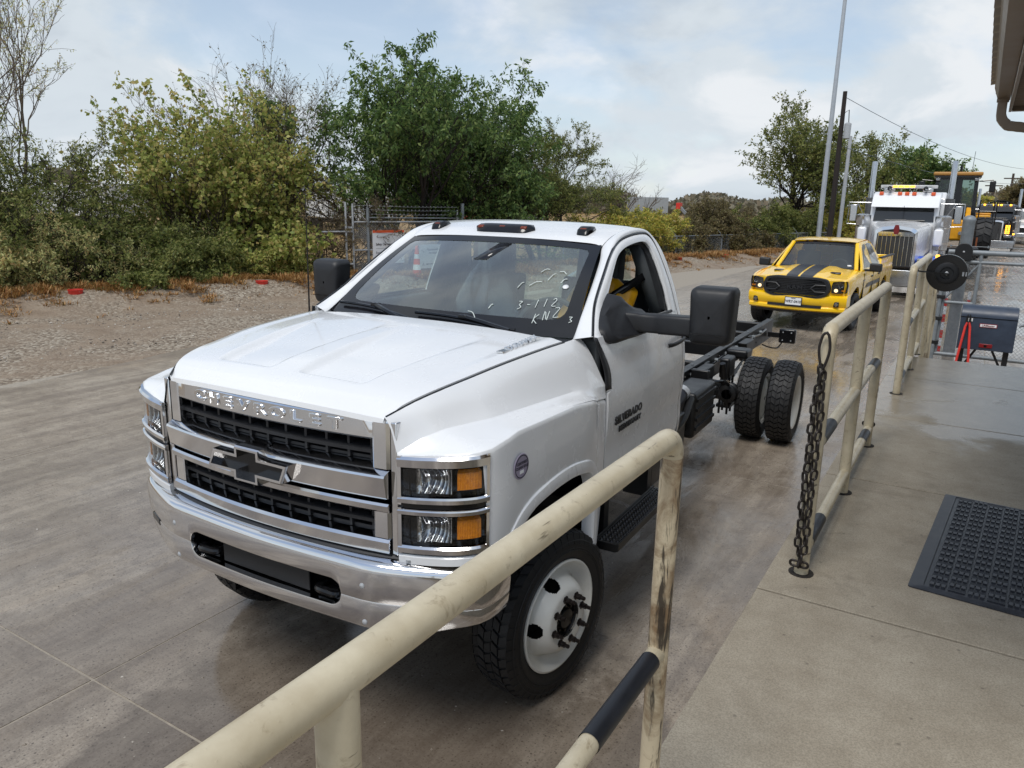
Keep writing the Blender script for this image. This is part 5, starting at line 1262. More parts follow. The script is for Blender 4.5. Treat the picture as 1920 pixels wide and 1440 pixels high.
# windscreen, roof
def pws(u, v): return (u*lerp(.80, .64, v), lerp(.66, 1.32, v)-.10*(1-u*u)*(1-.3*v), lerp(1.215, 1.760, v)+.03*(1-u*u)*v)
pw = MB().grid([[pws(u, v) for u in np.linspace(-1, 1, 21)] for v in np.linspace(0, 1, 9)]).build('windscreen', glass('pickup windscreen', (.55, .62, .60), 2.6), pk, angle=80)
MB().grid([[(lambda q: (q[0], q[1]-.003, q[2]+.004))(pws(u, v)) for u in np.linspace(-1, 1, 21)] for v in (.90, 1.0)]).build('glass_border', m_frit, pw)
for e in (-1, 1): MB().grid([[(lambda q: (q[0], q[1]-.003, q[2]+.004))(pws(e*u, v)) for u in (.93, 1.0)] for v in np.linspace(0, .90, 9)]).build('glass_border', m_frit, pw)
MB().grid([[(lambda q: (q[0], q[1]-.003, q[2]+.004))(pws(u, v)) for u in np.linspace(-.93, .93, 21)] for v in (0, .07)]).build('glass_border', m_frit, pw)
prws = []
for v in np.linspace(0, 1, 16):
    prws.append([(u*lerp(.66, .70, math.sin(math.pi*min(1, v*1.2)/1.2)), lerp(1.30-.075*(1-u*u), 2.80, v), 1.765+.075*math.sin(math.pi*min(1, .12+v*.85))*(1)+.03*(1-abs(u)**3)-.06*ss(.9, 1, v)) for u in np.linspace(-1, 1, 17)])
MB().grid(prws).build('roof', m_yellow, pk, angle=60)
for s_ in (1, -1): MB().tube(smooth_curve([(s_*.81, .66, 1.21), (s_*.735, .98, 1.49), (s_*.665, 1.30, 1.755)], 12), .045, 8).build('pillar', m_yellow, pk)
MB().bb((-.62, 2.80, 1.22), (.62, 2.98, 1.78)).build('cab_back', m_yellow, pk, bevel=.05)
pin = MB().bb((-.80, .70, .6), (.80, 2.8, 1.15)).build('cabin_floor', m_int, pk)
for x in (-.38, .38):
    MB().bb((x-.25, 1.55, 1.1), (x+.25, 1.70, 1.55)).build('seat_back', m_int, pk, bevel=.05); MB().bb((x-.13, 1.58, 1.55), (x+.13, 1.68, 1.72)).build('headrest', m_int, pk, bevel=.04)
MB().bb((-.78, .62, 1.05), (.78, .95, 1.20)).build('dashboard', m_int, pk, bevel=.05)
MB().tube([(.38+.19*math.cos(a), 1.08+.08*math.sin(a), 1.24+.17*math.sin(a)) for a in np.linspace(0, 6.283, 24, endpoint=False)], .016, 6, closed=True).build('steering_wheel', m_int, pk)
MB().bb((-.09, 1.16, 1.66), (.11, 1.2, 1.72)).build('rear_view_mirror', m_gblk, pk, bevel=.01)
MB().add([pws(.80, .14), pws(.90, .14), pws(.89, .19), pws(.79, .19)], [(0, 1, 2, 3)]).build('window_sticker', m_white_sign, pw, solid=.004)
# bed
MB().bb((-.90, 3.06, .70), (.90, 4.9, .74)).build('bed_floor', m_blk, pk); MB().bb((-.92, 4.86, .60), (.92, 4.93, 1.36)).build('tailgate', m_yellow, pk, bevel=.02)
for s_ in (1, -1): MB().bb((s_*.87, 3.05, 1.36), (s_*.95, 4.93, 1.40)).build('bed_rail_cap', m_blk, pk, bevel=.012)
MB().bb((-.90, 3.02, .7), (.90, 3.06, 1.36)).build('bed_front', m_yellow, pk)
MB().bb((-.88, -.6, .42), (.88, 4.8, .60)).build('underbody', m_gblk, pk)
# nose: bumper, grille, lamps
def pf(x, o=0): return -.93+.20*abs(x/.97)**2.4+o
def pbar(sec, x0, x1, name, mat, parent=pk, n=29, bev=0):
    rws = [[(x, pf(x, o), z) for o, z in sec] for x in np.linspace(x0, x1, n)]; m_ = MB().grid(rws, closed=True); k = len(sec)
    m_.f.append(tuple(range(k-1, -1, -1))); m_.f.append(tuple(range((n-1)*k, n*k))); return m_.build(name, mat, parent, bevel=bev, angle=35)
pbar([(.30, .80), (.02, .80), (-.045, .76), (-.06, .70), (-.05, .62), (-.02, .56), (.30, .56)], -.955, .955, 'front_bumper', m_yellow)
pbar([(.30, .56), (-.01, .56), (-.045, .52), (-.045, .47), (.0, .44), (.30, .44)], -.93, .93, 'bumper_lower', m_yellow)
pbar([(.30, .44), (.02, .44), (.06, .38), (.30, .38)], -.90, .90, 'air_dam', m_blk)
pbar([(-.02, .575), (-.056, .57), (-.056, .52), (-.02, .515)], -.52, .52, 'lower_intake', m_blk)
pbar([(.30, 1.10), (.04, 1.09), (.03, .80), (.30, .80)], -.94, .94, 'nose_panel', m_yellow)
go = round_poly([(-.66, .93), (-.59, 1.115), (-.40, 1.15), (.40, 1.15), (.59, 1.115), (.66, .93), (.60, .78), (.46, .725), (-.46, .725), (-.60, .78)], .06, 5)
gi = [(x*.90, (z-.935)*.80+.935) for x, z in go]
gm_ = MB(); gm_.grid([[(x, pf(x, .04), z) for x, z in go], [(x, pf(x, -.055), z) for x, z in go], [(x*.985, pf(x, -.07), (z-.935)*.97+.935) for x, z in go], [(x, pf(x, -.07), z) for x, z in gi], [(x, pf(x, .0), z) for x, z in gi]], closed=True)
pg = gm_.build('grille_surround', m_blk, pk, angle=35)
zt_ = lambda x: max(z for q, z in gi if abs(q-x) < .16) ; bk_ = MB().grid([[(x, pf(x, -.02), z) for x in np.linspace(-.585, .585, 25)] for z in np.linspace(.755, 1.115, 6)]).build('grille_back', m_gblk, pg, smooth=False)
for k in range(9):
    z = .795+k*.034; hw = .575-.06*abs((z-.935)/.14)**3; pbar([(-.01, z+.008), (-.050, z+.005), (-.050, z-.006), (-.01, z-.010)], -hw, hw, 'grille_bar', m_blk, pg, 21)
for s_ in (1, -1):
    MB().tube([(s_*.56, pf(.56, -.058), .995), (s_*.38, pf(.38, -.06), .995), (s_*.30, pf(.30, -.06), .925), (s_*.38, pf(.38, -.06), .855), (s_*.56, pf(.56, -.058), .855)], .019, 6).build('grille_loop', m_blk, pg)
    # headlamp
    HL = [(s_*x, z) for x, z in [(.665, .85), (.66, 1.00), (.68, 1.075), (.80, 1.09), (.93, 1.09), (.945, 1.0), (.93, .86), (.78, .84)]]
    ho = MB(); ho.grid([[(x, pf(x, .03), z) for x, z in HL], [(x, pf(x, -.015), z) for x, z in HL]], closed=True); ho.add([(x, pf(x, .02), z) for x, z in HL], [tuple(range(8))]); hoo = ho.build('headlamp', plain('lamp bowl', srgb(96, 98, 102), .18, metal=.8, var=.4, vscale=30), pk)
    MB().add([(x, pf(x, -.016), z) for x, z in HL], [tuple(range(8))]).build('headlamp_lens', m_lens, hoo, smooth=False)
    MB().lathe([(0, .055), (.03, .04), (.04, .01)], 'y', 16, (s_*.82, pf(.82, -.006), 1.01)).build('reflector', m_refl, hoo)
    MB().lathe([(0, .036), (-.002, .025), (-.003, .001)], 'y', 14, (s_*.74, pf(.74, .004), .90)).build('lit_bulb', m_lit, hoo)
    MB().box((s_*.87, pf(.87, .004), .90), (.07, .02, .03)).build('turn_lamp', m_amber, hoo)
    MB().box((s_*.78, pf(.78, -.052), .62), (.10, .03, .11)).build('fog_lamp', m_gblk, pk, bevel=.01); MB().lathe([(0, .04), (-.004, .03), (-.005, .001)], 'y', 14, (s_*.78, pf(.78, -.066), .62)).build('fog_lens', m_refl, pk)
text_mesh('grille_lettering', 'RAM', .105, m_blk, pg, frame_m((0, pf(0, -.060), .925), (1, 0, 0), (0, 0, 1)), .012, .003, xs=1.35, space=1.1)
lp = MB().bb((-.165, pf(0, -.083), .55), (.165, pf(0, -.07), .725)).build('licence_plate', m_blk, pk)
MB().bb((-.152, pf(0, -.086), .563), (.152, pf(0, -.083), .712)).build('plate_face', m_white_sign, lp)
text_mesh('plate_print', 'WRY-0410', .078, m_ink, lp, frame_m((0, pf(0, -.087), .628), (1, 0, 0), (0, 0, 1)), .001, .002, xs=.84)
text_mesh('plate_print', 'TEXAS', .030, m_ink, lp, frame_m((0, pf(0, -.087), .695), (1, 0, 0), (0, 0, 1)), .001, .001)
# ------------------------------------------------------------------ conventional semi tractors
m_steel = plain('polished steel', srgb(190, 192, 195), .22, metal=.9, var=.1, vscale=5)
m_blue = car_paint('blue fender paint', srgb(22, 84, 200))
m_semiblack = car_paint('black tractor paint', srgb(20, 20, 23))
def mat_mesh(name, c0, c1, sc_):
    t = NT(name); v = t.map(t.co(), (1, 1, 1)); w1 = t.wave(v, sc_, 0, 0, 1, 'X'); w2 = t.wave(v, sc_, 0, 0, 1, 'Z'); t.set(color=t.mix(t.math('MULTIPLY', w1, w2), c0, c1), metal=.5, rough=.4); return t.m
m_gmesh = mat_mesh('grille mesh', srgb(46, 46, 48), srgb(120, 120, 118), 14)
def semi(label, loc, rz, sc_, cabm, fendm, sleeper, sleeperm, lamps, beacon=False, visor=None, square=False):
    t = thing('semi_tractor', label, 'semi truck', loc, rz, scale=sc_)
    A = lambda nm, mb, mt, par=None, **k: mb.build(nm, mt, par or t, **k)
    A('front_bumper', MB().prism([(0, .35), (-.02, .55), (0, .80), (.06, .80), (.06, .35)], 2.42, 'yz', at=-1.21), m_steel, bevel=.01)
    A('bumper_guard', MB().prism([(.02, .33), (.10, .16), (.12, .16), (.06, .33)], 2.2, 'yz', at=-1.1), m_steel)
    # hood
    rws = []
    for v in np.linspace(0, 1, 12):
        hw = lerp(.545, .86, v); zt = lerp(1.96, 2.12, v); zb = lerp(.92, 1.35, v); y = lerp(.34, 2.25, v)
        sec = [(-hw, zb), (-hw*1.0, lerp(zb, zt, .5)), (-hw, zt-.14), (-hw*.93, zt-.06), (-hw*.78, zt-.01), (-hw*.4, zt+.03), (0, zt+.045), (hw*.4, zt+.03), (hw*.78, zt-.01), (hw*.93, zt-.06), (hw, zt-.14), (hw, lerp(zb, zt, .5)), (hw, zb)]
        rws.append([(x, y, z) for x, z in sec])
    ho_ = A('hood', MB().grid(rws), cabm, angle=40)
    # grille
    go_ = round_poly([(-.56, .84), (.56, .84), (.56, 1.90), (.40, 1.99), (0, 2.05), (-.40, 1.99), (-.56, 1.90)], .05, 4) if not square else round_poly([(-.52, .80), (.52, .80), (.52, 1.98), (.30, 2.03), (-.30, 2.03), (-.52, 1.98)], .08, 5)
    gi_ = [(x*.88, (z-1.42)*.88+1.40) for x, z in go_]
    g1 = A('grille_shell', MB().grid([[(x, .36, z) for x, z in go_], [(x, .27, z) for x, z in go_], [(x, .25, z) for x, z in gi_], [(x, .31, z) for x, z in gi_]], closed=True), m_chrome, angle=30)
    A('grille_mesh', MB().add([(x, .30, z) for x, z in gi_], [tuple(range(len(gi_)))]), m_gmesh, g1, smooth=False)
    if not square:
        A('grille_crown', MB().bb((-.47, .285, 1.74), (.47, .298, 1.86)), m_chrome, g1)
        for k in range(9): A('grille_bar', MB().bb((-.46+k*.115-.008, .268, .90), (-.46+k*.115+.008, .30, 1.80)), m_steel, g1)
        A('hood_badge', MB().prism(round_poly([(-.06, 1.80), (.06, 1.80), (.075, 1.96), (.045, 2.06), (-.045, 2.06), (-.075, 1.96)], .02, 3), .05, 'xz', at=.22), plain('badge red', srgb(120, 30, 36), .3), g1)
    else:
        for k in range(3): A('grille_bar', MB().bb((-.30+k*.30-.008, .268, .86), (-.30+k*.30+.008, .30, 1.94)), m_chrome, g1)
    for s_ in (1, -1):
        # fender: swept arch
        sec = []
        for a in np.linspace(-.35, math.pi*.97, 20):
            r1, r2 = .66, .60; sec.append((1.05-math.cos(a)*r1, .52+math.sin(a)*r1))
        rws = [[(s_*x, y, z-(.0 if k else .10)) for y, z in sec] for k, x in enumerate((.60, .66, 1.14, 1.20))]
        rws[-1] = [(x, y, z-.09) for x, y, z in rws[-1]]; rws[0] = [(x, y, z+.10) for x, y, z in rws[0]]
        fo_ = A('fender', MB().grid(rws), fendm, angle=40)
        A('fender_nose', MB().bb((s_*.58, .30, .80), (s_*1.16, .62, 1.14)), fendm, fo_, bevel=.08, seg=3)
        hp_ = A('headlamp_pod', MB().bb((s_*.62, .20, .98), (s_*1.02, .34, 1.14)), m_steel, bevel=.03); A('headlamp_lens', MB().bb((s_*.65, .192, 1.00), (s_*.80, .199, 1.12)), m_refl, hp_); A('headlamp_lens', MB().bb((s_*.83, .192, 1.00), (s_*.99, .199, 1.12)), m_refl, hp_)
        A('turn_lamp', MB().bb((s_*1.08, .42, 1.16), (s_*1.18, .50, 1.26)), m_litamber, bevel=.02)
        wh = A('wheel', MB().lathe([(-.12, .28), (.02, .285), (.03, .27), (.0, .2), (.06, .12), (.10, .10), (.10, .001)], 'x', 20), m_steel); cc, _ = tyre_mesh(.52, .285, .30, 8, 4); A('tyre', cc, m_tyre, wh); wh.location = (s_*1.0, 1.05, .52); wh.rotation_euler = (0, 0, 0 if s_ > 0 else math.pi)
        for yy in (6.3, 7.6):
            w2 = A('wheel', MB().lathe([(-.12, .28), (.02, .285), (-.1, .2), (-.1, .1), (.05, .1), (.05, .001)], 'x', 20), m_steel); cc, _ = tyre_mesh(.52, .285, .55, 8, 4); A('tyre', cc, m_tyre, w2); w2.location = (s_*.95, yy, .52); w2.rotation_euler = (0, 0, 0 if s_ > 0 else math.pi)
        # air cleaner
        ac = A('air_cleaner', MB().lathe([(1.30, .14), (1.33, .20), (2.10, .20), (2.13, .22), (2.30, .22), (2.34, .12), (2.34, .001)], 'z', 24, (s_*1.10, 2.05, 0)), m_steel, angle=40)
        for z in (1.5, 1.95): A('cleaner_band', MB().lathe([(z, .206), (z+.03, .206)], 'z', 24, (s_*1.10, 2.05, 0)), m_chrome, ac)
        A('air_intake_horn', MB().bb((s_*.92, 1.35, 1.45), (s_*1.16, 1.75, 1.95)), cabm, ac, bevel=.06, seg=3)
        # exhaust stack with heat guard
        ex = A('exhaust_stack', MB().tube([(s_*1.16, 4.05, 1.1), (s_*1.16, 4.05, 3.75), (s_*1.16, 4.10, 4.0)], .085, 16), m_steel); A('heat_guard', MB().lathe([(1.5, .14), (2.85, .14)], 'z', 20, (s_*1.16, 4.05, 0)), mat_mesh('perforated guard', srgb(40, 40, 42), srgb(180, 182, 184), 30), ex)
        # mirrors
        mo = A('mirror', MB().bb((s_*1.36, 2.45, 2.10), (s_*1.56, 2.50, 2.62)), m_steel, bevel=.02)
        A('mirror_bracket', MB().tube([(s_*.98, 2.5, 2.68), (s_*1.60, 2.45, 2.68), (s_*1.62, 2.45, 2.02), (s_*.98, 2.5, 1.98)], .016, 6).tube([(s_*.98, 2.5, 2.0), (s_*1.36, 2.46, 2.66)], .012, 6), m_steel, mo)
        A('cab_step', MB().bb((s_*.95, 2.4, .55), (s_*1.18, 3.9, .70)).tube([(s_*1.0, 3.0, .62), (s_*1.0, 4.6, .62)], .30, 20), m_steel)
    # cab
    rws = []
    cs_ = [(2.22, 1.30, 2.10), (2.24, 1.2, 2.11), (2.5, 1.0, 2.86), (2.72, 1.0, 2.98), (3.3, 1.0, 3.04), (3.95, 1.0, 3.04)]
    cb = MB(); cb.prism(round_poly([(2.24, 1.0), (2.24, 2.10), (2.42, 2.72), (2.60, 2.94), (2.9, 3.02), (3.95, 3.02), (3.95, 1.0)], .05, 4), 1.90, 'yz', at=-.95)
    co_ = A('cab', cb, cabm, bevel=.05, seg=3)
    wsn = Vector((0, -.62, .18)).normalized()
    A('windscreen', MB().add([(-.84, 2.232, 2.13), (.84, 2.232, 2.13), (.80, 2.375, 2.62), (-.80, 2.375, 2.62)], [(0, 1, 2, 3)]), m_dglass, co_, solid=.01, smooth=False)
    A('windscreen_divider', MB().bar((0, 2.215, 2.13), (0, 2.36, 2.62), .03, .02), m_gblk, co_)
    for s_ in (1, -1): A('side_window', MB().add([(s_*.956, 2.55, 2.12), (s_*.956, 3.25, 2.12), (s_*.956, 3.25, 2.70), (s_*.956, 2.68, 2.70)], [(0, 1, 2, 3)]), m_dglass, co_, solid=.01, smooth=False)
    A('wiper', MB().tube([(-.5, 2.19, 2.16), (.1, 2.20, 2.18)], .012, 5).tube([(.1, 2.19, 2.16), (.6, 2.20, 2.17)], .012, 5), m_gblk, co_)
    A('sun_visor', MB().prism([(2.10, 2.56), (2.12, 2.55), (2.44, 2.84), (2.42, 2.86)], 1.86, 'yz', at=-.93), visor or cabm, co_, bevel=.01)
    A('visor_seam', MB().bb((-.006, 2.09, 2.56), (.006, 2.11, 2.60)), m_gblk, co_)
    for k in range(5):
        x = (-.72, -.20, 0, .20, .72)[k]; A('roof_lamp', MB().bb((x-.06, 2.55, 2.92), (x+.06, 2.68, 3.02)), lamps, co_, bevel=.02)
    for s_ in (1, -1): A('air_horn', MB().lathe([(2.5, .07), (2.56, .05), (3.2, .02)], 'y', 12, (s_*.5, 0, 3.12)), m_chrome, co_)
    if sleeper: A('sleeper', MB().prism(round_poly([(3.97, .9), (3.97, sleeper-.2), (4.3, sleeper), (5.6, sleeper), (5.6, .9)], .08, 4), 2.1, 'yz', at=-1.05), sleeperm or cabm, bevel=.05, seg=3)
    A('frame', MB().bb((-.45, .4, .55), (.45, 8.4, .85)), m_frame)
    if beacon:
        lb = A('light_bar', MB().bb((-.80, 2.95, 3.14), (.80, 3.15, 3.24)), plain('beacon housing', srgb(200, 200, 200), .3), bevel=.02)
        for k in range(9): A('beacon_segment', MB().bb((-.70+k*.16-.065, 2.93, 3.165), (-.70+k*.16+.065, 2.955, 3.225)), m_litamber if k in (2, 3, 4, 5) else m_lens, lb)
        for x in (-.55, .55): A('work_lamp', MB().bb((x-.14, 2.85, 3.02), (x+.14, 3.0, 3.14)), m_steel, lb, bevel=.02)
    return t
m_roofred = plain('red orange marker', srgb(226, 96, 52), .3)
kw = semi('white semi tractor with blue fenders and amber light bar behind the yellow pickup', (.50, 19.2, 0), R(1.0), .90, m_white, m_blue, 3.05, m_white, m_roofred, beacon=True, visor=m_white)
pb = semi('black semi tractor with chrome grille following the wheel loader', (2.86, 46.0, .0), R(-2), .86, m_semiblack, m_semiblack, 3.0, m_semiblack, m_litamber, visor=m_semiblack, square=True)
for s_ in (1, -1):
    for k in range(5):
        for q in range(2): MB().bb((s_*(.66+q*.14), .30, 1.22+k*.11), (s_*(.76+q*.14), .33, 1.30+k*.11)).build('amber_lamp', m_litamber, pb) if s_ > 0 else None
# tarped trailer behind the black tractor
tr = thing('tarped_trailer', 'dark tarped trailer behind the black semi tractor', 'trailer', (3.1, 52.5, 0))
MB().bb((-1.2, 0, 1.0), (1.2, 12, 2.3)).build('trailer_box', m_steel, tr, bevel=.03)
MB().grid([[(x, y, 2.3+.55*math.cos(x/1.22*math.pi/2)) for x in np.linspace(-1.22, 1.22, 13)] for y in np.linspace(0, 12, 7)]).build('tarp', plain('dark tarp', srgb(52, 56, 56), .5), tr, solid=.02)
for y in (9, 10.3):
    for s_ in (1, -1): cc, _ = tyre_mesh(.5, .28, .5, 8, 4); q = cc.build('wheel', m_tyre, tr); q.location = (s_*.95, y, .5)
# white service truck further back
wt = thing('service_truck', 'white service truck at the very right edge behind the black tractor', 'truck', (4.75, 60, 0))
MB().prism(round_poly([(0, .55), (0, 1.15), (.15, 1.3), (1.1, 1.42), (1.6, 2.1), (3.6, 2.12), (3.7, .55)], .08, 4), 2.0, 'yz', at=-1.0).build('body', m_white, wt, bevel=.06, seg=3)
MB().add([(-.82, 1.10, 1.45), (.82, 1.10, 1.45), (.75, 1.52, 2.02), (-.75, 1.52, 2.02)], [(0, 1, 2, 3)]).build('windscreen', m_dglass, wt, solid=.01, smooth=False).location = (0, -.02, .03)
MB().bb((-.7, -.04, .85), (.7, .0, 1.15)).build('grille', m_gblk, wt); MB().bb((-.98, -.15, .5), (.98, .05, .78)).build('bumper', m_steel, wt, bevel=.03)
MB().bb((-1.05, 3.75, .7), (1.05, 7.0, 2.4)).build('service_body', m_white, wt, bevel=.04); MB().bb((-.35, 2.2, 2.12), (.35, 2.4, 2.25)).build('beacon_bar', m_red, wt, bevel=.02)
for y in (.9, 5.4):
    for s_ in (1, -1): cc, _ = tyre_mesh(.42, .24, .26, 8, 4); q = cc.build('wheel', m_tyre, wt); q.location = (s_*.9, y, .42)

# ------------------------------------------------------------------ wheel loader on a low trailer
m_cat = plain('loader yellow', srgb(222, 158, 30), .4, var=.1)
wl_ = thing('wheel_loader', 'yellow wheel loader with black cab riding on a low trailer', 'wheel loader', (1.30, 32.0, .50), R(2)); wl_.scale = (.93,)*3
A = lambda nm, mb, mt, par=None, **k: mb.build(nm, mt, par or wl_, **k)
cz0, cz1 = 1.75, 3.30
A('cab_base', MB().bb((-.85, .1, 1.25), (.85, 1.8, 1.80)), m_gblk, bevel=.04)
cab = MB()
for x in (-.76, .76):
    for y in (.15, 1.65): cab.bar((x, y, 1.75), (x*.94, lerp(y, .9, .08), 3.22), .12, .12, (0, 1, 0))
    cab.bar((x, .15, 1.78), (x, 1.65, 1.78), .10, .12); cab.bar((x*.94, .2, 3.2), (x*.94, 1.6, 3.2), .1, .12)
for y in (.15, 1.65): cab.bar((-.76, y, 1.78), (.76, y, 1.78), .12, .12); cab.bar((-.72, y, 3.2), (.72, y, 3.2), .12, .12)
cab.bar((0.1, .14, 1.8), (0.1, .2, 3.2), .22, .10, (0, 1, 0))
cb_ = A('cab_frame', cab, m_gblk, bevel=.01)
gq = glass('loader glass', (.45, .55, .52), 1.3)
A('cab_glass', MB().add([(-.72, .13, 1.82), (.72, .13, 1.82), (.68, .19, 3.15), (-.68, .19, 3.15)], [(0, 1, 2, 3)]), gq, cb_, smooth=False)
A('cab_glass', MB().add([(-.72, 1.66, 1.82), (.72, 1.66, 1.82), (.68, 1.62, 3.15), (-.68, 1.62, 3.15)], [(0, 1, 2, 3)]), gq, cb_, smooth=False)
for s_ in (1, -1): A('cab_glass', MB().add([(s_*.77, .2, 1.82), (s_*.77, 1.6, 1.82), (s_*.72, 1.58, 3.15), (s_*.72, .24, 3.15)], [(0, 1, 2, 3)]), gq, cb_, smooth=False)
A('operator_seat', MB().bb((-.28, 1.0, 1.85), (.28, 1.15, 2.6)).bb((-.28, .6, 1.85), (.28, 1.1, 2.05)), m_gblk, cb_, bevel=.05)
A('cab_roof', MB().bb((-.90, -.05, 3.27), (.90, 1.85, 3.42)), plain('roof ochre', srgb(176, 128, 62), .5), cb_, bevel=.05, seg=3)
A('roof_edge', MB().bb((-.86, -.02, 3.20), (.86, 1.82, 3.27)), m_gblk, cb_)
for s_ in (1, -1):
    A('work_lamp', MB().bb((s_*.62, -.10, 3.05), (s_*.78, .02, 3.18)), m_refl, cb_, bevel=.02)
    mi = A('mirror', MB().bb((s_*1.18, .10, 2.62), (s_*1.40, .20, 3.05)), m_gblk, bevel=.03); A('mirror_arm', MB().tube([(s_*.80, .15, 3.05), (s_*1.29, .15, 3.1), (s_*1.29, .15, 2.95)], .025, 6), m_gblk, mi)
    rl = MB(); rl.tube([(s_*.95, -.2, 1.3), (s_*.95, -.2, 2.3), (s_*1.55, -.2, 2.3), (s_*1.55, -.2, 1.3)], .025, 6).tube([(s_*1.55, -.2, 2.3), (s_*1.55, 2.0, 2.3), (s_*1.55, 2.0, 1.3)], .025, 6).tube([(s_*.95, -.2, 1.85), (s_*1.55, -.2, 1.85)], .02, 6); A('handrail', rl, m_gblk)
    for y in (-1.5, 2.2):
        cc, tt = tyre_mesh(.82, .40, .60, 18, 2, .05); wq = A('tyre', cc, m_tyre); A('tread', tt, m_tyre, wq, smooth=False, normals=False); wq.location = (s_*1.15, y, .82); A('rim', MB().lathe([(.20*s_, .40), (.15*s_, .2), (.22*s_, .1), (.22*s_, .001)], 'x', 20), m_cat, wq)
A('engine_hood', MB().prism(round_poly([(1.8, 1.0), (1.8, 2.1), (3.6, 2.0), (3.9, 1.4), (3.9, 1.0)], .1, 4), 1.7, 'yz', at=-.85), m_cat, bevel=.06)
A('front_frame', MB().bb((-.55, -2.0, .7), (.55, .1, 1.5)), m_cat, bevel=.08); A('lift_tower', MB().bb((-.45, -1.3, 1.4), (.45, -.5, 2.0)), m_gblk, bevel=.08)
for s_ in (1, -1):
    A('lift_arm', MB().prism([(-1.0, 1.9), (-.7, 2.0), (-2.9, .75), (-3.1, .95)], .18, 'yz', at=s_*.55-.09), m_cat, bevel=.03); A('lift_cylinder', MB().tube([(s_*.36, -.8, 1.0), (s_*.36, -2.6, 1.0)], .07, 10), m_steel)
    A('fender', MB().bb((s_*.85, 1.4, 1.70), (s_*1.45, 3.0, 1.78)), m_cat, bevel=.03)
A('fuel_box', MB().bb((.86, .2, .9), (1.4, 1.4, 1.7)), m_cat, bevel=.05)
A('pre_cleaner', MB().tube([(-.25, 2.4, 2.1), (-.25, 2.4, 2.7)], .05, 10).lathe([(2.7, .16), (2.95, .16), (3.0, .08)], 'z', 16, (-.25, 2.4, 0)), m_gblk)
A('beacon_mast', MB().tube([(.1, .9, 3.42), (.1, .9, 3.72)], .05, 8), m_gblk); A('antenna', MB().tube([(.5, 1.2, 3.42), (.52, 1.2, 4.3)], .01, 5), m_gblk)
A('stop_lamp', MB().bb((-.18, .05, 2.9), (-.04, .12, 3.08)), m_red, bevel=.02)
lt = thing('low_trailer', 'low flatbed trailer carrying the wheel loader', 'trailer', (1.15, 28.4, 0), R(2))
MB().bb((-1.25, -.5, .42), (1.25, 8.5, .55)).build('deck', m_frame, lt, bevel=.02); MB().prism([(-2.0, 1.05), (-.9, 1.05), (-.4, .5), (-.4, .42), (-1.0, .8), (-2.0, .8)], 2.3, 'yz', at=-1.15).build('gooseneck', m_frame, lt, bevel=.02)
for y in (8.9, 10.1):
    for s_ in (1, -1): cc, _ = tyre_mesh(.46, .26, .5, 8, 4); q = cc.build('wheel', m_tyre, lt); q.location = (s_*1.0, y, .46)
# rusty equipment on the trailer deck
for k in range(4): MB().tube([(.7+.14*k, -.3, .55), (.72+.13*k, -.3, 1.35)], .03, 6).build('chain_binder', plain('rust', srgb(120, 66, 36), .8, var=.3), lt)
MB().bb((.45, -.35, .7), (1.25, -.25, .76)).build('stake_bar', m_frame, lt)
# ------------------------------------------------------------------ hose reel on the railing
rl = thing('hose_reel', 'black round hose reel bracketed to the far railing post', 'reel', (1.95, 4.40, PZ+1.03))
c0 = Vector((.235, .12, 0)); rr = MB()
rr.lathe([(-.035, .03), (-.035, .148), (-.030, .153), (.030, .153), (.035, .148), (.032, .144), (.02, .140), (.02, .09), (.035, .085), (.045, .08), (.045, .05), (.035, .045), (.03, .001)], 'y', 48, tuple(c0))
rlo = rr.build('reel_drum', m_gblk, rl, angle=30)
fr0 = MB().lathe([(-.038, .09), (-.045, .088), (-.050, .075), (-.050, .05), (-.042, .045), (-.042, .001)], 'y', 40, tuple(c0)).build('reel_face', m_blk, rl, angle=30)
MB().lathe([(-.036, .148), (-.042, .150), (-.036, .153)], 'y', 48, tuple(c0)).build('reel_rim', m_gblk, rl)
MB().bar((0, .0, .012), (c0.x+.02, c0.y-.055, -.005), .022, .012).build('reel_bracket', m_black, rl)
MB().box((c0.x+.118, c0.y-.040, .0), (.014, .006, .034)).box((c0.x+.140, c0.y-.040, .0), (.010, .006, .034)).build('reel_clip', m_galv, rl)
MB().lathe([(-.06, .016), (-.064, .010), (-.064, .001)], 'y', 8, tuple(c0)).build('reel_bolt', m_galv, rl)

def chainlink(x0, x1, z0, z1, step, r, fn):
    """diagonal wire fabric in a (u,z) rectangle mapped by fn(u,z)"""
    m_ = MB(); w_, h = x1-x0, z1-z0
    for sgn in (1, -1):
        k = -h
        while k < w_:
            a, b = max(0, k), min(w_, k+h)
            if b-a > .01:
                if sgn > 0: p, q = (x0+a, z0+(a-k)), (x0+b, z0+(b-k))
                else: p, q = (x0+a, z1-(a-k)), (x0+b, z1-(b-k))
                P, Q = Vector(fn(*p)), Vector(fn(*q)); o = Vector(fn(p[0], p[1]+.001))-P
                d = (Q-P).normalized(); n1 = d.cross(Vector((0, 0, 1))).normalized()*r; n2 = d.cross(n1).normalized()*r; s2 = n1.normalized()*r*sgn*1.1
                B = len(m_.v); m_.v += [tuple(e+s2+v) for e in (P, Q) for v in (n1, -n1*.5+n2*.87, -n1*.5-n2*.87)]
                m_.f += [(B, B+1, B+4, B+3), (B+1, B+2, B+5, B+4), (B+2, B, B+3, B+5)]
            k += step
    return m_
def tb(pts, r, nm, mt, par, n=12): return MB().tube(pts, r, n).build(nm, mt, par)

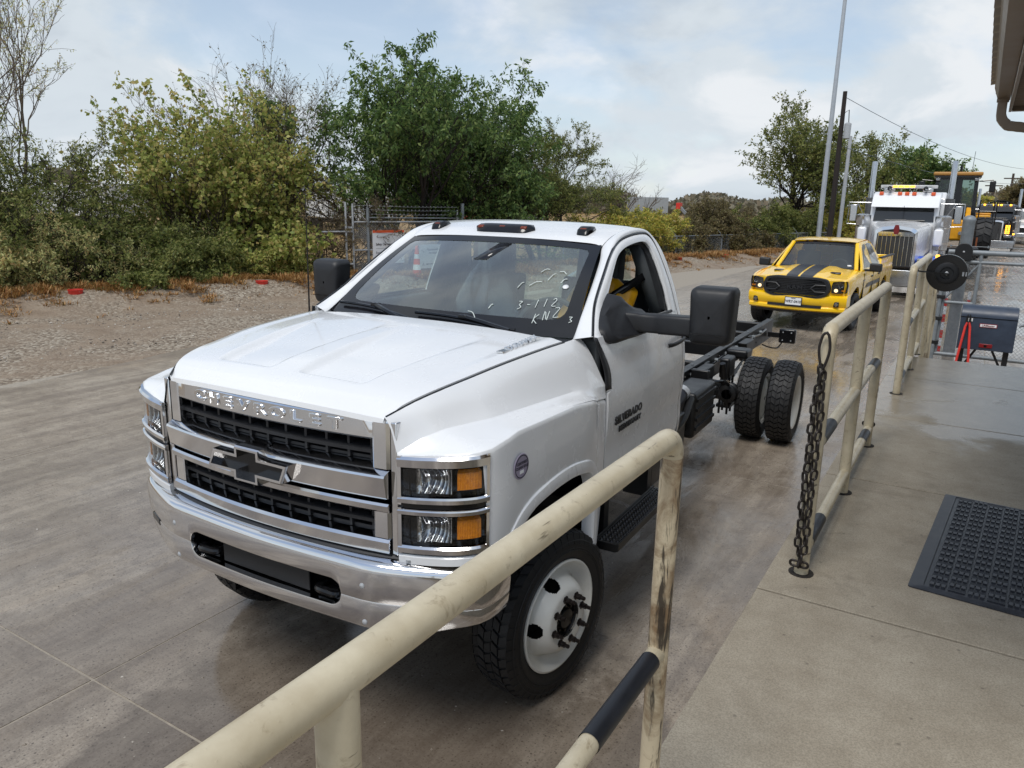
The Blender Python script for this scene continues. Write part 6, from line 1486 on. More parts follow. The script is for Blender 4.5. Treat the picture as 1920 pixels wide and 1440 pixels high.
# ------------------------------------------------------------------ sliding gate on the right, its posts and motor
GY = 10.5
gt = thing('sliding_gate', 'grey pipe sliding gate with chain link fabric at the platform end', 'gate', (2.0, GY, 0))
for z, r_ in ((1.655, .038), (1.515, .026), (.90, .024), (.10, .030)): tb([(.0 if z != .90 else .02, 0, z), (7 if z != .90 else .42, 0, z)], r_, 'gate_rail', m_galvd, gt)
for x in (.02, .43, 3.2, 6.9): tb([(x, 0, .08), (x, 0, 1.66)], .026, 'gate_upright', m_galvd, gt)
tb([(.43, 0, 1.5), (.02, 0, .92)], .014, 'gate_brace', m_galvd, gt); tb([(1.05, 0, .62), (3.2, 0, 1.5)], .02, 'gate_brace', m_galvd, gt)
chainlink(.02, 7, .10, 1.65, .055, .0022, lambda u, z: (u, .012, z)).build('chain_link_fabric', m_galvd, gt, smooth=False, normals=False, kind='stuff')
tb([(.02, .0, 1.745), (7, 0, 1.74)], .004, 'barbed_wire', m_galvd, gt, 5)
for k in range(30): MB().box((.02+k*.24, 0, 1.745), (.03, .012, .03), Matrix.Rotation(.7, 3, 'Y')).build('barb', m_galvd, gt, smooth=False)
gp = thing('gate_post', 'thick grey pipe gate post with domed cap behind the hose reel', 'post', (2.20, 10.95, 0))
MB().lathe([(-.1, .085), (2.10, .085), (2.12, .092), (2.14, .09), (2.17, .07), (2.19, .03), (2.192, .001)], 'z', 24).build('pipe', m_galvd, gp)
dc = thing('roller_cover', 'black domed roller cover on the gate rail', 'roller cover', (2.20, 10.40, 1.60))
MB().prism([(-.115, -.06), (-.115, .08)]+[(-.115*math.cos(a), .08+.115*math.sin(a)) for a in np.linspace(.15, math.pi-.15, 14)]+[(.115, .08), (.115, -.06)], .10, 'xz', at=-.05).build('dome', m_black, dc, bevel=.008)
MB().lathe([(-.06, .014), (-.064, .001)], 'y', 10, (0, 0, .07)).build('dome_bolt', m_galv, dc)
gp2 = thing('latch_post', 'slim grey post with hinges beside the sliding gate', 'post', (1.98, 10.45, 0))
tb([(0, 0, 0), (0, 0, 1.15)], .028, 'pipe', m_galvd, gp2)
for z in (.25, .62, .95): MB().bb((-.05, -.03, z), (.07, .03, z+.06)).build('hinge', m_black, gp2, bevel=.008)
for x in (2.06, 2.36):
    pr_ = thing('marker_board', 'red and white striped marker board left of the gate motor' if x < 2.2 else 'red and white striped marker board right behind the gate motor', 'marker board', (x, 10.75, 0), group='striped marker boards')
    for k in range(8): MB().bb((-.022, -.01, .06+k*.125), (.022, .01, .06+k*.125+.12)).build('stripe', m_red if k % 2 == 0 else m_white_sign, pr_, smooth=False)
m_opbox = plain('dark blue grey motor cover', srgb(54, 64, 80), .42, var=.18, vscale=8)
op = thing('gate_motor', 'dark blue grey gate motor box with red name plate', 'gate motor', (2.64, 9.75, 0))
MB().prism(round_poly([(-.20, .36), (.18, .36), (.18, .93), (.10, .965), (-.10, .965), (-.20, .87)], [.01, .01, .05, .06, .06, .06], 5), .68, 'yz', at=-.34).build('cover', m_opbox, op, bevel=.008, seg=3)
MB().bb((-.342, -.205, .81), (.342, -.2, .818)).build('cover_seam', m_gblk, op)
MB().bb((-.10, -.207, .685), (.11, -.2, .735)).build('name_plate', plain('plate red', srgb(150, 40, 48), .3), op); MB().bb((-.092, -.209, .692), (.102, -.207, .728)).build('plate_field', m_white_sign, op)
text_mesh('plate_lettering', 'LiftMaster', .036, plain('letter red', srgb(120, 24, 34), .4), op, frame_m((.005, -.2095, .709), (1, 0, 0), (0, 0, 1)), .0006, .0008, xs=1.05)
MB().bb((-.07, -.21, .40), (.09, -.2, .455)).build('release_lock', plain('dark red lock', srgb(130, 24, 30), .35), op, bevel=.006); MB().bb((-.01, -.216, .415), (.025, -.21, .44)).build('key_hole', m_gblk, op)
MB().bb((-.25, -.206, .755), (-.19, -.2, .80)).build('warning_label', m_white_sign, op)
fm_ = MB()
for s_ in (-1, 1): fm_.bar((s_*.27, -.1, 0), (s_*.27, -.1, .36), .06, .06, (0, 1, 0)); fm_.bar((s_*.27, .1, 0), (s_*.27, .1, .36), .06, .06, (0, 1, 0)); fm_.bar((s_*.27, -.1, .02), (s_*.10, -.1, .35), .03, .03, (0, 1, 0))
fm_.build('stand', m_black, op); MB().bb((-.6, -.18, .0), (.6, .18, .06)).build('footing', m_plat, op)
bc = thing('bolt_cutter', 'red handled bolt cutter leaning against the gate motor box', 'bolt cutter', (2.40, 9.42, 0))
for s_ in (-1, 1):
    MB().tube([(s_*.012, .10, .74), (s_*.028, .09, .68), (s_*.085, .0, .06)], [.012, .016, .017], 10).build('handle', m_red, bc)
    MB().prism(round_poly([(s_*.004, .72), (s_*.035, .74), (s_*.030, .82), (s_*.008, .86)], .006, 3), .016, 'xz', at=.095).build('jaw', m_black, bc)
MB().lathe([(.085, .012), (.115, .012)], 'y', 10, (0, 0, .735)).build('pivot_bolt', m_galv, bc)
kf = thing('warning_kerb', 'pale yellow concrete block at the foot of the steps', 'kerb', (1.98, 8.9, 0)); MB().bb((-.2, -.15, 0), (.2, .15, .10)).build('block', plain('kerb yellow', srgb(214, 176, 96), .7), kf, bevel=.02)

# ------------------------------------------------------------------ yard fence and gate on the left
DIR = Vector((.31, 1, 0)).normalized(); NRM = Vector((-DIR.y, DIR.x, 0))
def FP(y, off=-1.3, fo_=0): return Vector((BX(y)+off, y, 0))
def fence(label, y0, y1, zt, arms, step=3.0, off=-1.3, z0=-.25):
    t = thing('chain_link_fence', label, 'fence', tuple(FP(y0, off)), 0)
    L = FP(y1)-FP(y0); n = max(1, int(L.length/step))
    tb([(0, 0, zt), tuple(Vector(L)+Vector((0, 0, zt)))], .022, 'top_rail', m_galvd, t)
    for k in range(n+1):
        p = L*(k/n); tb([(p.x, p.y, z0), (p.x, p.y, zt+.03)], .030, 'post', m_galvd, t)
        if arms: tb([(p.x, p.y, zt), (p.x-.25, p.y-.08, zt+.28)], .014, 'barb_arm', m_galvd, t)
    d = L.normalized(); chainlink(0, L.length, z0, zt, .075, .0026, lambda u, z: tuple(d*u+Vector((0, 0, z)))).build('chain_link_fabric', m_galvd, t, smooth=False, normals=False, kind='stuff')
    return t
fence('low chain link fence among the dark shrubs at the left', 2.0, 12.9, 1.15, False, off=-2.0)
fence('chain link fence with slanted arms between the berm and the olive bushes', 18.2, 40, .98, True)
yg = thing('yard_gate', 'galvanised chain link swing gate with barbed wire left of the cab', 'gate', tuple(FP(13.2)))
E_ = FP(17.0)-FP(13.2); GL = E_.length; gd = E_.normalized()
q_ = lambda u, z: tuple(gd*u+Vector((0, 0, z)))
tb([q_(-.10, -.2), q_(-.10, 2.14)], .030, 'post', m_galv, yg); tb([q_(.12, -.1), q_(.12, 2.10)], .030, 'leaf_upright', m_galv, yg); tb([q_(.60, -.2), q_(.60, 2.0)], .045, 'post', m_galvd, yg)
tb([q_(GL, -.2), q_(GL, 2.15)], .055, 'post', m_galvd, yg); tb([q_(GL-.2, -.1), q_(GL-.2, 1.95)], .028, 'leaf_upright', m_galv, yg)
for z in (1.60, .82, .05, 1.34): tb([q_(.12 if z != 1.34 else -.9, z), q_(GL-.2 if z != 1.34 else .1, z)], .026, 'leaf_rail', m_galv, yg)
tb([q_(.62, 1.72), q_(GL, 1.70)], .022, 'leaf_rail', m_galvd, yg)
for z in (1.80, 1.92, 2.03):
    tb([q_(.12, z+.03), q_(GL*.5, z-.01), q_(GL-.2, z)], .004, 'barbed_wire', m_galv, yg, 5)
    for k in range(26): MB().box(q_(.2+k*.135, z+.012), (.028, .01, .028), Matrix.Rotation(.7, 3, 'Y')).build('barb', m_galv, yg, smooth=False)
chainlink(.12, GL-.2, .05, 1.60, .06, .0028, q_).build('chain_link_fabric', m_galv, yg, smooth=False, normals=False, kind='stuff')
for z in (1.45, .45): MB().box(q_(.0, z), (.26, .06, .05)).build('hinge', m_galv, yg, bevel=.01)
# signs on the gate
def sign(label, u0, u1, z0, z1, band):
    c = (FP(13.2)+gd*((u0+u1)/2)+Vector((NRM.x, NRM.y, 0))*-.04); t = thing('yard_sign', label, 'sign', (c.x, c.y, z0), math.atan2(gd.y, gd.x))
    w_, h = u1-u0, z1-z0; MB().bb((-w_/2, -.008, 0), (w_/2, .008, h)).build('panel', m_white_sign, t)
    if band: MB().bb((-w_/2, -.0105, h-.075), (w_/2, -.008, h)).build('orange_band', plain('orange band', srgb(236, 96, 44), .4), t)
    for x in (-w_/2+.03, w_/2-.03): MB().lathe([(-.012, .012), (-.008, .012)], 'y', 8, (x, 0, h-.10)).build('sign_bolt', m_galv, t)
    return t, w_, h
TXT = lambda x, z: frame_m((x, -.0095, z), (1, 0, 0), (0, 0, 1))
s1, w_, h = sign('white safety sign with an orange top band on the yard gate', .72, 1.78, .42, 1.37, True)
text_mesh('sign_lettering', 'Safety: Our top priority', .098, m_ink, s1, TXT(-w_/2+.10, h-.40), .001, .002, align='LEFT', xs=.80)
MB().bb((-w_/2+.10, -.0105, h-.52), (w_/2-.08, -.008, h-.512)).build('rule_line', m_galvd, s1)
text_mesh('sign_lettering', "Everyone's responsibility", .098, m_ink, s1, TXT(-w_/2+.10, h-.64), .001, 0, align='LEFT', xs=.74)
s2_, w_, h = sign('pale sign seen through the windscreen of the white truck', 2.32, 3.34, .22, .93, False)
text_mesh('sign_lettering', 'Equipment\nArrivals', .105, m_ink, s2_, TXT(0, h-.20), .001, 0); text_mesh('sign_lettering', 'RITCHIE BROS.', .085, m_ink, s2_, TXT(.02, .12), .001, .002)
MB().tube([(-.40, -.012, .09), (-.37, -.012, .16), (-.34, -.012, .09)], .008, 5).build('sign_logo', m_ink, s2_)
# traffic cone by the gate
tcn = thing('traffic_cone', 'tall orange traffic cone with white bands seen through the windscreen', 'cone', (-10.85, 13.9, 0)); m_or = plain('cone orange', srgb(232, 92, 40), .5)
MB().lathe([(.03, .16), (.05, .15), (.35, .115), (.352, .116)], 'z', 20).build('cone_lower', m_or, tcn); MB().lathe([(.352, .116), (.50, .098)], 'z', 20).build('white_band', m_white_sign, tcn); MB().lathe([(.50, .098), (.66, .08)], 'z', 20).build('cone_middle', m_or, tcn); MB().lathe([(.66, .08), (.78, .065)], 'z', 20).build('white_band', m_white_sign, tcn); MB().lathe([(.78, .065), (1.02, .035), (1.03, .001)], 'z', 20).build('cone_tip', m_or, tcn); MB().bb((-.20, -.20, 0), (.20, .20, .04)).build('cone_base', m_black, tcn, bevel=.01)
# red marker tubs along the berm
for (x, y, z, lb_) in ((-13.2, 5.75, .08, 'red marker tub half hidden in straw at the far left'), (-12.02, 9.5, .05, 'red marker tub half sunk in straw beside the yellow green shrub'), (-7.2, 25.0, .06, 'red marker tub on the berm behind the cab'), (-6.3, 27.95, .08, 'red marker tub on the berm left of the yellow pickup'), (-5.0, 33.0, .1, 'red marker tub on the berm beside the pickup mirror')):
    cu = thing('marker_tub', lb_, 'tub', (x, y, z), group='red marker tubs on the berm'); MB().lathe([(0, .001), (0, .115), (.24, .14), (.25, .148), (.26, .148), (.26, .135), (.02, .11), (.02, .001)], 'z', 20).build('tub', m_red, cu, angle=40); MB().tube([(-.14, 0, .22), (0, .02, .24), (.14, 0, .22)], .006, 5).build('tub_wire', m_galv, cu)

# ------------------------------------------------------------------ poles and wires
lp_ = thing('light_pole', 'tall pale steel light pole behind the yellow pickup', 'pole', (-4.55, 38, 0)); MB().tube([(0, 0, -.3), (0, 0, 6), (0, 0, 13)], [.13, .11, .08], 16).build('shaft', plain('pale pole', srgb(176, 182, 188), .5, metal=.3), lp_); MB().bb((-.3, -.3, -.2), (.3, .3, .05)).build('base_plate', m_galvd, lp_)
lp2 = thing('metal_pole', 'short pale metal pole beside the dark wooden pole', 'pole', (-3.65, 38.3, 0)); MB().tube([(0, 0, -.3), (0, 0, 5.6)], [.10, .08], 12).build('shaft', plain('pale pole b', srgb(176, 180, 184), .5), lp2)
pp = thing('power_pole', 'dark wooden power pole with a transformer behind the pickup', 'pole', (-3.72, 36, 0)); MB().tube([(0, 0, -.3), (-.02, 0, 4), (-.04, 0, 7.35)], [.13, .115, .09], 14).build('shaft', plain('dark timber', srgb(40, 33, 30), .85, var=.3), pp)
MB().lathe([(5.3, .10), (5.32, .15), (5.95, .15), (6.0, .08)], 'z', 16, (.24, 0, 0)).build('transformer', m_galv, pp)
MB().tube([(.0, 0, 6.4), (.22, 0, 6.55), (.26, 0, 6.0)], .02, 6).build('conductor', m_gblk, pp)
def wire(a, b, sag, label):
    P = [Vector(a).lerp(Vector(b), t)-Vector((0, 0, sag*4*t*(1-t))) for t in np.linspace(0, 1, 24)]
    o = MB().tube(P, .013, 5).build('overhead_wire', m_gblk); tag(o, label, 'wire')
wire((-3.72, 36, 7.1), (12, 112, 8.2), 2.0, 'overhead wire sagging from the dark power pole to the right'); wire((-3.72, 36, 5.0), (12, 112, 7.0), 1.6, 'lower overhead wire from the dark power pole')
for (x, y, h, lb_) in ((4.9, 120, 7.0, 'distant utility pole with a crossarm at the far right'), (2.9, 118, 6.0, 'short distant utility pole near the loader cab')):
    u_ = thing('utility_pole', lb_, 'pole', (x, y, 0)); MB().tube([(0, 0, 0), (0, 0, h)], .14, 8).build('shaft', plain('grey timber', srgb(70, 62, 56), .9), u_); MB().bb((-1.0, -.06, h-.7), (1.0, .06, h-.55)).build('crossarm', plain('grey timber arm', srgb(70, 62, 56), .9), u_)

# ------------------------------------------------------------------ parked equipment glimpsed beyond the fence
def trailer(x, y, rz, L, colr, label):
    t = thing('parked_trailer', label, 'trailer', (x, y, -.25), rz); MB().bb((-1.2, 0, 1.1), (1.2, L, 3.0)).build('box', colr, t, bevel=.03); MB().bb((-.5, .3, .75), (.5, L-.3, 1.08)).build('chassis', m_frame, t)
    for yy in (L-1.0, L-2.2):
        for s_ in (1, -1): cc, _ = tyre_mesh(.5, .28, .4, 8, 4); q = cc.build('wheel', m_tyre, t); q.location = (s_*.95, yy, .5)
    for s_ in (1, -1): MB().bb((s_*.5-.05, 1.5, 0), (s_*.5+.05, 1.6, .8)).build('landing_leg', m_frame, t)
m_offw = plain('dirty white panel', srgb(214, 216, 216), .5, var=.08)
trailer(-30, 34, R(62), 11, m_offw, 'white parked box trailer glimpsed behind the dark green tree'); trailer(-26, 46, R(40), 10, m_offw, 'white parked trailer glimpsed left of the feathery tree'); trailer(-40, 24, R(80), 12, m_offw, 'white parked trailer behind the yellow green shrub'); trailer(-21, 58, R(30), 8, plain('grey box', srgb(150, 156, 160), .5), 'grey parked trailer beyond the feathery tree')
rt_ = thing('parked_lift', 'parked boom lift with a slanted grey boom beyond the fence', 'lift', (-18.6, 60, -.5)); rt_.scale = (.58,)*3; MB().bb((-1.0, -1.6, .5), (1.0, 1.6, 1.3)).build('chassis', m_red, rt_, bevel=.06); MB().bar((1.6, 0, 1.2), (-1.4, 0, 4.3), .35, .40, (0, 1, 0)).build('boom', m_galvd, rt_); MB().bb((-1.9, -.5, 4.0), (-1.3, .5, 4.9)).build('basket', m_red, rt_, bevel=.03)
for s_ in (1, -1):
    for yy in (-1.1, 1.1): cc, _ = tyre_mesh(.5, .28, .35, 8, 4); q = cc.build('wheel', m_tyre, rt_); q.location = (s_*.95, yy, .5)
rc_ = thing('parked_red_truck', 'red parked truck cab glimpsed behind the dark green tree', 'truck', (-24, 38, -.25), R(50)); MB().prism(round_poly([(0, .6), (0, 1.4), (1.2, 1.5), (1.6, 2.5), (3.2, 2.5), (3.2, .6)], .1, 4), 2.1, 'yz', at=-1.05).build('cab', plain('truck red', srgb(186, 34, 34), .35), rc_, bevel=.06)
MB().add([(-.85, 1.22, 1.62), (.85, 1.22, 1.62), (.8, 1.50, 2.4), (-.8, 1.50, 2.4)], [(0, 1, 2, 3)]).build('windscreen', m_dglass, rc_, solid=.02, smooth=False).location = (0, -.04, .03)
for s_ in (1, -1): cc, _ = tyre_mesh(.5, .28, .3, 8, 4); q = cc.build('wheel', m_tyre, rc_); q.location = (s_*.95, .8, .5)
# ------------------------------------------------------------------ vegetation
def leaf_mat(name, cols, trans=.5):
    t = NT(name); r = t.n.new('ShaderNodeNewGeometry').outputs['Random Per Island']
    st = [(i/(len(cols)-1), c) for i, c in enumerate(cols)]; c = t.ramp(r, st)
    t.set(color=c, rough=.5, spec=.35)
    tl = t.n.new('ShaderNodeBsdfTranslucent'); t.l.new(c, tl.inputs[0]); mixs = t.n.new('ShaderNodeMixShader'); mixs.inputs[0].default_value = trans
    o = t.n['Material Output']; t.l.new(t.b.outputs[0], mixs.inputs[1]); t.l.new(tl.outputs[0], mixs.inputs[2]); t.l.new(mixs.outputs[0], o.inputs[0]); return t.m
m_bark = plain('bark', srgb(66, 56, 48), .9, var=.3, vscale=20); m_bark2 = plain('pale bark', srgb(104, 92, 80), .9, var=.3, vscale=20); m_barkd = plain('dark bark', srgb(44, 38, 34), .9, var=.3, vscale=20)
m_leaf_dark = leaf_mat('leaf dark', [srgb(68, 90, 53), srgb(90, 117, 65), srgb(117, 143, 80), srgb(153, 168, 100)])
m_leaf_yel = leaf_mat('leaf yel', [srgb(124, 142, 72), srgb(152, 164, 86), srgb(180, 184, 104), srgb(196, 190, 116), srgb(186, 162, 106)])
m_leaf_shrub = leaf_mat('leaf shrub', [srgb(82, 94, 49), srgb(113, 125, 68), srgb(146, 153, 87), srgb(172, 167, 108)])
m_leaf_grey = leaf_mat('grey green leaflets', [srgb(136, 147, 98), srgb(186, 193, 131), srgb(225, 218, 154), srgb(195, 163, 117)])
m_leaf_olive = leaf_mat('olive leaves', [srgb(131, 143, 69), srgb(174, 176, 85), srgb(219, 208, 100), srgb(199, 166, 98)])
m_leaf_brown = leaf_mat('leaf brown', [srgb(98, 88, 64), srgb(124, 112, 80), srgb(142, 128, 90), srgb(116, 116, 70)])
m_leaf_mid = leaf_mat('leaf mid', [srgb(78, 91, 47), srgb(109, 120, 62), srgb(138, 145, 80), srgb(156, 150, 91)])
m_straw = leaf_mat('dry straw', [srgb(126, 88, 50), srgb(166, 126, 76), srgb(196, 158, 104), srgb(150, 98, 52), srgb(108, 100, 56)], .2)
def leaves(P, D, size, aspect, droop, rg, fold=.25, jitter=.5):
    """P points, D base directions; returns vertices and faces of folded leaf blades"""
    n = len(P); s = size*(.65+.7*rg.random((n, 1)))
    d = D*(1-jitter)+rg.standard_normal((n, 3))*jitter; d[:, 2] -= droop; d /= np.linalg.norm(d, axis=1, keepdims=True)+1e-9
    up_ = rg.standard_normal((n, 3)); up_[:, 2] += .8; sd_ = np.cross(d, up_); sd_ /= np.linalg.norm(sd_, axis=1, keepdims=True)+1e-9; nn = np.cross(sd_, d)
    w_ = s*aspect/2
    A = P; B = P+d*s*.45+sd_*w_+nn*fold*w_; C = P+d*s; E = P+d*s*.45-sd_*w_+nn*fold*w_
    V = np.stack([A, B, C, E], 1).reshape(-1, 3); i = np.arange(n)*4
    F = np.concatenate([np.stack([i, i+1, i+2], 1), np.stack([i, i+2, i+3], 1)])
    return V, F
def mesh_np(name, V, F, mat, parent):
    me = bpy.data.meshes.new(name); me.vertices.add(len(V)); me.vertices.foreach_set('co', np.asarray(V, np.float32).ravel()); k = F.shape[1]
    me.loops.add(F.size); me.loops.foreach_set('vertex_index', F.astype(np.int32).ravel()); me.polygons.add(len(F)); me.polygons.foreach_set('loop_start', np.arange(0, F.size, k, dtype=np.int32)); me.polygons.foreach_set('loop_total', np.full(len(F), k, np.int32))
    me.update(calc_edges=True); me.validate(); me.materials.append(mat); o = bpy.data.objects.new(name, me); col.objects.link(o); o.parent = parent; return o
def plant(name, label, cat, loc, seed, stems, H, spread, kids, lean, twig, leafm, n_leaf, lsize, aspect, droop, bark, group=None, r0=.05, wob=.22, trop=.12, bare=0.0, nlev=3, lens=(.45, .42, .40), crown_name='crown', leaf_from=.25, squash=1.0):
    """stems: how many leaders; kids: children per level; leaves sit on the last level of twigs"""
    rg = np.random.default_rng(seed); t = thing(name, label, cat, loc, 0, group)
    WV, WF, nv = [], [], [0]; LP_, LD_ = [], []
    TW_ = []                                   # last-level twigs, grown together below
    def grow(p, d, L, r, lev):
        if lev >= nlev: TW_.append((*p, *d, L, r)); return
        n = 6 if lev < 2 else 4; pts = [p.copy()]; rs = [r]
        jit = rg.standard_normal((n, 3))*wob*(1 if lev else .6)
        for k in range(n):
            d = d+jit[k]; d[2] += trop; d = d/math.sqrt(d[0]*d[0]+d[1]*d[1]+d[2]*d[2]); p = p+d*(L/n); pts.append(p.copy()); rs.append(r*(1-.75*(k+1)/n)+.002)
        ns = 7 if lev == 0 else (5 if lev == 1 else 3)
        tv = pts[-1]-pts[0]; a_ = np.cross(tv, (.31, .87, .39)); a_ /= np.linalg.norm(a_)+1e-9; b_ = np.cross(tv, a_); b_ /= np.linalg.norm(b_)+1e-9
        an = np.arange(ns)*(2*math.pi/ns); ring = np.cos(an)[:, None]*a_+np.sin(an)[:, None]*b_
        base = nv[0]; WV.append((np.array(pts)[:, None, :]+np.array(rs)[:, None, None]*ring[None]).reshape(-1, 3)); m_n = len(pts); nv[0] += m_n*ns
        i_ = np.arange(m_n-1)[:, None]*ns; k_i = np.arange(ns)[None]; k2 = (k_i+1) % ns
        WF.append(np.stack([base+i_+k_i, base+i_+k2, base+i_+ns+k2, base+i_+ns+k_i], -1).reshape(-1, 4))
        k_ = kids[lev]
        for j in range(k_):
            u = (.28 if lev else .30)+.72*(j+rg.random())/k_; f = u*n; i = min(n-1, int(f)); q = pts[i]+(pts[i+1]-pts[i])*(f-i)
            a = rg.random()*6.283; side_ = np.array([math.cos(a), math.sin(a), rg.random()*.5-.15]); side_ -= d*side_.dot(d); side_ /= np.linalg.norm(side_)+1e-9
            th = spread*(.6+.7*rg.random()); dd = d*math.cos(th)+side_*math.sin(th)
            grow(q, dd, L*lens[lev]*(1.15-.55*u)*(.75+.5*rg.random())*1.5, max(.003, rs[i]*.55), lev+1)
    for s_ in range(stems):
        a = 6.283*(s_+rg.random()*.7)/stems; d = np.array([math.cos(a)*lean, math.sin(a)*lean, 1.0]); d /= np.linalg.norm(d)
        b0 = np.array([math.cos(a), math.sin(a), 0])*.12*min(1, stems-1)
        grow(b0+np.array([0, 0, -.25]), d, H*(.72+.25*rg.random()), r0*(.7+.5*rg.random()), 0)
    if TW_:
        A_ = np.array(TW_); N = len(A_); n = 4; p = A_[:, :3]; d = A_[:, 3:6]; L = A_[:, 6:7]; r = A_[:, 7]; P_ = [p]
        for k in range(n):
            d = d+rg.standard_normal((N, 3))*wob; d[:, 2] += trop*.3; d = d/np.linalg.norm(d, axis=1, keepdims=True); p = p+d*L/n; P_.append(p)
        P_ = np.stack(P_, 1); tv = P_[:, -1]-P_[:, 0]; a_ = np.cross(tv, (.31, .87, .39)); a_ /= np.linalg.norm(a_, axis=1, keepdims=True)+1e-9; b_ = np.cross(tv, a_); b_ /= np.linalg.norm(b_, axis=1, keepdims=True)+1e-9
        an = np.arange(3)*(2*math.pi/3); ring = np.cos(an)[None, :, None]*a_[:, None]+np.sin(an)[None, :, None]*b_[:, None]; rs = r[:, None]*(1-.75*np.arange(n+1)/n)[None]+.002
        WV.append((P_[:, :, None, :]+rs[:, :, None, None]*ring[:, None]).reshape(-1, 3)); base = nv[0]+np.arange(N)[:, None, None]*(n+1)*3; i_ = np.arange(n)[None, :, None]*3; k_i = np.arange(3)[None, None]; k2 = (k_i+1) % 3
        WF.append(np.stack([base+i_+k_i, base+i_+k2, base+i_+3+k2, base+i_+3+k_i], -1).reshape(-1, 4)); nv[0] += N*(n+1)*3
        cnt = np.maximum(1, (n_leaf*(.6+.8*rg.random(N))).astype(int)); cnt[rg.random(N) < bare] = 0; idx = np.repeat(np.arange(N), cnt); m = len(idx)
        if m:
            f = (leaf_from+(1-leaf_from)*rg.random(m))*n; i = np.minimum(n-1, f.astype(int)); LP_.append(P_[idx, i]+(P_[idx, i+1]-P_[idx, i])*(f-i)[:, None]+rg.standard_normal((m, 3))*lsize*.35); LD_.append(d[idx]+rg.standard_normal((m, 3))*.6)
    wo_ = mesh_np('trunk', np.concatenate(WV), np.concatenate(WF), bark, t); wo_.data.polygons.foreach_set('use_smooth', [True]*len(wo_.data.polygons))
    if LP_:
        V, F = leaves(np.concatenate(LP_), np.concatenate(LD_), lsize, aspect, droop, rg); mesh_np(crown_name, V, F, leafm, t)
    return t, sum(len(q) for q in LP_)
CNT = {}
def PL(*a, **k):
    t, n = plant(*a, **k); CNT[a[1][:30]] = n; return t
pos = lambda y, off: (BX(y)+off, y, -.15)
# left screen of shrubs and trees
for k, (y, off, H, m_, lb_) in enumerate(((4.4, -1.5, 1.9, m_leaf_grey, 'pale feathery shrub at the very left edge above the straw'), (7.6, -1.3, 1.7, m_leaf_shrub, 'low green shrub right of the left red tub'), (9.3, -1.5, 1.8, m_leaf_shrub, 'low green shrub under the yellow green leaves'), (10.6, -1.6, 1.7, m_leaf_yel, 'low yellow green suckers beside the right red tub'))):
    PL('fence_shrub', lb_, 'shrub', pos(y, off), 90+k, 7, H, .85, (9, 6, 5), .95, 0, m_, 13, .085, .42, .3, m_barkd, group='low shrubs along the left fence', r0=.025, wob=.25, trop=.02)
PL('locust_tree', 'nearly bare feathery tree reaching highest at the left edge', 'tree', pos(6.3, -4.4), 11, 4, 6.6, .50, (9, 7, 5), .24, 0, m_leaf_grey, 9, .075, .30, .25, m_bark2, r0=.06, wob=.16, trop=.18, bare=.35, lens=(.38, .34, .30))
PL('evergreen_shrub', 'dark green shrub with drooping leaflets at the far left edge', 'shrub', pos(5.2, -2.6), 21, 6, 2.9, .75, (9, 7, 5), .75, 0, m_leaf_shrub, 9, .09, .36, .35, m_barkd, group='dark shrubs at the left', r0=.035, wob=.25, trop=.05)
PL('evergreen_shrub', 'tall dark green shrub left of the yellow green one', 'shrub', pos(7.0, -3.2), 22, 6, 3.3, .70, (9, 7, 5), .55, 0, m_leaf_shrub, 9, .09, .36, .35, m_barkd, group='dark shrubs at the left', r0=.035, wob=.25, trop=.06)
PL('evergreen_shrub', 'low dark shrub at the foot of the yellow green one', 'shrub', pos(8.3, -2.0), 23, 6, 2.1, .8, (8, 6, 5), .9, 0, m_leaf_shrub, 12, .08, .36, .35, m_barkd, group='dark shrubs at the left', r0=.03, wob=.25, trop=.02)
PL('evergreen_shrub', 'feathery pale shrub leaning out over the straw at the left', 'shrub', pos(6.4, -1.7), 24, 6, 1.9, .8, (8, 7, 5), .95, 0, m_leaf_grey, 12, .07, .32, .3, m_barkd, group='dark shrubs at the left', r0=.03, wob=.25, trop=.02)
PL('mulberry_shrub', 'large yellow green shrub with heart shaped leaves', 'shrub', pos(10.7, -3.0), 31, 11, 4.1, .60, (11, 6, 4), .58, 0, m_leaf_yel, 7, .105, .80, .45, m_bark, r0=.04, wob=.20, trop=.10, lens=(.40, .38, .36))
PL('mulberry_shrub', 'rounded yellow green shrub beside the yard gate', 'shrub', pos(11.3, -3.0), 32, 8, 2.5, .75, (9, 6, 4), .62, 0, m_leaf_yel, 8, .115, .80, .45, m_bark, r0=.03, wob=.22, trop=.06)
PL('bare_tree', 'thin almost leafless tree between the yellow shrub and the dark tree', 'tree', pos(14.0, -5.4), 41, 4, 5.0, .55, (9, 7, 5), .35, 0, m_leaf_brown, 5, .07, .5, .2, m_bark2, r0=.05, wob=.2, trop=.1, bare=.55)
PL('bramble_bush', 'brown twiggy bramble behind the yard gate', 'bush', pos(13.9, -3.0), 42, 9, 2.9, .8, (9, 8, 5), .7, 0, m_leaf_brown, 5, .06, .5, .2, m_bark2, r0=.03, wob=.32, trop=-.02, bare=.3)
PL('dark_tree', 'big dense dark green tree rising behind the cab roof', 'tree', pos(17.0, -3.6), 51, 8, 5.9, .68, (11, 8, 6), .68, 0, m_leaf_dark, 15, .135, .42, .75, m_barkd, r0=.10, wob=.20, trop=.10, lens=(.42, .38, .34))
PL('dark_tree', 'dark green sapling filling in under the big dense tree', 'tree', pos(19.0, -2.6), 52, 6, 3.4, .75, (9, 7, 5), .7, 0, m_leaf_dark, 13, .12, .42, .6, m_barkd, r0=.05, wob=.22, trop=.05)
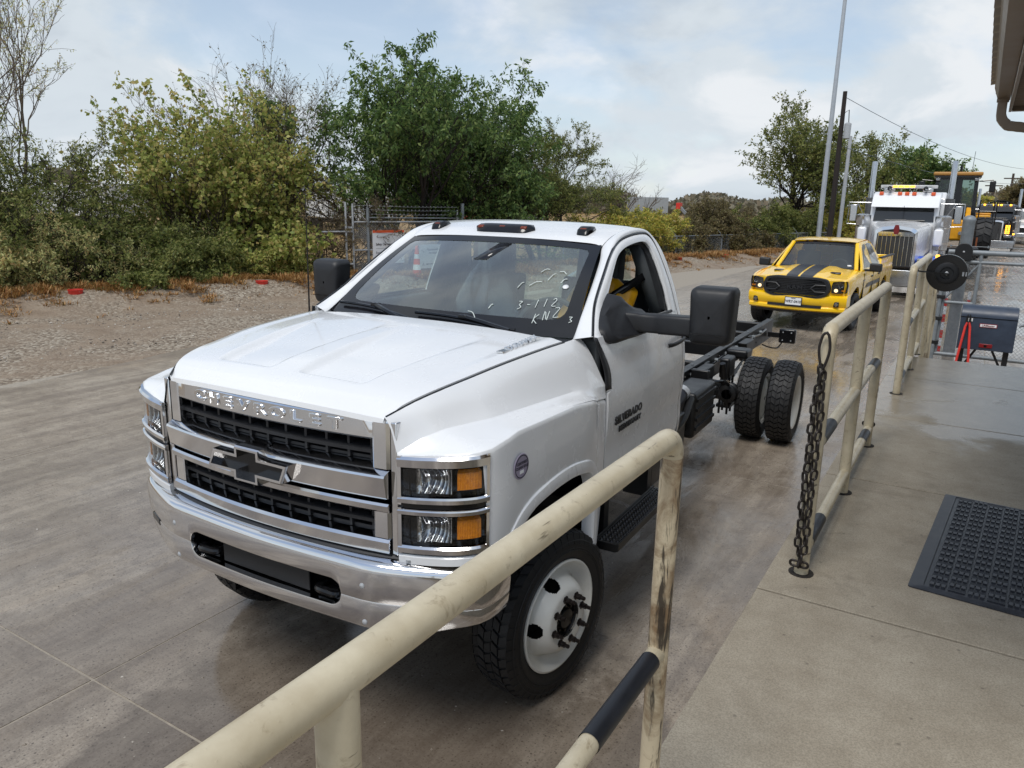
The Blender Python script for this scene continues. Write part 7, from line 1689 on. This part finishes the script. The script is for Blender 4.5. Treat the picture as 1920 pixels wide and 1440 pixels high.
PL('mesquite_tree', 'airy feathery tree right of the big dark one', 'tree', pos(23.4, -4.0), 61, 6, 4.5, .72, (9, 8, 6), .62, 0, m_leaf_mid, 24, .095, .34, .2, m_barkd, r0=.07, wob=.25, trop=.05)
PL('dead_tree', 'bare grey branching tree beyond the fence', 'tree', (-11.6, 31.0, -.2), 62, 1, 3.9, .70, (9, 7, 5), .05, 0, m_leaf_brown, 1, .05, .5, .2, m_bark2, r0=.09, wob=.22, trop=.05, bare=1.0)
for k, (y, off, H, m_, lb_) in enumerate(((25.2, -2.7, 2.1, m_leaf_olive, 'olive bush just right of the cab roof'), (27.6, -2.9, 2.5, m_leaf_olive, 'tall olive bush behind the slanted arm fence'), (30.2, -2.7, 2.4, m_leaf_brown, 'olive brown thicket behind the slanted fence arms'), (33.0, -2.6, 2.6, m_leaf_brown, 'olive brown thicket beside the pickup mirror'), (35.5, -2.9, 2.5, m_leaf_mid, 'green bush in front of the light pole'), (38.6, -2.6, 2.6, m_leaf_mid, 'green bush behind the pickup roof'), (43, -2.3, 2.7, m_leaf_olive, 'olive bush left of the white tractor stack'), (48, -1.8, 2.8, m_leaf_olive, 'olive bush behind the white tractor'))):
    PL('roadside_bush', lb_, 'bush', pos(y, off), 70+k, 8, H*.92, .8, (9, 7, 5), .85, 0, m_, 11, .10, .5, .3, m_barkd, group='bushes behind the berm', r0=.035, wob=.28, trop=.03)
PL('roadside_tree', 'wide green tree with dark open branches left of the light pole', 'tree', (-6.9, 43.0, -.2), 81, 4, 6.4, .58, (10, 8, 6), .34, 0, m_leaf_mid, 11, .15, .5, .4, m_barkd, r0=.12, wob=.24, trop=.08)
PL('roadside_tree', 'green tree with open branches right of the power pole', 'tree', (-3.4, 48.0, -.2), 82, 3, 5.4, .58, (9, 7, 6), .36, 0, m_leaf_mid, 10, .15, .5, .4, m_barkd, r0=.11, wob=.26, trop=.06, bare=.15)
PL('distant_tree', 'round dark distant tree left of the loader cab', 'tree', (-2.6, 84, -.2), 83, 4, 6.8, .7, (9, 7, 5), .5, 0, m_leaf_dark, 12, .26, .6, .3, m_barkd, r0=.12)
PL('distant_tree', 'distant brown tree behind the black tractor', 'tree', (6.5, 100, -.2), 84, 4, 5.2, .75, (9, 7, 5), .6, 0, m_leaf_brown, 12, .28, .6, .3, m_barkd, r0=.12)
PL('distant_tree', 'distant brush row right of the white tractor', 'tree', (-.5, 92, -.2), 85, 6, 4.0, .85, (9, 7, 5), .9, 0, m_leaf_olive, 12, .28, .6, .3, m_barkd, r0=.12)
# far woods on the horizon
rg = np.random.default_rng(5); n = 60000; th = rg.uniform(R(-62), R(12), n); rad = rg.uniform(150, 260, n); hmax = 4.2+2.2*np.sin(th*9)+1.6*np.sin(th*23+1)+1.0*np.sin(th*57)
P = np.stack([np.sin(th)*rad+2, np.cos(th)*rad-3, rg.random(n)**.8*np.clip(hmax, 1.5, 9)*rad/210], 1)
V, F = leaves(P, rg.standard_normal((n, 3)), 1.05, .8, .2, rg); fw_ = mesh_np('distant_woods', V, F, leaf_mat('far foliage', [srgb(104, 102, 86), srgb(122, 118, 98), srgb(136, 124, 104), srgb(112, 108, 94)], .3), None); tag(fw_, 'low dark line of distant woods on the horizon', 'woods', kind='stuff')  # foliage colours paled and greyed to carry the distance haze
# straw on the berm
def tufts(n, fn, hmin, hmax, name, label, mat, per=14):
    rg = np.random.default_rng(9); V = []; F = []
    for k in range(n):
        x, y, z, sc_ = fn(rg); m = per; a = rg.uniform(0, 6.28, m); h = rg.uniform(hmin, hmax, m)*sc_; ln = rg.uniform(.3, 1.3, m); r_ = rg.uniform(0, .10, m)
        bx = x+np.cos(a)*r_; by = y+np.sin(a)*r_; w_ = .006+.005*rg.random(m); tx = bx+np.cos(a)*h*ln; ty = by+np.sin(a)*h*ln; tz = z+h*(1.05-.55*ln); mx_ = (bx+tx)/2; my = (by+ty)/2; mz = (z+tz)/2+h*.12
        for i in range(m):
            c_, s2 = -math.sin(a[i])*w_[i], math.cos(a[i])*w_[i]; b0 = len(V); V += [(bx[i]-c_, by[i]-s2, z), (bx[i]+c_, by[i]+s2, z), (mx_[i]+c_*.8, my[i]+s2*.8, mz[i]), (mx_[i]-c_*.8, my[i]-s2*.8, mz[i]), (tx[i], ty[i], tz[i])]; F += [(b0, b0+1, b0+2), (b0, b0+2, b0+3), (b0+3, b0+2, b0+4)]
    o = mesh_np(name, np.array(V), np.array(F), mat, None); tag(o, label, 'grass', kind='stuff'); return o
def berm_fn(rg):
    y = rg.uniform(-1, 38)**1.0; d = rg.normal(-.1, .75); x = BX(y)+d+.25*math.sin(y*1.9)+.2*math.sin(y*5.1); z = -.014+.34*math.exp(-(d/1.1)**2)*(1-.5*math.exp(-((y-16)/3.2)**2)); return x, y, z-.02, 1.0*(1 if d < .6 else .6)
tufts(5200, berm_fn, .07, .24, 'dry_grass', 'dry straw coloured grass on the berm along the fence', m_straw, 14)
def wild_fn(rg):
    y = rg.uniform(2, 40); d = rg.uniform(-7, -1.2); return BX(y)+d, y, -.25, 1.5
tufts(2600, wild_fn, .12, .35, 'undergrowth', 'tangled dry undergrowth beneath the shrubs behind the fence', leaf_mat('undergrowth blades', [srgb(70, 74, 36), srgb(104, 92, 52), srgb(134, 110, 66)], .2), 12)

if "PROF" in globals(): print("CNT", sum(CNT.values()), CNT)
